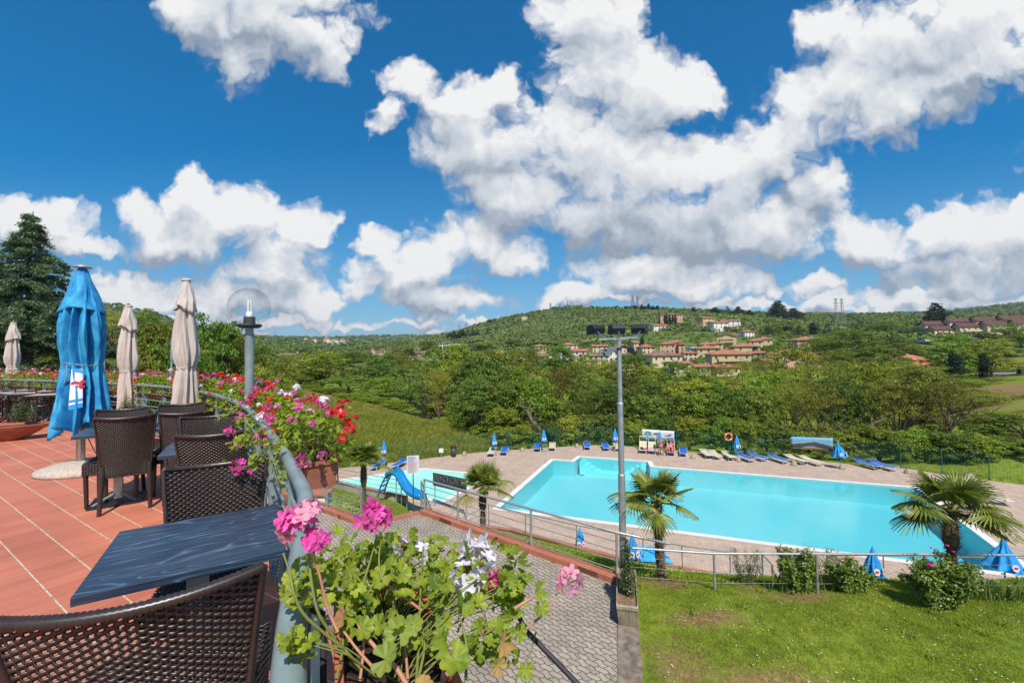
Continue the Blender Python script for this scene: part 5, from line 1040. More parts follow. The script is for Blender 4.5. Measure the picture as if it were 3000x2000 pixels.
# waste bin, junction box, rules board
p = on(1329, 1337, ZD); t = thing('waste_bin', 'dark grey round waste bin at the edge of the meadow', 'bin', p); mb = MB(); mb.lathe([(0, 0), (.22, 0), (.27, .85), (0, .85)], n=16); mb.build('body', mat('bin_grey', (.06, .07, .075, 1), .5, var=.1), t); mb = MB(); mb.lathe([(.29, .82), (.30, .90), (.24, .97), (0, .98)], n=16); mb.build('lid', BLK, t)
p = on(1293, 1340, ZD); t = thing('junction_box', 'small white electric box on a post left of the waste bin', 'electric box', p); mb = MB(); mb.tube([(0, 0, 0), (0, 0, .5)], .03, 6); mb.build('post', STEEL, t); mb = MB(); mb.box((0, 0, .65), (.4, .2, .35)); mb.build('box', METW, t)
def textobj(s, size, m, parent, loc, rot, name='lettering', ext=.002, align='CENTER'):
    c = bpy.data.curves.new(name, 'FONT'); c.body = s; c.size = size; c.extrude = ext; c.align_x = align; c.align_y = 'CENTER'; o = bpy.data.objects.new('tmp', c); C.objects.link(o); bpy.context.view_layer.update(); me = bpy.data.meshes.new_from_object(o.evaluated_get(bpy.context.evaluated_depsgraph_get())); bpy.data.objects.remove(o); me.materials.clear(); me.name = name; o = link(name, me, m, parent); o.location = loc; o.rotation_euler = rot; return o
p = on(1211, 1512, -7.0); dpt = 21.5; p = at(1211, 1480, dpt); t = thing('rules_board', 'white bathing rules board with red and blue print on a green post', 'sign', (p.x, p.y, p.z), .15); hz_ = at(1211, 1334, dpt).z - p.z; lo = at(1211, 1387, dpt).z - p.z
mb = MB(); mb.tube([(0, .03, -1.5), (0, .03, hz_ - .1)], .03, 6); mb.build('post', GREEN, t); mb = MB(); mb.box((0, 0, (hz_ + lo) / 2), (.60, .02, hz_ - lo)); mb.build('panel', METW, t)
lb_, lr_, lg_ = mat('ink_blue', (.15, .17, .45, 1), .8), mat('ink_red', (.6, .12, .14, 1), .8), mat('ink_grey', (.30, .30, .36, 1), .8)
mb = MB(); rs = random.Random(3); zz = hz_ - .05; mb2 = MB(); mb3 = MB()
for k in range(26):
    w_ = rs.uniform(.3, .52); B = mb if k < 9 else mb2 if k < 16 else mb3; B.box((-.26 + w_ / 2, -.012, zz), (w_, .003, .012)); zz -= (hz_ - lo - .08) / 26
mb.build('printed_lines', lb_, t); mb2.build('printed_lines', lr_, t); mb3.build('printed_lines', lg_, t)
# banners on the fence
BW = mat('banner_white', (.62, .63, .66, 1), .6, var=.05, scale=2); TEAL = mat('banner_teal', (.02, .30, .30, 1), .6, var=.1, scale=4)
def frame_from(p0, p1): d = (p1 - p0); return math.atan2(d.y, d.x), Vector((d.x, d.y)).length
a, b = on(1878, 1322, ZD), on(1977, 1326, ZD); d1 = 41.6; a = at(1879, 1256, 41.9); b = at(1974, 1262, 40.9); ang, L = frame_from(a, b); hB = 1.05
t = thing('banner', 'white advertising banner with green emblem hung on the fence', 'banner', (a.x, a.y - .1, a.z), ang); z1 = 0; hB = a.z - at(1879, 1284, 41.9).z
def sheet(t, name, x0, x1, zt, zb, m, y=0, wav=.02, dz=0, n=18):
    mb = MB(); vs = []
    for i in range(n + 1):
        for j in range(5): f = j / 4; x = x0 + (x1 - x0) * i / n; vs.append((x, y + wav * math.sin(i * 1.7 + j) * .5, zt + (zb - zt) * f + dz * i / n))
    mb.add(vs, [(i * 5 + j, (i + 1) * 5 + j, (i + 1) * 5 + j + 1, i * 5 + j + 1) for i in range(n) for j in range(4)], True); o = mb.build(name, m, t); o.modifiers.new('s', 'SOLIDIFY').thickness = .004; return o
dzb = (b.z - a.z)
sheet(t, 'cloth', 0, L, 0, -hB * .93, BW, dz=dzb); sheet(t, 'border', 0, L, -hB * .88, -hB * 1.04, TEAL, y=-.012, dz=dzb)
mb = MB(); cx_ = L * .19; vs = [(cx_, -.03, -hB * .52)] + [(cx_ + math.cos(x) * .30, -.03, -hB * .52 + math.sin(x) * .26) for x in np.linspace(0, math.pi, 15)]; mb.add(vs, [(0, i + 1, i) for i in range(1, 15)]); mb.tube([(cx_ + math.cos(x) * .36, -.03, -hB * .52 + math.sin(x) * .33) for x in np.linspace(.2, math.pi - .2, 12)], .012, 4); mb.build('emblem', TEAL, t)
mb = MB(); mb.box((cx_, -.04, -hB * .47), (.12, .01, .08)); mb.build('emblem_house', METW, t)
textobj('IL POGGETTO', .16, mat('ink_dark', (.04, .06, .07, 1), .7), t, (cx_, -.035, -hB * .62), (math.pi / 2, 0, 0)); textobj('RISTORANTE', .07, TEAL, t, (cx_, -.035, -hB * .74), (math.pi / 2, 0, 0))
PD_, PR_ = mat('print_dark', (.05, .08, .10, 1), .7, var=.3, scale=6), mat('print_pink', (.50, .08, .12, 1), .7, var=.3, scale=8)
for x, z, w_, h_, m_ in ((.46, .40, .55, .16, PD_), (.50, .60, .35, .14, PR_), (.80, .55, .55, .09, PD_), (.86, .47, .35, .12, PR_)): mb = MB(); mb.add([(L * x - w_ / 2, -.03, -hB * z - h_ / 2), (L * x + w_ / 2, -.03, -hB * z - h_ / 2 + .03), (L * x + w_ / 2, -.03, -hB * z + h_ / 2), (L * x - w_ / 2, -.03, -hB * z + h_ / 2 - .05)], [(0, 1, 2, 3)]); mb.build('printed_picture', m_, t)
a = at(2314, 1278, 37.2); b = at(2437, 1282, 35.6); ang, L = frame_from(a, b); hB = a.z - at(2314, 1312, 37.2).z
t = thing('banner', 'banner printed with a beach landscape hung on the fence', 'banner', (a.x, a.y - .1, a.z), ang); dzb = b.z - a.z
def bannerpic():
    m = bpy.data.materials.new('landscape_print'); m.use_nodes = True; t_ = m.node_tree; t_.nodes.clear(); out = nd(t_, 'ShaderNodeOutputMaterial'); p_ = nd(t_, 'ShaderNodeBsdfPrincipled', i_Roughness=.6); co = nd(t_, 'ShaderNodeTexCoord'); s_ = nd(t_, 'ShaderNodeSeparateXYZ'); t_.links.new(co.outputs['Object'], s_.inputs[0])
    nz = nd(t_, 'ShaderNodeTexNoise', i_Scale=1.1, i_Detail=5.0); t_.links.new(co.outputs['Object'], nz.inputs['Vector'])
    zz = mth(t_, 'MULTIPLY_ADD', mth(t_, 'SUBTRACT', nz.outputs[0], .5), .45, s_.outputs[2]); zz = mth(t_, 'MULTIPLY_ADD', mth(t_, 'ABSOLUTE', mth(t_, 'SUBTRACT', s_.outputs[0], 1.6)), .22, zz)
    r = nd(t_, 'ShaderNodeValToRGB'); r.color_ramp.interpolation = 'CONSTANT'; t_.links.new(mth(t_, 'MULTIPLY_ADD', zz, 1 / (hB * 1.15), .95), r.inputs[0]); e = r.color_ramp.elements
    e[0].position = 0; e[0].color = (.50, .38, .24, 1); e[1].position = .42; e[1].color = (.04, .05, .09, 1)
    for q, c in ((.30, (.42, .33, .20, 1)), (.58, (.03, .09, .12, 1)), (.72, (.45, .36, .22, 1)), (.80, (.14, .38, .58, 1))): x = e.new(q); x.color = c
    t_.links.new(r.outputs[0], p_.inputs['Base Color']); t_.links.new(p_.outputs[0], out.inputs[0]); return m
sheet(t, 'printed_cloth', 0, L, 0, -hB, bannerpic(), dz=dzb)
# life ring on its post
p = at(2136, 1345, 38.2); p.z = ZD; c = at(2136, 1279, 38.2); t = thing('life_ring', 'orange and white life ring on a green post in front of the fence', 'life ring', (p.x, 38.2, ZD)); zc = c.z - ZD
mb = MB(); mb.tube([(0, .1, 0), (0, .1, zc + .2)], .03, 6); mb.build('post', GREEN, t)
mb = MB(); mb.tube([(math.cos(x) * .31, 0, zc + math.sin(x) * .31) for x in np.linspace(0, 2 * math.pi, 25)], .075, 8, False); mb.build('ring', mat('ring_orange', (.80, .14, .03, 1), .5, var=.04), t)
for k in range(4): x = math.pi / 4 + k * math.pi / 2; mb = MB(); mb.tube([(math.cos(y) * .31, 0, zc + math.sin(y) * .31) for y in np.linspace(x - .13, x + .13, 4)], .080, 8, True); mb.build('band', METW, t)
# pool ladder
p = PD + (PC_ - PD).normalized() * .9; dq = (PC_ - PD).normalized(); ou = Vector((-dq.y, dq.x, 0)); ou = ou if ou.dot(Vector((8, 30, 0)) - p) < 0 else -ou
t = thing('pool_ladder', 'chromed pool ladder at the far right corner of the large pool', 'pool ladder', (p.x, p.y, ZD))
for s in (-.26, .26):
    mb = MB(); A_ = dq * s; mb.tube([A_ - ou * .12 + Vector((0, 0, -.9)), A_ - ou * .12 + Vector((0, 0, .25)), A_ - ou * .02 + Vector((0, 0, .62)), A_ + ou * .22 + Vector((0, 0, .78)), A_ + ou * .5 + Vector((0, 0, .72)), A_ + ou * .62 + Vector((0, 0, .5)), A_ + ou * .64], .024, 8); mb.build('handrail', mat('chrome', (.6, .62, .64, 1), .2, metal=1, var=.03), t)
for z in (-.2, -.5, -.8): mb = MB(); mb.box((-ou.x * .12, -ou.y * .12, z), (.1, .5, .03), math.atan2(dq.y, dq.x) - math.pi / 2); mb.build('step', METW, t)
# dark backed panel board beside the small pool
a, b = at(1268, 1384, 27.0), at(1365, 1403, 24.6); ang, L = frame_from(a, b); hb = a.z - at(1268, 1421, 27.0).z
t = thing('notice_board', 'dark panel board standing with its back to us beside the small pool', 'board', (a.x, a.y, a.z), ang); mb = MB(); tilt = b.z - a.z
mb.add([(0, 0, 0), (L, 0, tilt), (L, 0, tilt - hb), (0, 0, -hb), (0, .05, 0), (L, .05, tilt), (L, .05, tilt - hb), (0, .05, -hb)], [(0, 3, 2, 1), (4, 5, 6, 7), (0, 1, 5, 4), (3, 7, 6, 2), (0, 4, 7, 3), (1, 2, 6, 5)]); mb.build('panel', mat('weathered_dark_board', (.10, .10, .105, 1), .8, var=.3, scale=2), t)
for i, (fx, w_) in enumerate(((.05, .28), (.18, .26), (.34, .5), (.56, .5), (.76, .5))): mb = MB(); x0 = L * fx; zz = tilt * fx - .1; mb.tube([(x0, -.02, zz), (x0 + w_ * .9, -.02, zz + tilt * .1), (x0 + w_ * .9, -.02, zz - hb * .4), (x0, -.02, zz - hb * .4), (x0, -.02, zz)], .016, 4); mb.build('sticker_outline', mat('faded_ink', (.22, .24, .30, 1), .8), t)
for x in (.03, .97): mb = MB(); mb.tube([(L * x, .08, tilt * x), (L * x, .08, -hb - 1.4)], .03, 6); mb.build('post', STEEL, t)
# slide of the small pool
SLB = mat('slide_blue', (.01, .22, .52, 1), .35, var=.06, coat=.3)
prof = [(1115, 1452, 27.6), (1124, 1420, 27.4), (1138, 1392, 27.2), (1153, 1381, 27.0), (1168, 1388, 26.8), (1183, 1418, 26.4), (1200, 1440, 26.0), (1222, 1452, 25.7), (1240, 1455, 25.5)]
P = [at(*q) for q in prof]; t = thing('pool_slide', 'blue plastic slide curving down into the small pool', 'slide', P[0]); o = P[0]; sd = Vector((-.35, -.94, 0)).normalized() * .34
pts = []
for i in range(len(P) - 1):
    for j in range(4): pts.append(P[i].lerp(P[i + 1], j / 4) - o)
pts.append(P[-1] - o)
for _ in range(2): pts = [pts[0]] + [(pts[i - 1] + pts[i] * 2 + pts[i + 1]) / 4 for i in range(1, len(pts) - 1)] + [pts[-1]]
cs = [(-1.0, .22), (-1.0, .0), (-.7, -.08), (0, -.11), (.7, -.08), (1.0, 0), (1.0, .22)]
vs = [p_ + sd * a_ + Vector((0, 0, b_)) for p_ in pts[8:] for a_, b_ in cs]; k = len(cs); mb = MB(); mb.add(vs, [(i * k + j, i * k + j + 1, (i + 1) * k + j + 1, (i + 1) * k + j) for i in range(len(pts) - 9) for j in range(k - 1)], True); c = mb.build('chute', SLB, t); c.modifiers.new('s', 'SOLIDIFY').thickness = .04
for s in (-1, 1): mb = MB(); mb.tube([p_ + sd * s * .95 + Vector((0, 0, 0)) for p_ in pts[:13]], .05, 8); mb.build('ladder_rail', SLB, t)
for i in (2, 4, 6, 8, 10): mb = MB(); mb.beam(pts[i] - sd, pts[i] + sd, .14, .05); mb.build('rung', SLB, t)
for i in (14, 18, 22): mb = MB(); mb.tube([pts[i], Vector((pts[i].x, pts[i].y, ZD - o.z))], .03, 6); mb.build('leg', STEEL, t)
# palms
PT = mat('palm_leaf', (.205, .240, .028, 1), .42, .45, col2=(.110, .150, .018, 1), trans=.2, island=.35, scale=3); PTY = mat('palm_leaf_yellowed', (.30, .27, .05, 1), .5, .4, col2=(.18, .18, .03, 1), trans=.2, island=.3, scale=3); PTR = mat('palm_fibre', (.20, .14, .085, 1), .95, col2=(.08, .055, .035, 1), scale=14, bump=.02, bscale=30, island=.3)
def fan(rs, L, droop, nblade=26, yaw=0, el=0):
    """one fan leaf: petiole along +x then pleated blades"""
    mb = MB(); pet = L * .52; up = math.sin(el); R3 = Matrix.Rotation(yaw, 3, 'Z')
    pts = [Vector((math.cos(el) * s * pet, 0, math.sin(el) * s * pet - droop * .10 * s * s)) for s in (0, .33, .66, 1)]
    stem = MB(); stem.tube([R3 @ q for q in pts], [.013, .010, .008, .006], 5, False)
    tip = pts[-1]; d0 = (pts[-1] - pts[-2]).normalized(); side = Vector((0, 1, 0)); nrm = d0.cross(side) * -1
    for k in range(nblade):
        a = (k / (nblade - 1) - .5) * 4.3; d = d0 * math.cos(a) + side * math.sin(a); bl = L * .52 * (1 - .16 * abs(a) / 2.1) * rs.uniform(.9, 1.05); w_ = .018 + .01 * bl
        wd = (side * math.cos(a) - d0 * math.sin(a)); q = []
        for s in (0, .35, .7, 1):
            c = tip + d * bl * s + Vector((0, 0, -droop * bl * (s ** 2.2) * .75)) + nrm * (-.02)
            ww = wd * w_ * (.5 if s == 0 else 1 if s < .5 else .7 if s < .9 else .08)
            q += [c - ww + nrm * .012, c + nrm * -.006, c + ww + nrm * .012]
        q = [R3 @ v for v in q]; mb.add(q, [(i * 3 + j, i * 3 + j + 1, (i + 1) * 3 + j + 1, (i + 1) * 3 + j) for i in range(3) for j in range(2)])
    return stem, mb
def palm(u, vbase, vcrown, dep, Rc, zb, label, seed, lean=0, nl=22, extra=()):
    p = at(u, vbase, dep); hgt = at(u, vcrown, dep).z - zb; t = thing('palm_tree', label, 'palm', (p.x, dep, zb)); rs = random.Random(seed); top = Vector((lean, 0, hgt))
    mb = MB(); n = 10; mb.tube([(lean * (i / n) ** 1.5, 0, -.2 + (hgt + .2) * i / n) for i in range(n + 1)], [.105 + .02 * math.sin(i * 1.9) + (.035 if i > 6 else 0) for i in range(n + 1)], 10)
    for i in range(520):
        z = rs.random() ** .8 * hgt; a = rs.random() * 6.28; c = Vector((lean * (z / hgt) ** 1.5, 0, z)); r0 = .10 + (.03 if z > hgt * .6 else 0); o1 = c + Vector((math.cos(a), math.sin(a), 0)) * r0; L = rs.uniform(.05, .17) * (1.4 if z > hgt * .6 else 1)
        o2 = o1 + Vector((math.cos(a) * L * .6, math.sin(a) * L * .6, rs.uniform(-.4, .9) * L)); w_ = Vector((-math.sin(a), math.cos(a), 0)) * .016; mb.add([o1 - w_, o1 + w_, o2], [(0, 1, 2)])
    mb.build('trunk', PTR, t)
    i = 0
    specs = [(rs.uniform(0, 6.28) + k * 2.4, rs.uniform(-.25, 1.2) if k > 5 else rs.uniform(.6, 1.3)) for k in range(nl)] + list(extra)
    for yaw, el in specs:
        L = Rc * (1.12 if el < .3 else 1.0) * rs.uniform(.9, 1.1); st_, bl = fan(rs, L, rs.uniform(.3, .65) if el < .5 else rs.uniform(.15, .40), 26, yaw, el); i += 1
        o_ = bl.build('frond', PTY if (el < -.15 and i % 2) else PT, t); o_.location = top; s_ = st_.build('stalk', PT, o_)
    if True:
        mb = MB(); [mb.tube([top, top + Vector((rs.uniform(-.3, .3), rs.uniform(-.3, .1), rs.uniform(-.25, .1)))], [.014, .03], 5) for _ in range(5)]; mb.build('flower_stalk', mat('palm_flower', (.50, .36, .03, 1), .8, var=.2, scale=30), t)
    return t
palm(1066, 1520, 1352, 20.5, 1.18, -6.4, 'palm on the left beside the rules board and small pool', 2, nl=20)
palm(1415, 1535, 1432, 17.6, 1.26, -6.1, 'palm in the middle behind the sloping railing', 5, nl=22)
palm(1937, 1695, 1470, 11.0, 1.02, -4.45, 'palm with straight shaggy trunk right of the floodlight mast', 7, lean=-.08, nl=22)
palm(2790, 1700, 1492, 9.9, 1.08, -4.4, 'palm at the right with long fronds over the big pool', 9, nl=20, extra=((-.1, .05), (-.35, -.1), (.15, -.25), (-.2, -.35), (.3, .1)))
# ------------------------------------------------------------------ terrace
def tile_mat():
    m = bpy.data.materials.new('terrace_tiles'); m.use_nodes = True; t = m.node_tree; t.nodes.clear(); out = nd(t, 'ShaderNodeOutputMaterial'); p = nd(t, 'ShaderNodeBsdfPrincipled', i_Roughness=.55); p.inputs['Specular IOR Level'].default_value = .35
    g = nd(t, 'ShaderNodeNewGeometry'); P = g.outputs['Position']
    a = vmth(t, 'DOT_PRODUCT', P, (.531, .847, 0)).outputs['Value']; b = vmth(t, 'DOT_PRODUCT', P, (.847, -.531, 0)).outputs['Value']
    ra = mth(t, 'DIVIDE', mth(t, 'SUBTRACT', a, .037), .24); row = mth(t, 'FLOOR', ra); fa = mth(t, 'FRACT', ra)
    sh = mth(t, 'MULTIPLY', mth(t, 'FRACT', mth(t, 'MULTIPLY', mth(t, 'SINE', mth(t, 'MULTIPLY', row, 12.9)), 43.7)), .012)
    rb = mth(t, 'DIVIDE', mth(t, 'ADD', b, sh), .1132); col = mth(t, 'FLOOR', rb); fb = mth(t, 'FRACT', rb)
    da = mth(t, 'MULTIPLY', mth(t, 'MINIMUM', fa, mth(t, 'SUBTRACT', 1, fa)), .24); db = mth(t, 'MULTIPLY', mth(t, 'MINIMUM', fb, mth(t, 'SUBTRACT', 1, fb)), .1132)
    ga = nd(t, 'ShaderNodeMapRange'); t.links.new(da, ga.inputs[0]); ga.inputs[1].default_value = .0036; ga.inputs[2].default_value = .0052; ga.inputs[3].default_value = 1; ga.inputs[4].default_value = 0
    gb = nd(t, 'ShaderNodeMapRange'); t.links.new(db, gb.inputs[0]); gb.inputs[1].default_value = .0010; gb.inputs[2].default_value = .0020; gb.inputs[3].default_value = 1; gb.inputs[4].default_value = 0
    cc = nd(t, 'ShaderNodeCombineXYZ'); t.links.new(row, cc.inputs[0]); t.links.new(col, cc.inputs[1]); wn = nd(t, 'ShaderNodeTexWhiteNoise'); t.links.new(cc.outputs[0], wn.inputs[0])
    gb2 = mth(t, 'MULTIPLY', gb.outputs[0], mth(t, 'MULTIPLY_ADD', wn.outputs[0], .8, .35))
    r = nd(t, 'ShaderNodeValToRGB'); t.links.new(wn.outputs[0], r.inputs[0]); e = r.color_ramp.elements; e[0].color = (.50, .155, .092, 1); e[1].color = (.56, .185, .110, 1)
    n = nd(t, 'ShaderNodeTexNoise', i_Scale=1.6, i_Detail=7.0); t.links.new(P, n.inputs['Vector']); h = nd(t, 'ShaderNodeHueSaturation'); t.links.new(r.outputs[0], h.inputs['Color'])
    q = nd(t, 'ShaderNodeMapRange'); t.links.new(n.outputs[0], q.inputs[0]); q.inputs[1].default_value = .3; q.inputs[2].default_value = .7; q.inputs[3].default_value = .80; q.inputs[4].default_value = 1.12; t.links.new(q.outputs[0], h.inputs['Value'])
    mx = nd(t, 'ShaderNodeMix', data_type='RGBA'); t.links.new(gb2, mx.inputs[0]); t.links.new(h.outputs[0], mx.inputs[6]); mx.inputs[7].default_value = (.62, .42, .30, 1)
    n2 = nd(t, 'ShaderNodeTexNoise', i_Scale=30.0, i_Detail=3.0); t.links.new(P, n2.inputs['Vector'])
    gc = nd(t, 'ShaderNodeValToRGB'); t.links.new(n2.outputs[0], gc.inputs[0]); gc.color_ramp.elements[0].position = .3; gc.color_ramp.elements[0].color = (.22, .17, .10, 1); gc.color_ramp.elements[1].position = .52; gc.color_ramp.elements[1].color = (.62, .52, .38, 1)
    m2 = nd(t, 'ShaderNodeMix', data_type='RGBA'); t.links.new(ga.outputs[0], m2.inputs[0]); t.links.new(mx.outputs[2], m2.inputs[6]); t.links.new(gc.outputs[0], m2.inputs[7]); t.links.new(m2.outputs[2], p.inputs['Base Color'])
    bh = mth(t, 'MULTIPLY', mth(t, 'MAXIMUM', ga.outputs[0], gb.outputs[0]), -1.0); bn = nd(t, 'ShaderNodeBump', i_Strength=.6, i_Distance=.002); t.links.new(bh, bn.inputs['Height']); t.links.new(bn.outputs[0], p.inputs['Normal']); t.links.new(p.outputs[0], out.inputs[0]); return m
RAIL = [(.35, -1.0), (.02, -.10), (-.395, .753), (-.503, .987), (-.601, 1.214), (-.732, 1.503), (-.826, 1.70), (-1.041, 2.034), (-1.317, 2.452), (-2.0, 3.42), (-2.841, 4.553), (-3.6, 5.42), (-4.444, 6.264), (-5.7, 7.35), (-7.216, 8.35), (-9.0, 9.35), (-11.0, 10.3), (-13.65, 11.4), (-17, 12.4), (-21, 13.2)]
def catmull(P, n):
    P = [Vector((*p[:2], p[2] if len(p) > 2 else 0)) for p in P]; o = []
    for i in range(len(P) - 1):
        p0, p1, p2, p3 = P[max(i - 1, 0)], P[i], P[i + 1], P[min(i + 2, len(P) - 1)]
        for k in range(n): t = k / n; o.append(.5 * ((2 * p1) + (p2 - p0) * t + (2 * p0 - 5 * p1 + 4 * p2 - p3) * t * t + (3 * p1 - p0 - 3 * p2 + p3) * t ** 3))
    o.append(P[-1]); return o
RC = catmull(RAIL, 5); rl = [0]
for i in range(1, len(RC)): rl.append(rl[-1] + (RC[i] - RC[i - 1]).length)
def rat(s, off=0, z=0):
    """point a distance s along the balustrade, off to its outer side"""
    i = 1
    while i < len(RC) - 1 and rl[i] < s: i += 1
    d = (RC[i] - RC[i - 1]).normalized(); p = RC[i - 1].lerp(RC[i], min(max((s - rl[i - 1]) / max(rl[i] - rl[i - 1], 1e-6), 0), 1)); n_ = Vector((d.y, -d.x, 0)); return p + n_ * off + Vector((0, 0, z)), math.atan2(d.y, d.x)
edge = [rat(s, .20)[0] for s in np.linspace(0, rl[-1], 70)]
fl_ = [(p.x, p.y) for p in edge] + [(-24, 13.5), (-26, -3), (.5, -3)]
structure(link('terrace_floor', hole_poly(fl_, [], 0), tile_mat()))
mb = MB(); mb.prism([(p[0], p[1]) for p in fl_], -.30, -.004); structure(mb.build('terrace_slab', mat('slab_render', (.52, .36, .28, 1), .9, var=.1)))
inn = [rat(s, -.35)[0] for s in np.linspace(0, rl[-1], 40)]; mb = MB(); mb.prism([(p.x, p.y) for p in inn] + [(-24, 12.5), (-25, -2.5), (.3, -2.5)], -7, -.31); structure(mb.build('terrace_wall', wallm))
RP = mat('rail_grey_green', (.235, .300, .295, 1), .42, .5, var=.14, scale=7, bump=.0006, bscale=60, coat=.2); RPD = mat('rail_plate_grey', (.155, .200, .215, 1), .45, .5, var=.12, scale=6)
t = thing('terrace_railing', 'grey-green tubular terrace railing carrying the flower boxes', 'railing', (0, 0, 0))
mb = MB(); mb.tube([rat(s, 0, .95)[0] for s in np.arange(0, rl[-1], .12)], .029, 14); mb.build('handrail', RP, t)
for z in (.80, .68, .56):
    mb = MB(); mb.tube([rat(s, .0, z)[0] for s in np.arange(2.9, rl[-1], .25)], .010, 6); mb.build('bar', RP, t)
mb = MB()
for i, s in enumerate(np.arange(.25, rl[-1] - .3, .25)): a, _ = rat(s, .03, .89); b, _ = rat(s + .25, .03, .89); mb.beam(a, b, .008, .045)
for s in np.arange(.2, rl[-1] - .3, .25): a, _ = rat(s, .02, .07); b, _ = rat(s + .25, .02, .07); mb.beam(a, b, .05, .01); a, _ = rat(s, .02, .50); b, _ = rat(s + .25, .02, .50); mb.beam(a, b, .05, .008)
mb.build('flat_rail', RPD, t)
mb = MB(); k = 0
for s in np.arange(.3, rl[-1] - .5, .22):
    a, _ = rat(s, .02, .08 if k % 2 else .495); b, _ = rat(s + .22, .02, .495 if k % 2 else .08); mb.beam(a, b, .06, .007, Vector((0, 0, 1))); k += 1
mb.build('zigzag_plate', RPD, t)
for i, s in enumerate(np.arange(.5, rl[-1], .98)):
    p0, an = rat(s, .02); mb = MB(); mb.box((p0.x, p0.y, .45), (.012, .075, .90), an); mb.box((p0.x, p0.y, .45), (.07, .010, .90), an) if i % 2 else None; mb.build('post', RP, t)
# near the camera: triangular side plate under the handrail
# ---- globe lamp
def globe_mat():
    m = bpy.data.materials.new('globe_glass'); m.use_nodes = True; t_ = m.node_tree; t_.nodes.clear(); out = nd(t_, 'ShaderNodeOutputMaterial'); gl = nd(t_, 'ShaderNodeBsdfGlossy', i_Roughness=.03); gl.inputs[0].default_value = (.9, .9, .9, 1); tr = nd(t_, 'ShaderNodeBsdfTransparent'); tr.inputs[0].default_value = (.94, .95, .95, 1)
    lw = nd(t_, 'ShaderNodeLayerWeight', i_Blend=.35); mr_ = nd(t_, 'ShaderNodeMapRange'); t_.links.new(lw.outputs['Facing'], mr_.inputs[0]); mr_.inputs[1].default_value = .25; mr_.inputs[2].default_value = 1.0; mr_.inputs[3].default_value = .03; mr_.inputs[4].default_value = .42; mx_ = nd(t_, 'ShaderNodeMixShader'); t_.links.new(mr_.outputs[0], mx_.inputs[0]); t_.links.new(tr.outputs[0], mx_.inputs[1]); t_.links.new(gl.outputs[0], mx_.inputs[2]); t_.links.new(mx_.outputs[0], out.inputs[0]); return m
GLOBE = globe_mat(); CFL = mat('bulb_white', (.80, .80, .76, 1), .4, var=.02); DKM = mat('dark_fitting', (.035, .035, .04, 1), .6, var=.15, scale=20)
def lamp(x, y, zb, zg, r, label, R=.215):
    t = thing('globe_lamp', label, 'lamp', (x, y, zb)); h_ = zg - zb; mb = MB(); mb.tube([(0, 0, 0), (0, 0, h_ - .32)], r, 14); mb.tube([(0, 0, h_ - .34), (0, 0, h_ - .22)], r * .88, 14); mb.build('pole', RP, t)
    mb = MB(); mb.lathe([(0, h_ - .235), (.095, h_ - .235), (.125, h_ - .215), (.125, h_ - .195), (.06, h_ - .19), (.058, h_ - .11), (0, h_ - .11)], n=20); mb.build('collar', DKM, t)
    mb = MB(); mb.lathe([(R * math.sin(a), h_ - R * math.cos(a)) for a in np.linspace(.25, math.pi, 20)], n=32); mb.build('globe', GLOBE, t)
    mb = MB(); mb.lathe([(.033, h_ - .11), (.033, h_ - .055), (.028, h_ - .05)], n=12)
    for a in range(4): mb.tube([(.018 * math.cos(a * 1.57), .018 * math.sin(a * 1.57), h_ - .06), (.018 * math.cos(a * 1.57), .018 * math.sin(a * 1.57), h_ + .085)], .0085, 8)
    mb.build('bulb', CFL, t)
lamp(-2.955, 4.80, -3.5, 2.045, .047, 'grey lamp post with clear glass globe and white bulb at the railing')
p = at(503, 1002, 20); lamp(p.x, 20, -2.5, p.z, .05, 'distant globe lamp half hidden by the cream parasol left of the lamp post'); p = at(306, 1035, 24); lamp(p.x, 24, -2.5, p.z, .05, 'distant globe lamp half hidden by the blue parasol')
# ---- wicker chairs
WK = mat('wicker_dark_brown', (.042, .027, .023, 1), .34, .55, var=.18, scale=30, col2=(.024, .016, .014, 1))
def weave(mb, f, nU, nV, amp=.0042, rw=.0046, th=.0022, thin=.9):
    """strands across u in rows over v, going over and under nU stakes; f(u,v) gives point and normal, u and v in 0..1"""
    for j in range(nV):
        v = (j + .5) / nV; vs = []; N = nU * 2
        for i in range(N + 1):
            u = i / N; p, n_, tv = f(u, v); a = math.cos(math.pi * (u * nU + j)) * amp; c = p + n_ * a
            vs += [c + tv * rw, c + n_ * th, c - tv * rw, c - n_ * th]
        mb.add(vs, [(i * 4 + k, i * 4 + (k + 1) % 4, (i + 1) * 4 + (k + 1) % 4, (i + 1) * 4 + k) for i in range(N) for k in range(4)], True)
    for i in range(nU):
        u = (i + .5) / nU; vs = []; M_ = 14
        for j in range(M_ + 1):
            p, n_, tv = f(u, j / M_); sd = n_.cross(tv).normalized() * .0045; vs += [p - sd, p + n_ * .0018, p + sd, p - n_ * .0018]
        mb.add(vs, [(i2 * 4 + k, i2 * 4 + (k + 1) % 4, (i2 + 1) * 4 + (k + 1) % 4, (i2 + 1) * 4 + k) for i2 in range(M_) for k in range(4)], True)
ZB0, ZB1 = .36, .91
def backf(u, v):
    s = u * 2 - 1; z = ZB0 + (ZB1 - ZB0) * v + .018 * (s * s) * v; k = min(max(v, 0), 1); hw = .195 + .050 * k ** 1.2
    y = -.055 * (1 - s * s) * (.4 + .6 * k) - .16 * k * k * .6 - .02; P = Vector((s * hw, y, z)); e = 1e-3
    return P
def nrm(F_):
    def g(u, v):
        e = .01; p = F_(u, v); du = F_(u + e, v) - F_(u - e, v); dv = F_(u, v + e) - F_(u, v - e); n_ = du.cross(dv).normalized(); return p, n_, dv.normalized()
    return g
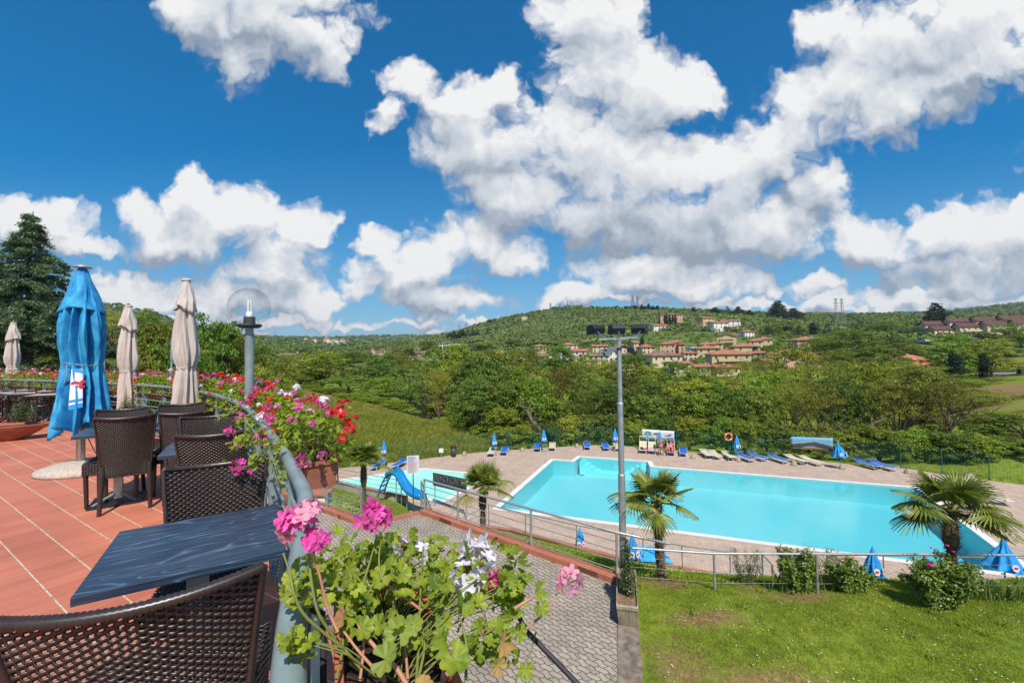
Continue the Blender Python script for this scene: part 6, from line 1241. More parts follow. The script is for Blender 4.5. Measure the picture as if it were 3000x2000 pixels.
def chair_meshes():
    P = []
    mb = MB(); weave(mb, nrm(backf), 28, 48, rw=.0074, amp=.0050, th=.003); 
    # wrapped border
    def wrap(pts, r, n=9, step=.012):
        Ls = [0]
        for i in range(1, len(pts)): Ls.append(Ls[-1] + (pts[i] - pts[i - 1]).length)
        q = []; m_ = int(Ls[-1] / step); 
        for k in range(m_ * 2 + 1):
            s = Ls[-1] * k / (m_ * 2); i = 1
            while i < len(pts) - 1 and Ls[i] < s: i += 1
            q.append(pts[i - 1].lerp(pts[i], (s - Ls[i - 1]) / max(Ls[i] - Ls[i - 1], 1e-6)))
        mb.tube(q, [r * (1.12 if k % 2 else .86) for k in range(len(q))], n)
    wrap([backf(u, 1.0) for u in np.linspace(0, 1, 15)], .0155); wrap([backf(0, v) for v in np.linspace(0, 1, 12)], .0105); wrap([backf(1, v) for v in np.linspace(0, 1, 12)], .0105)
    P.append(('backrest', mb.mesh('backrest')))
    mb = MB()
    def seatf(u, v): s = u * 2 - 1; return Vector((s * (.200 + .03 * v), .0 + v * .44 - .04, .452 + .006 * math.sin(math.pi * u) - .02 * (v > .97)))
    weave(mb, nrm(seatf), 20, 34, rw=.0065)
    for a, b, L_ in (((-.200, -.03), (-.23, .40), 18), ((.23, .40), (.200, -.03), 18), ((-.23, .40), (.23, .40), 20), ((.2, -.035), (-.2, -.035), 18)):
        def fr(u, v, a=a, b=b): return Vector((a[0] + (b[0] - a[0]) * u, a[1] + (b[1] - a[1]) * u, .33 + .115 * v))
        weave(mb, nrm(fr), L_, 10, rw=.0062)
    mb.box((0, .19, .435), (.40, .40, .012)); P.append(('seat', mb.mesh('seat')))
    for x, y, x2, y2 in ((-.21, .375, -.20, .36), (.21, .375, .20, .36), (-.185, -.02, -.20, -.10), (.185, -.02, .20, -.10)):
        mb = MB(); n_ = 60; mb.tube([(x + (x2 - x) * i / n_, y + (y2 - y) * i / n_, .44 - .44 * i / n_) for i in range(n_ + 1)], [(.024 - .005 * i / n_) * (1.05 if i % 2 else .93) for i in range(n_ + 1)], 8); P.append(('leg', mb.mesh('leg')))
    for n_, me in P: me.materials.append(WK)
    return P
CHM = chair_meshes()
def wchair(x, y, deg, label, sc=.93):
    t = thing('wicker_chair', label, 'chair', (x, y, 0), math.radians(deg), 'dark wicker chairs on the terrace'); t.scale = (sc, sc, 1) if sc < 1 else (sc * 1.05, sc, .962)
    off = Vector((0, .17, 0))
    for nm, me in CHM: o = bpy.data.objects.new(nm, me); C.objects.link(o); o.parent = t; o.location = off
    return t
wchair(-.955, 1.07, 26, 'wicker chair nearest the camera with its back to us at the blue-grey table', 1.10)
wchair(-1.60, 2.33, 209, 'wicker chair facing us across the nearest blue-grey table')
wchair(-2.23, 3.16, 26, 'wicker chair with its back to us, second along the railing')
wchair(-2.94, 4.15, 214, 'wicker chair facing us left of the lamp post')
wchair(-3.34, 4.40, 39, 'wicker chair with its back to us, third along the railing'); wchair(-4.02, 5.22, 209, 'farthest wicker chair facing us below the tall cream parasol')
wchair(-3.74, 4.13, 37, 'wicker chair standing free with back and legs visible right of the blue parasol'); wchair(-4.36, 4.80, 212, 'wicker chair facing us just right of the blue parasol')
def wood_top():
    m = bpy.data.materials.new('blue_grey_wood'); m.use_nodes = True; t_ = m.node_tree; t_.nodes.clear(); out = nd(t_, 'ShaderNodeOutputMaterial'); p = nd(t_, 'ShaderNodeBsdfPrincipled', i_Roughness=.38); p.inputs['Specular IOR Level'].default_value = .6
    co = nd(t_, 'ShaderNodeTexCoord'); mp = nd(t_, 'ShaderNodeMapping'); mp.inputs['Scale'].default_value = (1, 6.5, 6.5); t_.links.new(co.outputs['Object'], mp.inputs[0]); n = nd(t_, 'ShaderNodeTexNoise', i_Scale=1.25, i_Detail=2.0, i_Distortion=.5); t_.links.new(mp.outputs[0], n.inputs['Vector'])
    band = mth(t_, 'FRACT', mth(t_, 'MULTIPLY', n.outputs[0], 17.0)); n2 = nd(t_, 'ShaderNodeTexNoise', i_Scale=9.0, i_Detail=8.0); mp2 = nd(t_, 'ShaderNodeMapping'); mp2.inputs['Scale'].default_value = (1, 22, 22); t_.links.new(co.outputs['Object'], mp2.inputs[0]); t_.links.new(mp2.outputs[0], n2.inputs['Vector'])
    b2 = mth(t_, 'POWER', mth(t_, 'ABSOLUTE', mth(t_, 'SUBTRACT', mth(t_, 'MULTIPLY', band, 2), 1)), 5.0); v_ = mth(t_, 'ADD', mth(t_, 'MULTIPLY', b2, .45), mth(t_, 'MULTIPLY', n2.outputs[0], .75))
    r = nd(t_, 'ShaderNodeValToRGB'); t_.links.new(v_, r.inputs[0]); e = r.color_ramp.elements; e[0].position = .22; e[0].color = (.012, .020, .036, 1); e[1].position = .95; e[1].color = (.13, .20, .29, 1); x = e.new(.5); x.color = (.028, .050, .085, 1)
    t_.links.new(r.outputs[0], p.inputs['Base Color']); bn = nd(t_, 'ShaderNodeBump', i_Strength=.3, i_Distance=.001); t_.links.new(v_, bn.inputs['Height']); t_.links.new(bn.outputs[0], p.inputs['Normal']); t_.links.new(p.outputs[0], out.inputs[0]); return m
WT = wood_top(); IRON = mat('black_cast_iron', (.018, .019, .022, 1), .5, var=.1)
def table(x, y, deg, label, s=.60):
    t = thing('square_table', label, 'table', (x, y, 0), math.radians(deg), 'square blue-grey tables on the terrace'); mb = MB(); mb.box((0, 0, .735), (s, s, .030)); bevel(mb.build('tabletop', WT, t), .003, 2)
    mb = MB(); mb.box((0, 0, .38), (.07, .07, .68)); mb.build('column', STEEL, t); mb = MB(); mb.box((0, 0, .012), (.42, .42, .016)); mb.build('foot_plate', IRON, t); mb = MB()
    for a in range(4): q = Vector((math.cos(a * math.pi / 2 + .78), math.sin(a * math.pi / 2 + .78), 0)); mb.beam(q * .04 + Vector((0, 0, .09)), q * .24 + Vector((0, 0, .028)), .03, .012)
    mb.build('brace', STEEL, t)
table(-1.295, 1.765, 31.6, 'blue-grey wood grain table in the foreground against the railing'); table(-2.59, 3.66, 30, 'blue-grey table between the second pair of wicker chairs'); table(-3.66, 4.88, 35, 'blue-grey table between the farthest pair along the railing'); table(-4.14, 4.50, 35, 'blue-grey table with iron foot right of the blue parasol')
# ---- big closed parasols
def canopy_mesh(prof, nf, seed, n=96, depth=.20, sharp=1.0, jag=.10, twist=.15, rows=46):
    """folded cloth: prof = (height, radius, fold depth)"""
    rs = random.Random(seed); zs = [p[0] for p in prof]; ph = [rs.uniform(-.5, .5) for _ in range(nf)]; am = [rs.uniform(.55, 1.3) for _ in range(nf)]; hem = [rs.uniform(-1, .35) for _ in range(nf)]; vs = []
    z0, z1 = zs[0], zs[-1]; w1 = [rs.uniform(0, 6.28) for _ in range(6)]
    for i in range(rows + 1):
        s = i / rows; z = z0 + (z1 - z0) * s; R = float(np.interp(-z, [-q for q in zs], [p[1] for p in prof])); dp = float(np.interp(-z, [-q for q in zs], [p[2] for p in prof]))
        for k in range(n):
            f = nf * k / n; j = int(f) % nf; j2 = (j + 1) % nf; fr = f - int(f); a_ = am[j] * (1 - fr) + am[j2] * fr; t = 2 * math.pi * (k / n) + twist * s + .10 * math.sin(3 * s * 6.28 / 2 + w1[0] + 2 * t0(k, n))
            w_ = math.cos(2 * math.pi * (fr + .12 * math.sin(5 * s + ph[j] * 6))); w_ = .35 * w_ + .65 * (4 * abs((fr + .12 * math.sin(5 * s + ph[j] * 6)) % 1 - .5) - 1)
            r = R * (1 + dp * a_ * w_) * (1 + .05 * math.sin(3 * t + 7 * s + w1[1]) + .03 * math.sin(7 * t - 11 * s + w1[2]) + dp * .10 * math.sin(nf * 2.4 * t + 13 * s + w1[3]) + dp * .07 * math.sin(17 * s + 5 * t + w1[4])); hz_ = (hem[j] * (1 - fr) + hem[j2] * fr) * jag * max(0, s - .75) / .25
            vs.append((r * math.cos(t), r * math.sin(t), z + hz_ - .02 * w_ * dp))
    mb = MB(); mb.add(vs, [(i * n + k, (i + 1) * n + k, (i + 1) * n + (k + 1) % n, i * n + (k + 1) % n) for i in range(rows) for k in range(n)], True); return mb
def t0(k, n): return 2 * math.pi * k / n
CRM = mat('parasol_cream', (.56, .49, .44, 1), .85, var=.07, scale=4, col2=(.48, .41, .36, 1), bump=.002, bscale=25); BLB = mat('parasol_bright_blue', (.004, .15, .43, 1), .7, var=.2, scale=7, stretch=(1, 1, .6), col2=(.05, .42, .64, 1), bump=.002, bscale=20); POST = mat('stainless_pole', (.42, .40, .37, 1), .25, metal=.9, var=.05); STN = mat('terrazzo_stone', (.58, .50, .42, 1), .9, var=.25, scale=45, col2=(.36, .28, .22, 1), bump=.004, bscale=60)
def bigparasol(x, y, top, bot, k, label, seed, blue=False, rot=0, base=True, tie=None):
    t = thing('large_parasol', label, 'parasol', (x, y, 0), rot, 'large closed parasols on the terrace'); L = top - bot; m = BLB if blue else CRM
    mb = MB(); mb.tube([(0, 0, .05), (0, 0, top - .02)], .032 if blue else .030, 12); mb.build('pole', POST if blue else CRM, t)
    tie = tie or (top - L * (.60 if not blue else .55))
    if blue: prof = [(top - .03, .10, .05), (top - .25, .20, .18), (top - .6, .36, .30), (top - .75, .39, .34), (tie + .3, .38, .34), (tie, .33, .26), (tie - .15, .36, .30), (tie - .5, .43, .34), (bot, .50, .36)]
    else: prof = [(top - .03, .05, .08), (top - .3, .10, .3), (top - .7, .165, .3), (tie + .25, .20, .30), (tie + .08, .185, .26), (tie, .150, .18), (tie - .1, .165, .24), (tie - .4, .19, .32), (bot, .205, .36)]
    k *= .51 if blue else .64; prof = [(a, b * k, c) for a, b, c in prof]; o = canopy_mesh(prof, 11 if blue else 8, seed, depth=.2, sharp=.7, n=132, jag=.22 if blue else .16).build('canopy', m, t); o.modifiers.new('s', 'SOLIDIFY').thickness = .004
    cap = [(top, .065, .02), (top - .2, .13 if not blue else .20, .12), (top - (.62 if blue else .40), (.185 if not blue else .43), .16)]; cap = [(a, b * k * (1.02 if blue else 1.1), c) for a, b, c in cap]; o = canopy_mesh(cap, 8 if not blue else 4, seed + 5, jag=.22 if blue else .12, rows=16, twist=0, sharp=.8 if blue else .6).build('valance', m, t); o.modifiers.new('s', 'SOLIDIFY').thickness = .004
    mb = MB(); mb.lathe([(.0, top + .035), (.05, top + .03), (.095 * (1 if blue else .62), top + .008), (.095 * (1 if blue else .62), top - .008), (0, top - .01)], n=20); mb.build('cap', STEEL if blue else CRM, t)
    mb = MB(); R = float(np.interp(0, [0, 1], [prof[5][1], 1])); mb.tube([(math.cos(a) * R * 1.16, math.sin(a) * R * 1.16, tie + .02 * math.sin(2 * a)) for a in np.linspace(0, 2 * math.pi, 25)], .006, 6, False)
    if blue: mb.tube([(-.08, -R * 1.2, tie), (-.07, -R * 1.27, tie - .10), (-.10, -R * 1.25, tie - .25)], .007, 5)
    mb.build('tie_cord', STEEL if blue else CRM, t)
    if base:
        mb = MB(); sx = 1.25 if blue else 1; mb.lathe([(0, .13), (.18, .128), (.36, .105), (.47, .06), (.49, .02), (.47, 0)], n=32); o = mb.build('base', STN if blue else CONC, t); o.scale = (sx, 1, 1); o.location = (.17 if blue else 0, -.02, 0)
    if blue:
        mb = MB(); mb.tube([(0, 0, .11), (0, 0, .50)], .046, 14); mb.build('pole_sleeve', POST, t); mb = MB(); mb.tube([(.05, -.01, .48), (.10, -.02, .36), (.16, -.02, .20)], .006, 5); mb.tube([(.04, 0, .42), (.15, 0, .42)], .006, 5); mb.lathe([(0, 0), (.014, .01), (0, .02)], (.155, 0, .41), 8); mb.build('crank', DKM, t)
    return t
U1p = on(239, 1368, .12); yU = 5.75; xU = (239 - 1500) / F * yU * 1.0
tb = bigparasol(xU, yU, at(250, 783, yU).z, .62, 1.0, 'tall bright blue closed parasol with white and red print and stone base', 21, True, .5, tie=at(240, 1066, yU).z)
def up(u, v0, dep, v1): return ((u - 1500) / F * dep, dep, at(u, v0, dep).z, at(u, v1, dep).z)
for (u, v0, dep, v1, k, lb, sd, tz) in ((545, 822, 6.45, 1190, 1.02, 'tall cream closed parasol nearest the globe lamp', 3, 1075), (375, 898, 8.6, 1192, 1.12, 'cream closed parasol between the blue one and the tall cream one', 8, 1085), (38, 947, 12.0, 1148, 1.1, 'cream closed parasol at the far left', 14, 1072), (204, 1000, 10.5, 1160, .95, 'cream closed parasol almost hidden behind the blue one', 19, 1080)):
    x, y, a, b = up(u, v0, dep, v1); bigparasol(x, y, a, b - .05, k, lb, sd, rot=sd * .7, tie=at(u, tz, dep).z, base=(u != 545))
# print on the blue parasol
def curved(t, name, R, a0, a1, z0, z1, m, n=10, fz=lambda a, z: (0, 0), k=6):
    mb = MB(); vs = []
    for i in range(n + 1):
        a = a0 + (a1 - a0) * i / n
        for j in range(k + 1): z = z0 + (z1 - z0) * j / k; r = R(z); vs.append((r * math.cos(a), r * math.sin(a), z + fz(a, z)[0]))
    mb.add(vs, [(i * (k + 1) + j, (i + 1) * (k + 1) + j, (i + 1) * (k + 1) + j + 1, i * (k + 1) + j + 1) for i in range(n) for j in range(k)], True); return mb.build(name, m, t)
camd = math.atan2(-yU, -xU) - .5
tz = at(240, 1066, yU).z
Rf = lambda e: (lambda z: float(np.interp(tz - z, [0, .15, .5, 1], [.205, .225, .265, .30])) + e)
curved(tb, 'printed_panel', Rf(.012), camd - .42, camd + .05, tz - .06, tz - .55, WHT)
curved(tb, 'printed_band', Rf(.018), camd - .41, camd + .05, tz - .44, tz - .47, BLU, fz=lambda a, z: (.05 * (a - camd), 0)); curved(tb, 'printed_band', Rf(.018), camd - .41, camd + .05, tz - .50, tz - .56, BLU, fz=lambda a, z: (.06 * (a - camd), 0))
curved(tb, 'printed_band', Rf(.018), camd - .30, camd + .08, tz - .07, tz - .11, BLU, fz=lambda a, z: (.08 * abs(a - camd), 0))
def letters(s, size, m, parent, R, ca, z, name='printed_letters', italic=.25):
    c = bpy.data.curves.new(name, 'FONT'); c.body = s; c.size = size; c.align_x = 'CENTER'; c.align_y = 'CENTER'; c.shear = italic; c.offset = .006; o = bpy.data.objects.new('tmp', c); C.objects.link(o); bpy.context.view_layer.update(); me = bpy.data.meshes.new_from_object(o.evaluated_get(bpy.context.evaluated_depsgraph_get())); bpy.data.objects.remove(o)
    for v in me.vertices: a = ca + v.co.x / R(z); r = R(z + v.co.y) ; v.co = (r * math.cos(a), r * math.sin(a), z + v.co.y)
    me.materials.clear(); me.name = name; return link(name, me, m, parent)
letters('et', .17, REDP, tb, Rf(.022), camd - .19, tz - .25)
# ---- terracotta bowls with shrubs
TER = mat('terracotta', (.40, .13, .070, 1), .75, var=.2, scale=5, bump=.002); SOIL = mat('soil', (.065, .040, .026, 1), .95, var=.4, scale=25, bump=.02, bscale=70)
def shrub_cards(rs, n, c, r, leaf, asp=.2, up=.6):
    e = sph(n, rs); P = np.array(c)[None] + e * np.array(r)[None] * (rs.rand(n, 1) ** .5); V, Fc = leafcards(P, e + np.array([0, 0, up]), leaf, rs, asp, .5); return V, Fc
def bowl(x, y, rz, sc, label, plant, hgt=.45):
    t = thing('planter_bowl', label, 'planter', (x, y, 0), rz); mb = MB(); mb.lathe([(0, .02), (.22, 0), (.36, .12), (.50, .27), (.52, .30), (.49, .30), (.44, .24), (.0, .23)], n=28); o = mb.build('bowl', TER, t); o.scale = sc
    mb = MB(); mb.lathe([(.47, .255), (.3, .265), (0, .27)], n=20); o = mb.build('soil', SOIL, t); o.scale = sc
    rs = np.random.RandomState(int(abs(x) * 10)); VV = []; FF = []; o_ = 0
    for k in range(9):
        a = rs.rand() * 6.28; d = rs.rand() * .12; V, Fc = shrub_cards(rs, 240, (d * math.cos(a) * 1.6 + plant, d * math.sin(a), .27 + hgt * .55 + rs.uniform(-.08, .1)), (.11, .11, hgt * .42), .022, .22, 1.2); VV.append(V); FF.append(Fc + o_); o_ += len(V)
    link('foliage', npmesh('foliage', np.concatenate(VV), np.concatenate(FF)), mat('rosemary_leaf', (.11, .145, .040, 1), .6, col2=(.05, .08, .02, 1), scale=20, island=.3, trans=.15), t)
    return t
bowl(-9.45, 7.85, .45, (1.45, .62, .95), 'boat shaped terracotta bowl with a rosemary bush at the left edge', .3, .42); bowl(-6.55, 7.25, .2, (.8, .8, 1.0), 'round terracotta pot with grey-green shrub behind the wicker chairs', 0, .55)
# ---- bistro tables and chairs
BRN = mat('bistro_metal_brown', (.030, .020, .017, 1), .5, var=.1); WDL = mat('bistro_wood_pale', (.52, .43, .36, 1), .6, var=.1, stretch=(1, 12, 1), scale=4)
def bistro_chair_meshes():
    P = []
    mb = MB(); mb.box((0, 0, .435), (.38, .38, .02)); P.append(('seat', mb.mesh('seat'), WDL)); mb = MB()
    for x in (-.19, .19): mb.tube([(x, -.19, .44), (x * 1.0, -.22, .62), (x, -.26, .83)], .011, 6)
    for z, y in ((.83, -.26), (.74, -.245)): mb.tube([(-.19, y, z), (0, y - .02, z), (.19, y, z)], .011, 6)
    mb.tube([(-.18, -.19, .455), (.18, -.19, .455)], .010, 6); mb.box((0, 0, .42), (.40, .40, .014)); P.append(('backrest', mb.mesh('backrest'), BRN))
    for x, y, a, b in ((-.18, .18, -.20, .22), (.18, .18, .20, .22), (-.18, -.18, -.20, -.25), (.18, -.18, .20, -.25)): mb = MB(); mb.beam((x, y, .43), (a, b, 0), .022, .022); P.append(('leg', mb.mesh('leg'), BRN))
    return P
def bistro_table_meshes():
    P = []; mb = MB(); mb.box((0, 0, .70), (.68, .68, .02)); P.append(('tabletop', mb.mesh('tabletop'), WDL)); mb = MB()
    for s in (-1, 1): mb.box((s * .345, 0, .70), (.014, .70, .032)); mb.box((0, s * .345, .70), (.70, .014, .032))
    P.append(('rim', mb.mesh('rim'), BRN)); mb = MB(); mb.tube([(0, 0, .02), (0, 0, .69)], .028, 8)
    for a in range(4): q = Vector((math.cos(a * 1.57 + .78), math.sin(a * 1.57 + .78), 0)); mb.tube([q * .02 + Vector((0, 0, .42)), q * .12 + Vector((0, 0, .56)), q * .27 + Vector((0, 0, .68))], .010, 6); mb.tube([q * .02 + Vector((0, 0, .22)), q * .10 + Vector((0, 0, .08)), q * .30 + Vector((0, 0, .012))], .013, 6)
    P.append(('pedestal', mb.mesh('pedestal'), BRN)); return P
BCH, BTB = bistro_chair_meshes(), bistro_table_meshes()
for L_ in (BCH, BTB):
    for nm, me, m in L_: me.materials.append(m)
def place(L_, name, cat, x, y, rz, label, group):
    t = thing(name, label, cat, (x, y, 0), rz, group)
    for nm, me, m in L_: o = bpy.data.objects.new(nm, me); C.objects.link(o); o.parent = t
nth = ['first', 'second', 'third', 'fourth', 'fifth', 'sixth', 'seventh', 'eighth', 'ninth']
BT = [(-60, 1150, .6), (25, 1151, .5), (82, 1152, .45), (148, 1156, .5), (165, 1144, .5), (95, 1142, .4), (328, 1151, .55)]
for i, (u, v, a) in enumerate(BT):
    p = on(u, v, .70); lb = 'bistro table with pale top behind the blue parasol on its right side' if u == 328 else '%s bistro table with pale wooden top counted from the left' % nth[i]; place(BTB, 'bistro_table', 'table', p.x, p.y, a, lb, 'bistro tables at the left end of the terrace')
BC = [(10, 1224, .6, 0), (42, 1219, .5, 1), (75, 1212, 2.2, 2), (98, 1233, .3, 3), (122, 1222, .7, 4), (152, 1240, .55, 5), (172, 1222, 3.6, 6), (130, 1205, 3.4, 7), (60, 1205, 3.5, 8), (20, 1206, 3.6, 0), (318, 1212, .2, 1), (350, 1206, 3.3, 2), (-20, 1222, .7, 3)]
for i, (u, v, a, k) in enumerate(BC):
    p = on(u, v, 0); lb = ['brown metal bistro chair at the left edge behind the rosemary bowl', 'bistro chair behind the rosemary bush', 'bistro chair turned sideways between the first tables', 'bistro chair in front with long visible legs right of the rosemary', 'bistro chair between the front chair and the blue parasol', 'front bistro chair beside the blue parasol', 'bistro chair touching the left edge of the blue parasol', 'bistro chair facing us behind the fourth table', 'bistro chair facing us behind the second table', 'bistro chair facing us below the far left cream parasol', 'bistro chair right of the blue parasol showing its pale seat', 'bistro chair behind the pale table right of the blue parasol', 'bistro chair cut by the left picture edge'][i]
    place(BCH, 'bistro_chair', 'chair', p.x, p.y, a, lb, 'bistro chairs at the left end of the terrace')
# ------------------------------------------------------------------ lower railings
def railrun(pts, label, h_=1.0, bars=4, r=.022, pr=.020, m=STEEL, spacing=None, posts=True, rb=.014, z0=.12, ext0=None, ext1=None, name='railing'):
    P = [Vector(p) for p in pts]; t = thing(name, label, 'railing', P[0]); o = P[0]; tp = [p - o + Vector((0, 0, h_)) for p in P]
    line = ([Vector(ext0) - o] if ext0 else []) + tp + ([Vector(ext1) - o] if ext1 else []); mb = MB(); mb.tube(line, r, 10); mb.build('handrail', m, t)
    for k in range(bars): z = z0 + (h_ - z0) * k / bars; mb = MB(); mb.tube([p - o + Vector((0, 0, z)) for p in P], rb, 6); mb.build('bar', m, t)
    if posts:
        for p in P: mb = MB(); mb.tube([p - o - Vector((0, 0, .25)), p - o + Vector((0, 0, h_))], pr, 8); mb.tube([p - o, p - o + Vector((0, 0, .22))], pr * 1.25, 8); mb.build('post', m, t)
    return t
kz = ZF + .14; K = lambda x, y, z=kz: (x, y, z)
railrun([K(-3.12, 14.95), K(-1.82, 13.88), K(.46, 12.04), K(2.46, 10.42)], 'grey metal railing on the brick kerb running down to the floodlight mast', 1.02, 4, .032, .032, ext1=(3.75, 10.45, kz + .72))
railrun([K(-9.0, 16.98), K(-6.65, 15.28), K(-5.0, 14.08)], 'grey metal railing on the brick kerb left of the garden steps', 1.02, 4, .032, .032, ext0=(-10.5, 18.0, kz + 1.02))
railrun([(-4.95, 14.0, kz), (-5.6, 17.2, -5.3), (-6.2, 20.2, -6.6), (-6.6, 22.6, -7.6)], 'green-grey handrail down the left side of the garden steps', .95, 3, .022, .02, STEELG)
railrun([(-3.25, 15.05, kz), (-3.6, 17.6, -5.3), (-3.9, 20.0, -6.6), (-4.1, 22.2, -7.9)], 'green-grey handrail down the right side of the garden steps', .95, 4, .022, .02, STEELG)
railrun([(-3.9, 21.8, -7.95), (-2.9, 21.9, -7.95), (-1.6, 22.6, -7.6)], 'short railing beside the landing at the foot of the steps', .95, 3, .02, .02, STEELG)
railrun([(p.x, p.y + .0, ZD + .5) for p in [on(u, v, ZD) for u, v in ((942, 1420), (990, 1431), (1061, 1448), (1125, 1463), (1193, 1478))]], 'thin green railing on the low wall beside the small pool', .95, 3, .02, .02, STEELG, ext0=(-15.6, 33.4, ZD + 1.45))
bp = [on(u, v, -7.58) for u, v in ((1432, 1532), (1540, 1562), (1690, 1600), (1885, 1645), (1999, 1668), (2140, 1690))]
railrun(bp, 'long green-grey railing along the low wall above the pool deck', .98, 0, .022, .022, STEELG, ext1=(bp[-1].x + 1.6, bp[-1].y - .9, -7.6))
bq = [on(u, v, -7.58) for u, v in ((2365, 1697), (2590, 1702), (2800, 1706), (3060, 1712))]
railrun(bq, 'green-grey railing along the low wall behind the roses', .98, 0, .022, .022, STEELG, ext0=(bq[0].x - .3, bq[0].y + .1, -6.6))
for (uv, lb) in ((((2235, 1700), (2265, 1745)), 'sloping handrail on the left of the deck steps among the roses'), (((2425, 1690), (2465, 1735)), 'sloping handrail on the right of the deck steps among the roses')):
    a = on(*uv[0], -7.0); b = on(*uv[1], -6.1); railrun([a, b], lb, .95, 1, .022, .03, STEELG)
# lawn railing on the right
G0 = ZF - .02; lr = [(2.62, 10.47, G0)] + [tuple(on(u, v, G0 - .02)) for u, v in ((2094, 1722), (2395, 1724), (2712, 1726), (3030, 1730))]
t = railrun(lr, 'long horizontal grey handrail with thin wires along the upper edge of the lawn', .80, 3, .027, .028, STEEL, rb=.003)
# gravel kerb stones & orange tiles
mb = MB(); q = on(2215, 1700, -7.2); [mb.box((q.x + i * .16, q.y - i * .28, -7.15 + i * .0), (.42, .30, .05), .9) for i in range(5)]; mb.box((q.x - .5, q.y + .2, -7.3), (1.4, .3, .3), -.25); o = mb.build('step_tiles', bedc); tag(o, 'orange-red tiled step edges beside the little topiary tree', 'steps')
# garden steps
stp = MB()
for i in range(20):
    f = i / 19; x0, y0, x1, y1 = -4.78 - 1.5 * f, 13.95 + 8.2 * f, -3.4 - .55 * f, 14.95 + 7.0 * f; z = ZF - .05 - 3.95 * f
    stp.add([(x0, y0, z), (x1, y1, z), (x1 - .03, y1 + .40, z), (x0 - .08, y0 + .42, z), (x0, y0, z - .9), (x1, y1, z - .9), (x1 - .03, y1 + .40, z - .9), (x0 - .08, y0 + .42, z - .9)], [(0, 1, 2, 3), (0, 4, 5, 1), (1, 5, 6, 2), (2, 6, 7, 3), (3, 7, 4, 0)])
structure(stp.build('garden_steps', mat('grey_concrete_steps', (.36, .34, .34, 1), .9, var=.12, scale=4)))
mb = MB(); mb.prism([(-4.85, 13.75), (-3.25, 14.85), (-3.38, 15.1), (-5.0, 14.0)], ZF - .2, ZF + .05); bevel(structure(mb.build('step_edge', redbrick)), .006)
for pts, lb in ((((-5.15, 14.2), (-6.9, 22.9)), 'left brick topped side wall of the garden steps'), (((-3.05, 15.2), (-3.75, 22.3)), 'right brick topped side wall of the garden steps')):
    t = thing('steps_wall', lb, 'wall', (0, 0, 0)); (xa, ya), (xb, yb) = pts; mb = MB(); mb.add([(xa - .12, ya, ZF - .1), (xa + .12, ya, ZF - .1), (xb + .12, yb, -7.75), (xb - .12, yb, -7.75), (xa - .12, ya, ZF - 1.5), (xa + .12, ya, ZF - 1.5), (xb + .12, yb, -9), (xb - .12, yb, -9)], [(0, 1, 2, 3), (0, 4, 5, 1), (1, 5, 6, 2), (2, 6, 7, 3), (3, 7, 4, 0)]); mb.build('wall_body', wallm, t)
    mb = MB(); mb.add([(xa - .15, ya, ZF - .03), (xa + .15, ya, ZF - .03), (xb + .15, yb, -7.68), (xb - .15, yb, -7.68), (xa - .15, ya, ZF - .095), (xa + .15, ya, ZF - .095), (xb + .15, yb, -7.745), (xb - .15, yb, -7.745)], [(0, 1, 2, 3), (0, 4, 5, 1), (1, 5, 6, 2), (2, 6, 7, 3), (3, 7, 4, 0), (4, 7, 6, 5)]); mb.build('coping', bedc, t)
# white block with red tile beside the left steps
p = at(925, 1500, 18.5); mb = MB(); mb.box((0, 0, .3), (1.1, .7, 1.0)); t = thing('garden_pier', 'short pale wall pier with red tile top behind the bent handrail', 'wall', (p.x, p.y, p.z)); mb.build('pier_body', HW['white'], t); mb = MB(); mb.box((0, 0, .84), (1.25, .85, .06)); mb.build('coping', bedc, t)
# ------------------------------------------------------------------ floodlight mast
mx_, my_ = 2.66, 10.62; top = at(1786, 990, my_).z; t = thing('floodlight_mast', 'tall galvanised floodlight mast with three black lamps on a crossbar', 'floodlight', (mx_, my_, ZF)); h_ = top - ZF
mb = MB(); mb.tube([(0, 0, 0), (0, 0, h_ * .42)], .085, 14); mb.tube([(0, 0, h_ * .42), (0, 0, h_ * .72)], .072, 14); mb.tube([(0, 0, h_ * .72), (0, 0, h_)], .058, 14); mb.lathe([(.09, h_ * .42 - .02), (.09, h_ * .42 + .03), (.07, h_ * .42 + .05)], n=14); mb.lathe([(.077, h_ * .72 - .02), (.077, h_ * .72 + .03), (.058, h_ * .72 + .05)], n=14); mb.build('pole', STEEL, t)
mb = MB(); mb.beam((-.50, 0, h_ - .03), (.52, .0, h_ + .01), .06, .05); mb.build('crossbar', STEEL, t)
FLB = mat('floodlight_black', (.018, .018, .02, 1), .5, var=.15, scale=15, bump=.003)
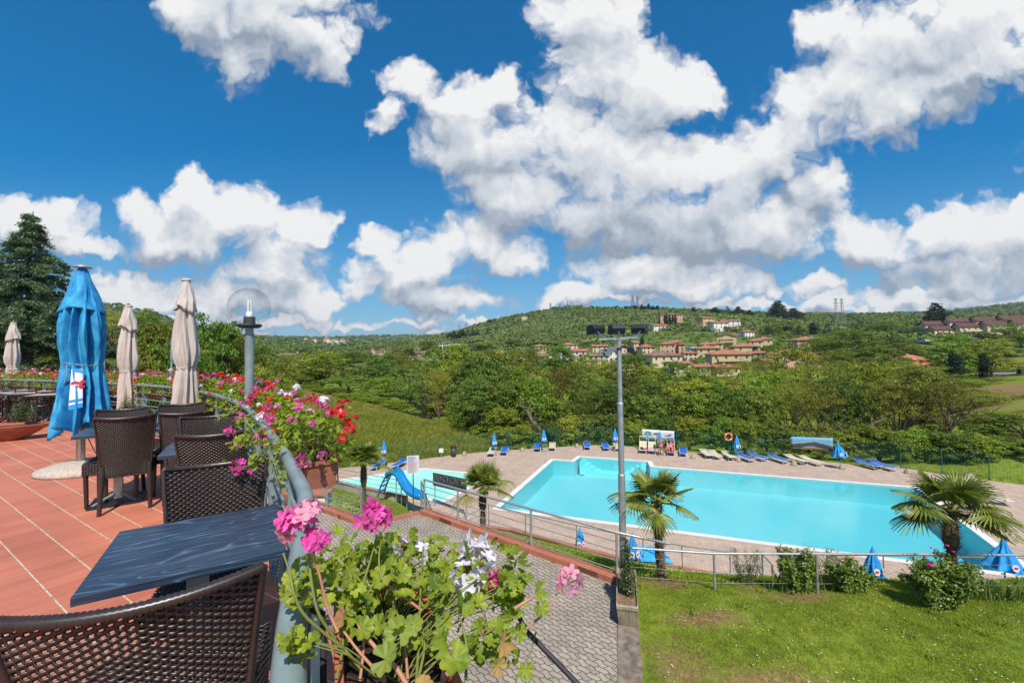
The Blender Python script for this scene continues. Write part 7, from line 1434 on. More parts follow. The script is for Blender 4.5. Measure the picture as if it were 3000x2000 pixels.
for x, rz in ((-.55, .5), (-.03, .1), (.50, -.45)):
    mb = MB(); M_ = Matrix.Rotation(rz, 3, 'Z'); prof = [(-.10, -.10), (-.14, .02), (-.08, .10), (.02, .12), (.14, .09), (.17, -.13), (.02, -.13)]
    vs = [M_ @ Vector((s * (.17 if q < .1 else .20), q, z)) + Vector((x, 0, h_ + .22)) for s in (-1, 1) for q, z in prof]; n_ = len(prof); mb.add(vs, [tuple(range(n_))[::-1], tuple(range(n_, 2 * n_))] + [(i, (i + 1) % n_, n_ + (i + 1) % n_, n_ + i) for i in range(n_)]); lo = bevel(mb.build('lamp_head', FLB, t), .015)
    mb = MB(); [mb.beam(M_ @ Vector((s * .16, 0, 0)) + Vector((x, 0, h_ + .18)), M_ @ Vector((s * .14, 0, 0)) + Vector((x * .9, 0, h_ + .0)), .02, .012) for s in (-1, 1)]; mb.build('bracket', FLB, lo)
    mb = MB(); mb.tube([(x, -.13, h_ + .16), (x * .8, -.16, h_ + .03), (x * .45, -.08, h_ - .03), (x * .1, -.06, h_ - .06)], .009, 5); mb.build('cable', mat('cable_blue_grey', (.18, .33, .42, 1), .6), t)
for s in (-1, 1):
    mb = MB(); mb.beam((s * .06, -.02, h_ - .22), (s * .36, -.10, h_ - .30), .16, .05); mb.beam((s * .2, -.06, h_ - .30), (s * .40, -.12, h_ - .40), .14, .10); mb.build('small_lamp', FLB if s > 0 else RPD, t); mb = MB(); mb.tube([(s * .3, 0, h_ - .03), (s * .08, -.02, h_ - .24)], .010, 5); mb.build('cable', DKM, t)
mb = MB(); mb.lathe([(.066, h_ - .30), (.066, h_ - .24)], n=12); mb.build('clamp', DKM, t)
# ------------------------------------------------------------------ trough planter with bay shrub
FLU = mat('stained_fluted_concrete', (.42, .37, .27, 1), .9, var=.3, scale=3, bump=.005, bscale=30, stretch=(1, 1, .25)); dirp = Vector((.245, .97, 0)); a0 = Vector((2.22, 8.62, ZF + .02)); L, W, Hh = 1.55, .42, .42
t = thing('trough_planter', 'weathered fluted concrete trough with a slim bay shrub on the path edge', 'planter', a0, math.atan2(dirp.y, dirp.x) - math.pi / 2)
mb = MB(); nfl = 15; prof = [(-W * .42, 0)] ; ring = []
def ringp(sc, z, w_=W, l_=L):
    pts = []; 
    for i in range(nfl * 2 + 1): x = -w_ / 2 * sc + w_ * sc * i / (nfl * 2); pts.append((x, (-.010 if i % 2 else 0) + l_ / 2 * (1 - sc), z))
    for i in range(31): y = l_ / 2 * (1 - sc) + l_ * sc * (i + .5) / 31; pts.append((w_ / 2 * sc + (.008 if i % 2 else 0), y, z))
    for i in range(nfl * 2 + 1): x = w_ / 2 * sc - w_ * sc * i / (nfl * 2); pts.append((x, l_ / 2 * (1 + sc), z))
    for i in range(31): y = l_ / 2 * (1 + sc) - l_ * sc * (i + .5) / 31; pts.append((-w_ / 2 * sc - (.008 if i % 2 else 0), y, z))
    return pts
rows = [ringp(.86, 0), ringp(.98, .36), ringp(1.0, .365), ringp(1.0, .42), ringp(.90, .42), ringp(.88, .30)]; n_ = len(rows[0]); vs = [p for r in rows for p in r]; mb.add(vs, [(i * n_ + k, i * n_ + (k + 1) % n_, (i + 1) * n_ + (k + 1) % n_, (i + 1) * n_ + k) for i in range(len(rows) - 1) for k in range(n_)]); mb.build('trough', FLU, t)
mb = MB(); mb.box((0, L / 2, .33), (W * .9, L * .95, .04)); mb.build('soil', mat('dry_soil', (.36, .22, .12, 1), .95, var=.3, scale=30, bump=.02, bscale=60), t)
rs = np.random.RandomState(4); VV = []; FF = []; o_ = 0
for k in range(26):
    z = .42 + 1.02 * k / 25; V, Fc = shrub_cards(rs, int(90 * (1.15 - k / 30)), (rs.uniform(-.05, .05), .62 + rs.uniform(-.06, .06), z), (.17 * (1.1 - .75 * (k / 25) ** 2),) * 2 + (.10,), .034, .36, .9); VV.append(V); FF.append(Fc + o_); o_ += len(V)
link('foliage', npmesh('foliage', np.concatenate(VV), np.concatenate(FF)), mat('bay_leaf', (.075, .110, .022, 1), .4, .5, col2=(.030, .050, .012, 1), scale=12, island=.4, trans=.12), t); mb = MB(); mb.tube([(0, .62, .3), (0, .62, 1.2)], .014, 6); mb.build('stem', BARK, t)
# ------------------------------------------------------------------ geraniums and flower boxes
def leaf_template(nl=7, cup=.22, k=4, sd=1):
    """rounded, lobed geranium leaf about 1 wide with a notch at the stalk; rows of vertices centre, mid, rim"""
    n = nl * k; V = [(0, 0, 0)]; a0 = .35
    for ring, R in ((1, .52), (2, 1.0)):
        for i in range(n + 1):
            a = a0 + (2 * math.pi - 2 * a0) * i / n; lob = abs(math.sin(math.pi * i / k)) ** .6; r = R * (.42 + (.10 * lob if ring == 2 else 0))
            V.append((-r * math.cos(a) * (1 + .08 * math.sin(3 * a + sd)), r * math.sin(a), cup * r * r * 2.2 + (.055 * math.cos(2 * math.pi * i / k) if ring == 2 else .022 * math.cos(2 * math.pi * i / k)) + .06 * r * math.sin(2 * a + sd)))
    T = []
    for i in range(n): T.append((0, 1 + i, 2 + i)); a, b = 1 + i, 2 + i; c, d = n + 2 + i, n + 3 + i; T += [(a, c, d), (a, d, b)]
    return np.array(V), np.array(T)
LT1 = leaf_template(7, .30); LT2 = leaf_template(5, .35, 2)
def rotm(nx, rs, n):
    """random frames whose third axis is nx"""
    z = nx / np.linalg.norm(nx, axis=1)[:, None]; a = rs.normal(size=(n, 3)); x = np.cross(a, z); x /= np.linalg.norm(x, axis=1)[:, None]; y = np.cross(z, x); return np.stack([x, y, z], 2)
def leaves(P, N, S, rs, T=None, wave=.0):
    Vt, Ft = T or LT1; n = len(P); M_ = rotm(N, rs, n); W = np.einsum('nij,kj->nki', M_, Vt) * S[:, None, None] + P[:, None]
    F_ = Ft[None] + (np.arange(n) * len(Vt))[:, None, None]; return W.reshape(-1, 3), F_.reshape(-1, 3)
GL = mat('geranium_leaf', (.310, .370, .034, 1), .5, .4, col2=(.130, .205, .014, 1), scale=32, trans=.38, island=.34, detail=3); GLY = mat('geranium_leaf_dry', (.48, .33, .09, 1), .7, .3, col2=(.38, .20, .09, 1), scale=16, trans=.35, island=.25, detail=3); GLL = mat('geranium_leaf_pale', (.30, .36, .07, 1), .5, .4, col2=(.19, .26, .03, 1), scale=14, trans=.4, island=.2, detail=3)
STG = mat('stem_green', (.20, .22, .05, 1), .6, var=.15, scale=20); STR = mat('stem_reddish', (.40, .13, .10, 1), .55, var=.2, scale=20, col2=(.45, .25, .12, 1))
PET = dict(red=mat('petal_red', (.72, .020, .012, 1), .55, .3, var=.1, trans=.25, island=.25, scale=30), pink=mat('petal_pink', (.80, .13, .42, 1), .55, .3, var=.12, trans=.25, island=.22, scale=30), magenta=mat('petal_magenta', (.62, .02, .24, 1), .55, .3, var=.12, trans=.25, island=.25, scale=30, col2=(.80, .14, .45, 1)), white=mat('petal_white', (.78, .74, .78, 1), .6, .3, var=.05, trans=.25, island=.1, scale=30), rose=mat('petal_pale_pink', (.82, .36, .46, 1), .55, .3, var=.12, trans=.3, island=.2, scale=30))
def flower_head(rs, R, nfl, ps, elong=1.0, drop=.0):
    """umbel: five-petalled florets on the shell of a ball, with thin pedicels; returns petals, pedicels"""
    d = sph(nfl, rs); d[:, 2] = np.abs(d[:, 2]) * .95 - .12; d /= np.linalg.norm(d, axis=1)[:, None]; V = []; F_ = []; st = MB()
    for i in range(nfl):
        c = d[i] * R * rs.uniform(.75, 1.1); z = d[i] + rs.normal(size=3) * .25; z /= np.linalg.norm(z); x = np.cross(z, rs.normal(size=3)); x /= np.linalg.norm(x); y = np.cross(z, x); st.tube([(0, 0, -R * .25), tuple(c * .55), tuple(c)], [.0011, .0010, .0016], 4, False)
        for k in range(5):
            a = 2 * math.pi * k / 5 + rs.uniform(-.15, .15); u_ = math.cos(a) * x + math.sin(a) * y; v_ = -math.sin(a) * x + math.cos(a) * y; L = ps * rs.uniform(.85, 1.15); w_ = L * .40; o = len(V)
            up = z * L * rs.uniform(.15, .35); V += [c, c + u_ * L * .45 + v_ * w_ * .8 + up * .6, c + u_ * L * .95 + v_ * w_ * .6 + up * .8, c + u_ * L * 1.05 + up * .7, c + u_ * L * .95 - v_ * w_ * .6 + up * .8, c + u_ * L * .45 - v_ * w_ * .8 + up * .6]; F_ += [(o, o + 1, o + 2, o + 3), (o, o + 3, o + 4, o + 5)]
    return npmesh('flower', np.array(V), np.array(F_)), st.mesh('pedicels')
FH = {}
rsf = np.random.RandomState(2)
for cn in PET:
    FH[cn] = []
    for k in range(2):
        a, b = flower_head(rsf, .042, 13 if cn != 'rose' else 8, .019); a.materials.append(PET[cn]); b.materials.append(STR); FH[cn].append((a, b))
def put_head(t, cn, loc, sc=1.0, tilt=(0, 0), i=0):
    a, b = FH[cn][i % 2]; o = bpy.data.objects.new('flower_head', a); C.objects.link(o); o.parent = t; o.location = loc; o.rotation_euler = (tilt[0], tilt[1], i * 1.3); o.scale = (sc,) * 3; s = bpy.data.objects.new('flower_stalk', b); C.objects.link(s); s.parent = o
def box_mesh(L, W, Hh, m):
    mb = MB(); w2, l2 = W / 2, L / 2; tp = .82; th = .012
    o = [(-l2, -w2), (l2, -w2), (l2, w2), (-l2, w2)]; vs = [(x * .94, y * tp, -Hh) for x, y in o] + [(x, y, -.025) for x, y in o] + [(x * 1.03, y * 1.06, -.025) for x, y in o] + [(x * 1.03, y * 1.06, 0) for x, y in o] + [(x * .98, y * .90, 0) for x, y in o] + [(x * .96, y * .86, -.05) for x, y in o]
    fs = [(0, 3, 2, 1)]; [fs.extend([(r * 4 + k, r * 4 + (k + 1) % 4, r * 4 + 4 + (k + 1) % 4, r * 4 + 4 + k) for k in range(4)]) for r in range(5)]; mb.add(vs, fs); return mb
def soil_mesh(L, W):
    rs = np.random.RandomState(1); nx, ny = 60, 14; X_, Y_ = np.meshgrid(np.linspace(-L / 2 * .965, L / 2 * .965, nx), np.linspace(-W / 2 * .87, W / 2 * .87, ny)); Z_ = -.045 + .022 * fbm(X_ * 40, Y_ * 40, 4); idx_ = np.arange(nx * ny).reshape(ny, nx); return npmesh('soil', np.stack([X_, Y_, Z_], 2).reshape(-1, 3), np.stack([idx_[:-1, :-1], idx_[:-1, 1:], idx_[1:, 1:], idx_[1:, :-1]], -1).reshape(-1, 4), True)
BOXM = box_mesh(.62, .19, .17, TER).mesh('box'); BOXM.materials.append(TER); SOILM = soil_mesh(.62, .19); SOILM.materials.append(SOIL)
def bracket_mesh():
    mb = MB()
    for x in (-.2, .2): mb.tube([(x, .14, .04), (x, .14, .055), (x, .10, .06), (x, -.11, .03), (x, -.115, -.17), (x, .09, -.19), (x, .11, -.03)], .005, 6)
    mb.tube([(-.2, .135, .05), (.2, .135, .05)], .005, 6)
    return mb.mesh('bracket')
BRM = bracket_mesh(); BRM.materials.append(DKM)
def foliage(rs, L, W, hgt, n, size=.026, hang=.5, bias=0):
    """mound of leaves with stems for one box"""
    u = rs.uniform(-.56, .56, n) * L; ang = rs.uniform(-.35, math.pi + .35, n); rr = rs.rand(n) ** .45; y = np.cos(ang) * rr * W * 1.1 + bias * rr; z = np.sin(ang) * rr * hgt; z = np.where(z < 0, z * hang, z) + .0
    z *= (.75 + .5 * vn(u * 7 + 3, y * 9)); P = np.stack([u, y, z], 1) + rs.normal(size=(n, 3)) * .012; N = np.stack([rs.normal(size=n) * .4, np.cos(ang) * .7 + rs.normal(size=n) * .35, np.sin(ang) * .6 + .55 + rs.normal(size=n) * .25], 1); S = size * rs.uniform(.9, 2.1, n)
    V, F_ = leaves(P, N, S, rs, LT2); st = MB()
    for i in range(0, n, 6): p = Vector(P[i]); q = Vector((p.x * .75, p.y * .25, -.02)); st.tube([q, q.lerp(p, .5) + Vector((0, 0, .015)), p], [.0035, .0025, .0016], 4, False)
    return npmesh('foliage', V, F_), st.mesh('stems'), P
FOLV = []
for k in range(4):
    rs = np.random.RandomState(60 + k); a, b, P = foliage(rs, .66, .20, .27, 460); a.materials.append(GL); b.materials.append(STG); FOLV.append((a, b, P))
COLS = ['red', 'pink', 'white', 'red', 'magenta', 'red', 'red', 'white', 'rose', 'red', 'red', 'pink']
def flowerbox(s, i, label, nh=16, side=.17, z=.90, fk=None, bigger=1.0, cols=None):
    p, an = rat(s, side, z); t = thing('flower_box', label, 'flower box', p, an, 'geranium boxes hung along the terrace railing')
    for nm, me in (('box', BOXM), ('soil', SOILM), ('bracket', BRM)): o = bpy.data.objects.new(nm, me); C.objects.link(o); o.parent = t
    a, b, P = FOLV[i % 4]; rs = random.Random(i * 3 + 1)
    for nm, me in (('foliage', a), ('stems', b)): o = bpy.data.objects.new(nm, me); C.objects.link(o); o.parent = t; o.scale = (1, bigger, bigger)
    c = cols or COLS
    for k in range(nh):
        x = rs.uniform(-.34, .34); ag = rs.uniform(.15, 2.95); r = rs.uniform(.92, 1.25); put_head(t, c[(k * 5 + i) % len(c)], (x, math.cos(ag) * .22 * r * bigger, (.05 + math.sin(ag) * .27 * r) * bigger), rs.uniform(.50, .88), (rs.uniform(-.5, .5), rs.uniform(-.5, .5)), k)
s0 = 0
def s_of(x, y): return min(((RC[i].xy - Vector((x, y))).length, rl[i]) for i in range(len(RC)))[1]
sA = s_of(-1.50, 2.72)
seq = np.arange(sA + .0, rl[-1] - .4, .68); nb = len(seq)
for i, s in enumerate(seq):
    lb = 'flower box %s along the railing, counted from the bent handrail' % (ORD[i] if i < 20 else '%dst' % (i + 1) if i % 10 == 0 else '%dnd' % (i + 1) if i % 10 == 1 else '%drd' % (i + 1) if i % 10 == 2 else '%dth' % (i + 1))
    lb = 'geranium box with red, pink and white blooms, ' + (ORD[i] if i < 20 else lb.split()[2]) + ' along the railing from the camera'
    flowerbox(s, i, lb, 17 if i < 6 else 14, bigger=1.0, side=.23 if i < 4 else .17, z=.84 if i < 5 else .87)
# trailing shoots over the handrail near the lamp
def spray(t, pts, nleaf, rs, size=.028, m=None, st=STR, r=.0028, T=None):
    P = [Vector(p) for p in pts]; mb = MB(); mb.tube(P, [r * (1.1 - .6 * i / len(P)) for i in range(len(P))], 6, False); mb.build('stem', st, t)
    if nleaf:
        q = []; 
        for k in range(nleaf): f = rs.rand() * (len(P) - 1); j = int(f); c = P[j].lerp(P[min(j + 1, len(P) - 1)], f - j); q.append(np.array(c) + rs.normal(size=3) * size * .8)
        q = np.array(q); N = rs.normal(size=(nleaf, 3)) * .5 + np.array([-.1, -.5, .7]); V, F_ = leaves(q, N, size * rs.uniform(.8, 1.6, nleaf), rs, T or LT2); link('foliage', npmesh('foliage', V, F_), m or GL, t)
rs = np.random.RandomState(11)
t = thing('trailing_geranium', 'geranium shoots trailing over the handrail in front of the lamp post', 'plant', (0, 0, 0))
for pts in (((760, 1200, 3.6), (715, 1225, 3.2), (690, 1245, 3.0)), ((800, 1250, 2.7), (740, 1275, 2.5), (705, 1300, 2.4)), ((820, 1290, 2.4), (760, 1330, 2.25), (735, 1370, 2.2)), ((700, 1190, 4.2), (660, 1215, 4.0), (640, 1230, 3.9)), ((830, 1300, 2.3), (800, 1350, 2.2), (822, 1420, 2.15)), ((660, 1170, 4.6), (640, 1190, 4.4), (610, 1200, 4.3)), ((760, 1230, 3.1), (700, 1290, 2.6), (672, 1325, 2.5)), ((790, 1290, 2.5), (730, 1300, 2.35), (690, 1290, 2.3))):
    spray(t, [at(*q) for q in pts], 26, rs, .024, GL, STG)
for i, (u, v, d, c, s_) in enumerate(((702, 1362, 2.3, 'magenta', .8), (690, 1385, 2.28, 'pink', .55), (730, 1385, 2.3, 'magenta', .45), (760, 1290, 2.5, 'pink', .8), (775, 1295, 2.6, 'magenta', .6), (690, 1305, 2.7, 'pink', .7), (672, 1265, 3.0, 'magenta', .8), (888, 1355, 2.0, 'pink', .85), (945, 1335, 2.05, 'pink', .5), (985, 1205, 2.5, 'red', .8), (1010, 1222, 2.5, 'red', .9), (1018, 1258, 2.45, 'red', .9), (950, 1190, 2.7, 'magenta', .6), (938, 1176, 2.8, 'pink', .6), (1005, 1183, 2.6, 'red', .7), (700, 1220, 3.4, 'pink', .8), (912, 1245, 2.4, 'pink', .6), (1000, 1285, 2.4, 'red', .7))): put_head(t, c, at(u, v, d), s_, (.9, 0), i)
for a, b in (((985, 1210, 2.5), (960, 1290, 2.4)), ((1010, 1225, 2.5), (985, 1300, 2.35)), ((938, 1180, 2.8), (925, 1260, 2.5)), ((1005, 1190, 2.6), (990, 1260, 2.5))): spray(t, [at(*a), at((a[0] + b[0]) / 2 + 8, (a[1] + b[1]) / 2, a[2]), at(*b)], 6, rs, .02, GL, STG)
# ---- the near box
B0, B1 = Vector((-.338, 1.07, .925)), Vector((-.03, .345, .925)); dv = (B1 - B0); Lb = dv.length; t = thing('flower_box', 'near terracotta geranium box with bare soil, big leaves and pink umbels in the foreground', 'flower box', (0, 0, 0)); an = math.atan2(dv.y, dv.x)
o = box_mesh(Lb, .195, .17, TER).build('box', mat('terracotta_orange', (.52, .135, .065, 1), .7, var=.12, scale=8, bump=.001), t); o.location = (B0 + B1) / 2; o.rotation_euler = (0, 0, an); bevel(o, .004); o = link('soil', soil_mesh(Lb, .195), SOIL, t); o.location = (B0 + B1) / 2; o.rotation_euler = (0, 0, an)
mb = MB(); mb.tube([at(1700, 2010, .95), at(1545, 1850, 1.02), at(1425, 1640, 1.15)], .006, 8); mb.build('bracket', DKM, t); mb = MB(); mb.tube([at(815, 1830, .93), at(850, 1790, .95), at(905, 1780, .97), at(950, 1800, .98)], .007, 8); mb.build('bracket', DKM, t); mb = MB(); mb.tube([at(945, 1800, .98), at(948, 2010, .80)], .006, 8); mb.build('bracket', DKM, t)
rs = np.random.RandomState(21)
# dense small foliage behind and around
P = []; 
for (u, v, d, du, dv_, dd, n) in ((1100, 1640, 1.06, 190, 60, .10, 100), (1290, 1640, 1.04, 170, 70, .10, 90), (1000, 1690, 1.00, 110, 60, .08, 46), (1250, 1730, .94, 150, 60, .08, 44), (1450, 1690, .98, 110, 70, .08, 40), (1100, 1780, .86, 170, 60, .06, 22), (1440, 1850, .86, 110, 90, .07, 34), (1260, 1870, .80, 130, 70, .06, 16), (1500, 1740, .96, 110, 60, .07, 34), (1000, 1740, .90, 150, 80, .07, 26), (880, 1720, .86, 60, 60, .05, 22), (870, 1880, .74, 60, 50, .04, 16), (1120, 1600, 1.1, 130, 40, .1, 30)):
    for k in range(n): P.append(np.array(at(u + rs.normal() * du * .5, v + rs.normal() * dv_ * .5, d + rs.normal() * dd * .5)))
P = np.array(P); N = rs.normal(size=(len(P), 3)) * .6 + np.array([-.05, -.45, .75]); V, F_ = leaves(P, N, rs.uniform(.014, .036, len(P)), rs, LT1); link('foliage', npmesh('foliage', V, F_, True), GL, t)
mb = MB()
for i in range(0, len(P), 5): p_ = Vector(P[i]); f = max(0, min(1, (p_ - B0).dot(dv) / Lb ** 2)); q_ = B0 + dv * f + Vector((0, 0, -.03)); mb.tube([q_, q_.lerp(p_, .55) + Vector((0, 0, .02)), p_], [.0018, .0014, .0010], 5, False)
mb.build('stems', STG, t)
BIG = [(1040, 1750, .90, .062, (-.3, -.5, .8), 0), (1120, 1690, .93, .070, (.2, -.6, .7), 0), (1175, 1680, .90, .060, (.5, -.5, .6), 0), (1005, 1810, .80, .066, (-.7, -.5, .5), 2), (1060, 1840, .78, .060, (.5, -.4, .7), 1), (1110, 1830, .80, .055, (-.3, -.6, .7), 1),
       (1170, 1850, .76, .072, (0, -.75, .6), 3), (1130, 1930, .72, .070, (-.3, -.6, .7), 3), (1210, 1830, .80, .052, (.1, -.8, .5), 3), (1300, 1820, .84, .050, (0, -.8, .5), 1), (1370, 1770, .86, .062, (.1, -.8, .6), 1), (1310, 1720, .92, .055, (.2, -.6, .7), 1),
       (1500, 1730, .95, .052, (.1, -.7, .6), 1), (1580, 1730, .93, .058, (.6, -.6, .4), 1), (1585, 1780, .92, .050, (.3, -.8, .3), 1), (1500, 1790, .92, .055, (.5, -.5, .6), 0), (1440, 1850, .86, .055, (-.2, -.8, .4), 3), (1330, 1930, .72, .075, (.2, -.5, .8), 1),
       (1290, 1900, .76, .045, (0, -.8, .6), 1), (1240, 2010, .70, .045, (0, -.4, .9), 4), (860, 1740, .78, .045, (-.3, -.7, .5), 1), (850, 1690, .80, .040, (0, -.8, .5), 1),
       (870, 1860, .72, .044, (0, -.6, .7), 1), (840, 1890, .72, .036, (-.4, -.6, .6), 1), (1475, 1880, .84, .066, (.6, -.7, .1), 2), (1460, 1950, .80, .045, (.4, -.8, .1), 2), (1520, 1850, .90, .050, (.3, -.8, .3), 0), (1540, 1960, .84, .046, (.2, -.8, .3), 0), (1390, 1660, 1.0, .045, (0, -.7, .6), 0), (900, 1640, .9, .035, (0, -.7, .5), 1)]
GLV = [GL, GL, GLY, GLL, GLY]
for (u, v, d, s_, n_, k) in BIG:
    V, F_ = leaves(np.array([at(u, v, d)]), np.array([n_], float), np.array([s_ * .70]), rs, LT1); o = link('leaf', npmesh('leaf', V, F_, True), GLV[k], t)
def stem(pts, m=STR, r=.0026, name='stem'):
    P_ = catmull([tuple(at(*q)) for q in pts], 5); mb = MB(); mb.tube(P_, [r * (.75 + .5 * i / len(P_)) for i in range(len(P_))], 8, False); mb.build(name, m, t)
stem(((1005, 1845, .79), (1050, 1905, .78), (1130, 1995, .74))); stem(((1060, 1845, .78), (1100, 1895, .77), (1160, 1955, .74), (1200, 2020, .72)), r=.0038); stem(((1120, 1700, .92), (1180, 1745, .90), (1240, 1790, .88))); stem(((1565, 1745, .92), (1480, 1800, .89), (1400, 1860, .85), (1345, 1915, .82), (1290, 2010, .76)), r=.0040); stem(((1500, 1780, .92), (1440, 1870, .88), (1350, 1920, .83)))
stem(((1240, 1600, 1.0), (1232, 1720, .92), (1228, 1850, .84), (1220, 1990, .74)), STG, .0024); stem(((910, 1600, .80), (935, 1680, .80), (960, 1780, .79), (990, 1850, .78)), STR); stem(((905, 1620, .82), (912, 1700, .80), (935, 1800, .79), (1000, 1890, .80), (1060, 1960, .80)), STG, .0028); stem(((1103, 1570, .95), (1085, 1640, .93), (1060, 1720, .90)), STG, .0022); stem(((1118, 1570, .95), (1110, 1640, .93), (1118, 1700, .91)), STG, .0022); stem(((1440, 1765, .98), (1420, 1800, .95), (1440, 1850, .90)), STG, .0020); stem(((1630, 1740, 1.0), (1600, 1790, .96), (1530, 1850, .90)), STR, .0024); stem(((1570, 1850, 1.0), (1550, 1920, .96), (1510, 1990, .92)), STG, .0022); stem(((1380, 1720, .98), (1370, 1780, .92), (1340, 1850, .86)), STG, .0022); stem(((830, 1620, .8), (850, 1680, .78), (862, 1740, .76), (900, 1810, .76), (1010, 1900, .78)), STG, .0024)
for x in range(7): u = 985 + x * 60; stem(((u, 1800 + 20 * (x % 3), .84), (u + 20, 1880, .80), (u + 10 * (x % 4), 1990, .74)), STR if x % 2 else STG, .0024)
def bighead(u, v, d, cn, R, nfl, ps, seed, tilt=(0, 0)):
    r_ = np.random.RandomState(seed); a, b = flower_head(r_, R, nfl, ps); a.materials.append(PET[cn]); b.materials.append(STR); o = link('flower_head', a, None, t); o.location = at(u, v, d); o.rotation_euler = (tilt[0], tilt[1], 0); s_ = link('flower_stalk', b, None, o)
bighead(1104, 1520, .93, 'magenta', .028, 17, .016, 5, (.3, .1)); bighead(1085, 1510, .93, 'pink', .024, 9, .020, 6, (.4, .2)); bighead(925, 1578, .80, 'magenta', .020, 12, .014, 7, (.2, -.3)); bighead(868, 1530, .80, 'pink', .022, 10, .019, 8, (.3, .3)); bighead(900, 1510, .80, 'rose', .022, 8, .019, 9, (.3, .5)); bighead(852, 1555, .80, 'rose', .014, 6, .017, 19, (.3, -.5))
bighead(1395, 1650, .98, 'white', .038, 10, .021, 10, (.5, .2)); bighead(1370, 1700, .95, 'white', .034, 9, .023, 11, (.6, 0)); bighead(1240, 1615, 1.02, 'white', .022, 6, .017, 12, (.4, 0)); bighead(1445, 1705, .98, 'magenta', .024, 14, .017, 13, (.4, .2)); bighead(1395, 1580, 1.0, 'white', .018, 5, .020, 14, (.4, 0)); bighead(1665, 1705, 1.0, 'rose', .026, 9, .018, 15, (.4, .6)); bighead(1235, 1700, .96, 'rose', .006, 2, .014, 16, (.4, .6)); bighead(1172, 1600, 1.05, 'white', .015, 4, .018, 17, (.4, 0)); bighead(1375, 1620, 1.0, 'white', .02, 6, .022, 18, (.4, .3))
# ------------------------------------------------------------------ roses, topiary, irises beyond the lawn
RL = mat('rose_leaf', (.180, .260, .030, 1), .45, .5, col2=(.075, .130, .014, 1), scale=8, trans=.25, island=.4); YL = mat('yellow_shrub_leaf', (.24, .25, .03, 1), .5, .4, col2=(.13, .16, .02, 1), scale=8, trans=.3, island=.3)
def bush(u, vb, vt, dep, wpx, label, m, n, leaf, roses=(), seed=1, name='rose_bush', shoots=8, asp=.6, cat='rose bush'):
    p = at(u, vb, dep); hgt = (vb - vt) / F * dep; wd = wpx / F * dep / 2; zb = h1(p.x, dep) - .05 if abs(h1(p.x, dep) - p.z) < .6 else p.z; t = thing(name, label, cat, (p.x, dep, p.z - .05)); rs = np.random.RandomState(seed); VV = []; FF = []; o_ = 0; st = MB()
    for k in range(shoots):
        a = rs.rand() * 6.28; r = wd * rs.rand() ** .5; top = Vector((r * math.cos(a), r * math.sin(a) * .6, hgt * rs.uniform(.6, 1.0))); b = Vector((r * .2 * math.cos(a), 0, 0)); mid = b.lerp(top, .5) + Vector((rs.uniform(-.08, .08), 0, 0)); st.tube([b, mid, top], [.009, .006, .003], 5, False)
        for q in range(n // shoots // 14): f = rs.rand() ** .6; c = (b.lerp(mid, f * 2) if f < .5 else mid.lerp(top, f * 2 - 1)); V, Fc = shrub_cards(rs, 14, np.array(c), (wd * .28, wd * .28, hgt * .08), leaf, asp, .7); VV.append(V); FF.append(Fc + o_); o_ += len(V)
    st.build('stem', STG, t); link('foliage', npmesh('foliage', np.concatenate(VV), np.concatenate(FF)), m, t)
    for i, (ru, rv, rsz, cn) in enumerate(roses):
        q = at(ru, rv, dep - .25) - Vector((p.x, dep, p.z - .05)); mb = MB(); r0 = rsz
        for k in range(7): a = k * 2.4; mb.lathe([(0, -r0 * .6), (r0 * (.55 + .07 * k), -r0 * .3), (r0 * (.75 + .06 * k), r0 * .25), (r0 * (.60 + .06 * k), r0 * .55)], (r0 * .12 * math.cos(a), r0 * .12 * math.sin(a), 0), 7)
        o = mb.build('rose_bloom', PET[cn], t); o.location = q
    return t
bush(2335, 1745, 1592, 10.15, 120, 'rose bush with red buds left of the middle of the lawn rail', RL, 5200, .034, ((2305, 1612, .02, 'red'), (2286, 1616, .018, 'red'), (2362, 1606, .022, 'red'), (2357, 1622, .02, 'magenta')), 3, shoots=14)
bush(2490, 1750, 1628, 10.05, 140, 'rose bush with pale pink bloom at the lawn rail right of the first', RL, 5600, .034, ((2465, 1640, .045, 'rose'), (2507, 1626, .022, 'red'), (2500, 1633, .018, 'magenta')), 5, shoots=14)
bush(2410, 1730, 1594, 11.0, 170, 'yellow-green feathery shrub between the two rose bushes', YL, 6000, .024, (), 6, 'shrub', 16, .4, 'shrub')
bush(2750, 1768, 1632, 9.55, 190, 'big rose bush with a bright pink rose around the right palm foot', RL, 8500, .036, ((2726, 1655, .055, 'magenta'), (2775, 1597, .03, 'magenta'), (2728, 1604, .022, 'magenta'), (2744, 1608, .02, 'rose'), (2793, 1615, .025, 'magenta'), (2836, 1678, .02, 'red'), (2712, 1630, .02, 'magenta'), (2762, 1626, .02, 'red')), 7, shoots=18)
bush(2940, 1762, 1700, 10.0, 150, 'low green rose bush with buds at the right end of the lawn', RL, 3000, .030, ((2937, 1680, .022, 'red'),), 8, shoots=12)
bush(2188, 1725, 1598, 10.7, 100, 'little topiary tree with ball shaped green tufts', mat('topiary_leaf', (.13, .16, .05, 1), .6, col2=(.06, .085, .025, 1), scale=9, trans=.2, island=.3), 3600, .017, (), 9, 'topiary_tree', 14, .4, 'shrub')
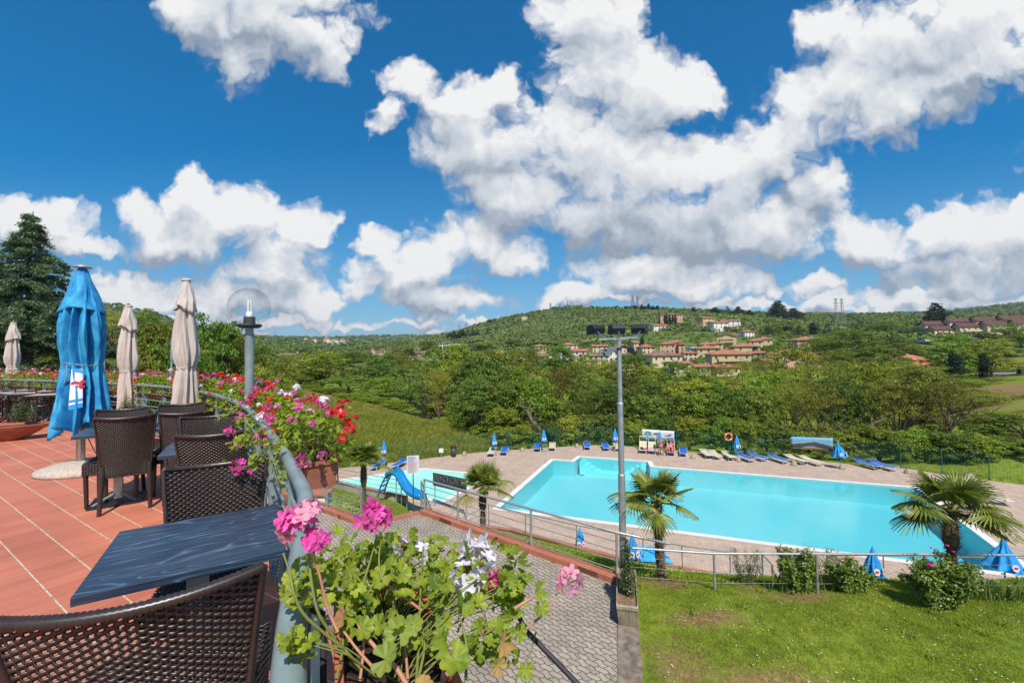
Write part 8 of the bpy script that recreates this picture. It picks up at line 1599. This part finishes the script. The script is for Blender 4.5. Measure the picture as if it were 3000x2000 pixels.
def blades(name, label, cen, rs, h0, h1_, w_, m, lean=.35, cat='grass', kind='stuff'):
    n = len(cen); a = rs.rand(n) * 6.28; d = np.stack([np.cos(a), np.sin(a), np.zeros(n)], 1); sd = np.stack([-np.sin(a), np.cos(a), np.zeros(n)], 1); hh = rs.uniform(h0, h1_, n)[:, None]; ln = d * hh * rs.uniform(.1, lean * 2, n)[:, None]; up = np.array([0, 0, 1.0])
    V = np.stack([cen - sd * w_, cen + sd * w_, cen + ln * .4 + up * hh * .6 + sd * w_ * .7, cen + ln + up * hh * .95], 1).reshape(-1, 3); F_ = np.arange(4 * n).reshape(n, 4); o = link(name, npmesh(name, V, F_), m)
    if kind: tag(o, label, cat, kind=kind)
    return o
IR = mat('iris_leaf', (.13, .19, .045, 1), .5, trans=.25, island=.25, scale=6)
for i, (u, v, n_, l) in enumerate(((2290, 1728, 18, 'tuft of sword leaves left of the first rose bush'), (2415, 1725, 40, 'clump of iris leaves between the rose bushes'), (2700, 1745, 26, 'sword leaved clump beside the big rose bush'), (2880, 1742, 46, 'large clump of iris leaves near the right edge of the lawn'), (2960, 1760, 30, 'iris leaves at the right picture edge'))):
    rs = np.random.RandomState(i); p = on(u, v, ZF - .15); c = np.array(p)[None] + rs.normal(size=(n_, 3)) * np.array([.16, .10, 0]); o = blades('iris_clump', l, c, rs, .2, .48, .014, IR, .3, kind=None); tag(o, l, 'plant')
# lawn blades, weeds and daisies
GB = mat('grass_blade', (.275, .335, .034, 1), .6, .3, col2=(.160, .225, .022, 1), scale=1.2, trans=.3, island=.35); GB2 = mat('meadow_blade', (.285, .290, .050, 1), .7, .3, col2=(.165, .200, .024, 1), scale=.35, trans=.3, island=.35)
def scatter_poly(n, poly, rs):
    a = np.array(poly); lo, hi = a.min(0), a.max(0); P = lo + rs.rand(n, 2) * (hi - lo); return P[inpoly(P, poly)]
LAWN = [(2.15, 7.2), (2.9, 10.4), (2.6, 10.9), (5, 12), (12, 12), (16.5, 9.5), (14, 4.2), (2.0, 4.4)]
rs = np.random.RandomState(5); P2_ = scatter_poly(330000, LAWN, rs)
def drymask(P):
    v = fbm(P[:, 0] * 1.1 + 9, P[:, 1] * 1.1, 4); g = lambda cx, cy, rx, ry: np.exp(-(((P[:, 0] - cx) / rx) ** 2 + ((P[:, 1] - cy) / ry) ** 2)); return np.clip(g(2.9, 7.6, .9, 1) * .6 + g(4.4, 7.0, 1.3, .7) + g(3.9, 9.0, .9, .35) + g(3.7, 10.9, .75, .5) * 1.6 + g(6.6, 9.9, .8, .3) + (v - .45) * 1.6, 0, 1)
k = rs.rand(len(P2_)) > drymask(P2_) * .85; k &= ~((P2_[:, 0] < 2.16 + (P2_[:, 1] - 7.25) * .24) | (P2_[:, 0] < 2.12)); P2_ = P2_[k]; cen = np.column_stack([P2_, H(P2_[:, 0], P2_[:, 1]) - .004])
hv = fbm(P2_[:, 0] * .8, P2_[:, 1] * .8, 3); o = blades('lawn_grass', 'short green lawn grass with bare patches', cen, rs, .018, .055, .0042, GB, .5)
SL = [(2.5, 10.7), (0.5, 12.35), (-3.0, 15.2), (-3.1, 21.5), (-1.4, 22.7), (1.2, 21.1), (8.5, 17.0), (20, 16.2), (20, 10.5), (5, 11)]
P2_ = scatter_poly(150000, SL, rs); P2_ = P2_[rs.rand(len(P2_)) > np.exp(-(((P2_[:, 0] + 1.1) / .9) ** 2 + ((P2_[:, 1] - 17.6) / .8) ** 2)) * .9]; cen = np.column_stack([P2_, H(P2_[:, 0], P2_[:, 1])]); blades('slope_grass', 'longer grass on the bank between kerb and pool wall', cen, rs, .05, .13, .008, GB, .5)
SL2 = [(-5.3, 14.6), (-9.0, 17.3), (-16, 22), (-15.5, 29), (-13.6, 31.2), (-7.2, 27.0), (-5.9, 24), (-6.9, 20)]
P2_ = scatter_poly(90000, SL2, rs); cen = np.column_stack([P2_, H(P2_[:, 0], P2_[:, 1])]); blades('garden_grass', 'grass with daisies around the left palm', cen, rs, .04, .11, .009, GB, .5)
rs = np.random.RandomState(9); uu = rs.uniform(560, 1500, 260000); yq = np.exp(rs.uniform(math.log(33), math.log(105), len(uu))); xq = (uu - 1500) / F * yq
fence_y = np.interp(xq, [p.x for p in DECK_FAR], [p.y for p in DECK_FAR]); bd = np.interp(uu, [560, 860, 1180, 1300, 1400, 1480], [100, 97, 74, 57, 51, 47]); k = (yq > fence_y + .4) & (yq < bd); xq, yq = xq[k], yq[k]; cen = np.column_stack([xq, yq, H(xq, yq)]); g_ = np.exp(-(((xq - at(960, 1160, 82).x) / 14) ** 2 + ((yq - 82) / 7) ** 2)); k = rs.rand(len(xq)) > g_ * .95; cen = cen[k]; sc_ = cen[:, 1]
blades('meadow_grass', 'tall rough meadow grass beyond the pool fence', cen, rs, .12, .42, .022, GB2, .5)
rs = np.random.RandomState(19); uu = rs.uniform(-300, 700, 120000); yq = np.exp(rs.uniform(math.log(22), math.log(90), len(uu))); xq = (uu - 1500) / F * yq; cen = np.column_stack([xq, yq, H(xq, yq)]); blades('hillside_grass', 'rough grass on the slope behind the terrace', cen, rs, .12, .40, .024, GB2, .5)
# daisies and dandelions: one small disc each, scattered
def daisies(name, label, P2d, m, s, rs, lift=.05):
    P = np.column_stack([P2d, H(P2d[:, 0], P2d[:, 1]) + lift]); n = len(P); V = []; F_ = []; k = 6
    a = np.linspace(0, 2 * math.pi, k + 1)[:-1]; ring = np.stack([np.cos(a), np.sin(a), np.zeros(k)], 1) * s; V = (P[:, None] + ring[None] * rs.uniform(.7, 1.2, (n, 1, 1)) + np.array([0, -.3, .9]) * 0).reshape(-1, 3); o = link(name, npmesh(name, V, np.arange(k * n).reshape(n, k)), m); tag(o, label, 'flowers', kind='stuff')
DW = mat('daisy_white', (.75, .75, .72, 1), .8, var=.02); DY = mat('dandelion_yellow', (.70, .50, .02, 1), .8, var=.02)
rs = np.random.RandomState(3); Pd = scatter_poly(1500, LAWN, rs); Pd = Pd[fbm(Pd[:, 0] * .9 + 4, Pd[:, 1] * .9, 2) > .52]; Pd = Pd[(Pd[:, 0] > 2.4 + (Pd[:, 1] - 7.25) * .24)]; daisies('lawn_daisies', 'small white daisies scattered in the lawn', Pd, DW, .011, rs)
Pd = scatter_poly(2600, SL, rs); Pd = Pd[(fbm(Pd[:, 0] * .6 + 4, Pd[:, 1] * .6, 2) > .45)]; daisies('bank_daisies', 'white daisies on the grassy bank', Pd, DW, .014, rs, .10); Pd = scatter_poly(2200, SL2, rs); daisies('garden_daisies', 'white daisies around the left palm', Pd, DW, .018, rs, .09); Pd = scatter_poly(120, LAWN, rs); daisies('lawn_dandelions', 'few yellow flowers in the lawn', Pd[(Pd[:, 0] > 2.6)], DY, .014, rs)
# weed tufts in the paving and larger leaved weeds in the lawn
rs = np.random.RandomState(8); P2_ = []
for k in range(70):
    c = np.array([rs.uniform(-3, 2.3), rs.uniform(6, 13)]); P2_.append(c + rs.normal(size=(10, 2)) * .04)
for f in np.linspace(0, 1, 40): c = Vector((-3.3, 14.7)).lerp(Vector((2.3, 10.1)), f); P2_.append(np.array(c) + rs.normal(size=(int(rs.uniform(2, 16)), 2)) * .05)
P2_ = np.concatenate(P2_); P2_ = P2_[inpoly(P2_, FORE)]; blades('paving_weeds', 'weeds growing in the joints of the forecourt paving', np.column_stack([P2_, np.full(len(P2_), ZF)]), rs, .02, .06, .006, GB, .7)
rs = np.random.RandomState(18); cc = scatter_poly(70, LAWN, rs); cc = cc[cc[:, 0] > 2.7]; P2_ = np.concatenate([c + rs.normal(size=(26, 2)) * .05 for c in cc]); blades('lawn_weeds', 'broad leaved weed rosettes in the lawn', np.column_stack([P2_, H(P2_[:, 0], P2_[:, 1])]), rs, .05, .11, .011, GB, .9)
hz_ = MB(); hz_.box((0, 4650, 75), (26000, 10100, 350)); hv_ = bpy.data.materials.new('haze'); hv_.use_nodes = True; t_ = hv_.node_tree; t_.nodes.clear(); pv_ = nd(t_, 'ShaderNodeVolumePrincipled'); pv_.inputs['Density'].default_value = .00009; pv_.inputs['Color'].default_value = (.80, .88, 1, 1); pv_.inputs['Anisotropy'].default_value = .3; ot_ = nd(t_, 'ShaderNodeOutputMaterial'); t_.links.new(pv_.outputs[0], ot_.inputs[1]); tag(hz_.build('haze', hv_), 'faint blue haze over the far hills', 'haze', kind='stuff')
# ------------------------------------------------------------------ people
SKIN = mat('skin_tanned', (.42, .17, .095, 1), .6, var=.08, scale=6); SKIN2 = mat('skin_light', (.60, .33, .23, 1), .6, var=.06, scale=6); HAIRG = mat('hair_grey', (.36, .31, .27, 1), .8, var=.1, scale=30); HAIRB = mat('hair_brown', (.22, .11, .05, 1), .7, var=.15, scale=30); SWIM = mat('swim_trunks_mauve', (.42, .12, .30, 1), .8, var=.3, scale=30, col2=(.25, .30, .55, 1)); BIK = mat('bikini_red', (.5, .05, .08, 1), .8, var=.1)
def body(joints, edges, parent, m, name='body'):
    """one continuous skinned figure from joints (position, radius)"""
    names = list(joints); me = bpy.data.meshes.new(name); me.from_pydata([joints[n][0] for n in names], [(names.index(a), names.index(b)) for a, b in edges], []); o = link(name, me, m, parent)
    sk = o.modifiers.new('skin', 'SKIN'); sk.use_smooth_shade = True
    if not me.skin_vertices: me.attributes  # layer comes with the modifier below
    bm = bmesh.new(); bm.from_mesh(me); ly = bm.verts.layers.skin.verify(); bm.verts.ensure_lookup_table()
    for i, n in enumerate(names): r = joints[n][1]; bm.verts[i][ly].radius = r if isinstance(r, tuple) else (r, r); bm.verts[i][ly].use_root = (i == 0)
    bm.to_mesh(me); bm.free(); ss = o.modifiers.new('sub', 'SUBSURF'); ss.levels = 1; ss.render_levels = 2; return o
def hand(J, E, side, wrist, d, nrm_, s=1.0):
    d = Vector(d).normalized(); n_ = Vector(nrm_).normalized(); sd = d.cross(n_).normalized(); palm = Vector(wrist) + d * .045 * s; J[side + 'palm'] = (palm, (.026 * s, .014 * s)); E.append((side + 'wrist', side + 'palm'))
    for i, (o, L) in enumerate(((-.027, .055), (-.010, .068), (.008, .064), (.025, .050))):
        k = palm + d * .036 * s + sd * o * s; q = k + (d * .8 - n_ * .35).normalized() * L * .5 * s; e_ = q + (d * .45 - n_ * .8).normalized() * L * .5 * s; J['%sk%d' % (side, i)] = (k, .0095 * s); J['%sq%d' % (side, i)] = (q, .0085 * s); J['%se%d' % (side, i)] = (e_, .007 * s); E += [(side + 'palm', '%sk%d' % (side, i)), ('%sk%d' % (side, i), '%sq%d' % (side, i)), ('%sq%d' % (side, i), '%se%d' % (side, i))]
    a = Vector(wrist) + d * .03 * s - sd * .030 * s; b = a + (d * .5 - sd * .7 - n_ * .3).normalized() * .038 * s; J[side + 't1'] = (a, .011 * s); J[side + 't2'] = (b, .009 * s); E += [(side + 'palm', side + 't1'), (side + 't1', side + 't2')]
# standing man seen from behind, legs apart, hands on hips (local: he faces +y)
p = on(1937, 1334.5, ZD); t = thing('person', 'standing man seen from behind in mauve patterned trunks with hands on hips', 'person', (p.x, p.y, ZD), .12)
hgt = 1.0; V_ = Vector; J = {}; E = []
J['pelvis'] = (V_((0, 0, .90)), (.150, .105)); J['waist'] = (V_((0, -.005, 1.06)), (.135, .095)); J['chest'] = (V_((0, .0, 1.26)), (.165, .11)); J['upper'] = (V_((0, 0, 1.40)), (.150, .085)); J['neck'] = (V_((.02, .015, 1.49)), .055); J['skull0'] = (V_((.025, .03, 1.56)), .068); J['skull1'] = (V_((.028, .035, 1.64)), (.076, .090)); J['crown'] = (V_((.028, .03, 1.71)), .055)
E += [('pelvis', 'waist'), ('waist', 'chest'), ('chest', 'upper'), ('upper', 'neck'), ('neck', 'skull0'), ('skull0', 'skull1'), ('skull1', 'crown')]
for s, nm in ((-1, 'l'), (1, 'r')):
    J[nm + 'sh'] = (V_((s * .185, 0, 1.39)), .062); J[nm + 'el'] = (V_((s * .36, -.07, 1.18)), .043); J[nm + 'fa'] = (V_((s * .29, -.01, 1.09)), .038); J[nm + 'wrist'] = (V_((s * .20, .04, 1.01)), .028); E += [('upper', nm + 'sh'), (nm + 'sh', nm + 'el'), (nm + 'el', nm + 'fa'), (nm + 'fa', nm + 'wrist')]; hand(J, E, nm, J[nm + 'wrist'][0], (-s * .25, .35, -.9), (s, .2, 0))
    J[nm + 'hip'] = (V_((s * .095, 0, .84)), .098); J[nm + 'kn'] = (V_((s * .16, .01, .46)), .058); J[nm + 'ca'] = (V_((s * .18, -.02, .32)), .056); J[nm + 'an'] = (V_((s * .20, -.03, .08)), .034); J[nm + 'heel'] = (V_((s * .20, -.05, .035)), .034); J[nm + 'toe'] = (V_((s * .235, .13, .025)), (.042, .022)); E += [('pelvis', nm + 'hip'), (nm + 'hip', nm + 'kn'), (nm + 'kn', nm + 'ca'), (nm + 'ca', nm + 'an'), (nm + 'an', nm + 'heel'), (nm + 'heel', nm + 'toe')]
body(J, E, t, SKIN)
mb = MB(); mb.lathe([(.0, 1.735), (.05, 1.72), (.082, 1.67), (.088, 1.62), (.075, 1.58), (.070, 1.57)], (.028, .025, 0), 16); o = mb.build('hair', HAIRG, t); o.location = (0, -.006, 0)
mb = MB()
for s in (-1, 1): mb.lathe([(0, -.02), (.012, -.018), (.014, .01), (0, .022)], (.028 + s * .079, .035, 1.62), 8)
mb.lathe([(0, -.02), (.012, -.012), (.008, .015), (0, .02)], (.028, .125, 1.615), 8); mb.build('ears_and_nose', SKIN, t)
mb = MB(); vs = []
for i, (z, a, b) in enumerate(((.99, .165, .122), (.93, .172, .130), (.86, .178, .132), (.79, .175, .128))):
    for k in range(20): x = 2 * math.pi * k / 20; vs.append((a * math.cos(x), b * math.sin(x) - .004, z - (.05 * abs(math.sin(x)) ** 4 if i == 3 else 0) * -1))
mb.add(vs, [(i * 20 + k, i * 20 + (k + 1) % 20, (i + 1) * 20 + (k + 1) % 20, (i + 1) * 20 + k) for i in range(3) for k in range(20)], True); o = mb.build('swim_trunks', SWIM, t); o.modifiers.new('s', 'SOLIDIFY').thickness = .006
t.scale = (1.02, 1.02, 1.0)
# woman lying back on the raised blue sunbed (in the sunbed's own frame: x runs from foot to head)
t = thing('person', 'woman in a bikini lying on the red towel with knees bent', 'person', (0, 0, 0)); t.matrix_world = s3.matrix_basis
a = math.radians(48); fold = 1.25
def bk(s, y=0, h_=.12): return V_((fold + s * math.cos(a) - h_ * math.sin(a), y, .37 + s * math.sin(a) + h_ * math.cos(a)))
J = {}; E = []
J['pelvis'] = (V_((1.13, 0, .50)), (.140, .100)); J['waist'] = (bk(.12), (.105, .085)); J['chest'] = (bk(.30), (.130, .095)); J['upper'] = (bk(.42, 0, .11), (.115, .075)); J['neck'] = (bk(.51, 0, .11), .044); J['skull0'] = (bk(.58, .0, .13), .060); J['skull1'] = (bk(.66, .01, .13), .080); J['crown'] = (bk(.72, .01, .12), .058)
E += [('pelvis', 'waist'), ('waist', 'chest'), ('chest', 'upper'), ('upper', 'neck'), ('neck', 'skull0'), ('skull0', 'skull1'), ('skull1', 'crown')]
for s, nm, kn, an in ((1, 'l', V_((.82, .16, .86)), V_((.42, .15, .46))), (-1, 'r', V_((.80, -.05, .82)), V_((.36, -.14, .46)))):
    J[nm + 'hip'] = (V_((1.10, s * .085, .52)), .090); J[nm + 'kn'] = (kn, .056); J[nm + 'ca'] = (kn.lerp(an, .35), .050); J[nm + 'an'] = (an, .030); J[nm + 'toe'] = (an + V_((-.15, 0, -.04)), (.036, .020)); E += [('pelvis', nm + 'hip'), (nm + 'hip', nm + 'kn'), (nm + 'kn', nm + 'ca'), (nm + 'ca', nm + 'an'), (nm + 'an', nm + 'toe')]
J['lsh'] = (bk(.40, .16), .048); J['lel'] = (bk(.14, .30, .14), .034); J['lwrist'] = (bk(-.02, .42, .16), .024); E += [('upper', 'lsh'), ('lsh', 'lel'), ('lel', 'lwrist')]; hand(J, E, 'l', J['lwrist'][0], (-.6, .5, -.2), (0, .3, 1), .9)
J['rsh'] = (bk(.42, -.16), .048); J['rel'] = (bk(.66, -.34, .16), .034); J['rwrist'] = (bk(.74, -.13, .10), .024); E += [('upper', 'rsh'), ('rsh', 'rel'), ('rel', 'rwrist')]; hand(J, E, 'r', J['rwrist'][0], (.2, .9, .1), (1, 0, 0), .9)
body(J, E, t, SKIN2)
hd = bk(.67, .01, .12); mb = MB(); M_ = Matrix.Rotation(math.pi / 2 - a, 3, 'Y') @ Matrix.Identity(3)
for i in range(1): mb.lathe([(0, .06), (.06, .045), (.088, -.005), (.085, -.06), (.05, -.10)], hd + V_((.035, 0, .0)), 14, Matrix.Rotation(math.radians(40), 3, 'Y'))
mb.build('hair', HAIRB, t)
mb = MB(); mb.lathe([(0, -.015), (.011, -.010), (.008, .012), (0, .018)], bk(.66, .01, .215), 8); mb.build('nose', SKIN2, t); mb = MB(); [mb.lathe([(.0, -.02), (.045, -.012), (.05, .012), (.02, .04), (0, .045)], bk(.31, s * .062, .185), 12, Matrix.Rotation(-math.radians(42), 3, 'Y')) for s in (-1, 1)]; mb.build('bikini_top', BIK, t)
mb = MB(); mb.lathe([(.148, -.03), (.152, .0), (.140, .04)], V_((1.135, 0, .50)), 16, Matrix.Rotation(math.radians(40), 3, 'Y')); o = mb.build('bikini_bottom', BIK, t)
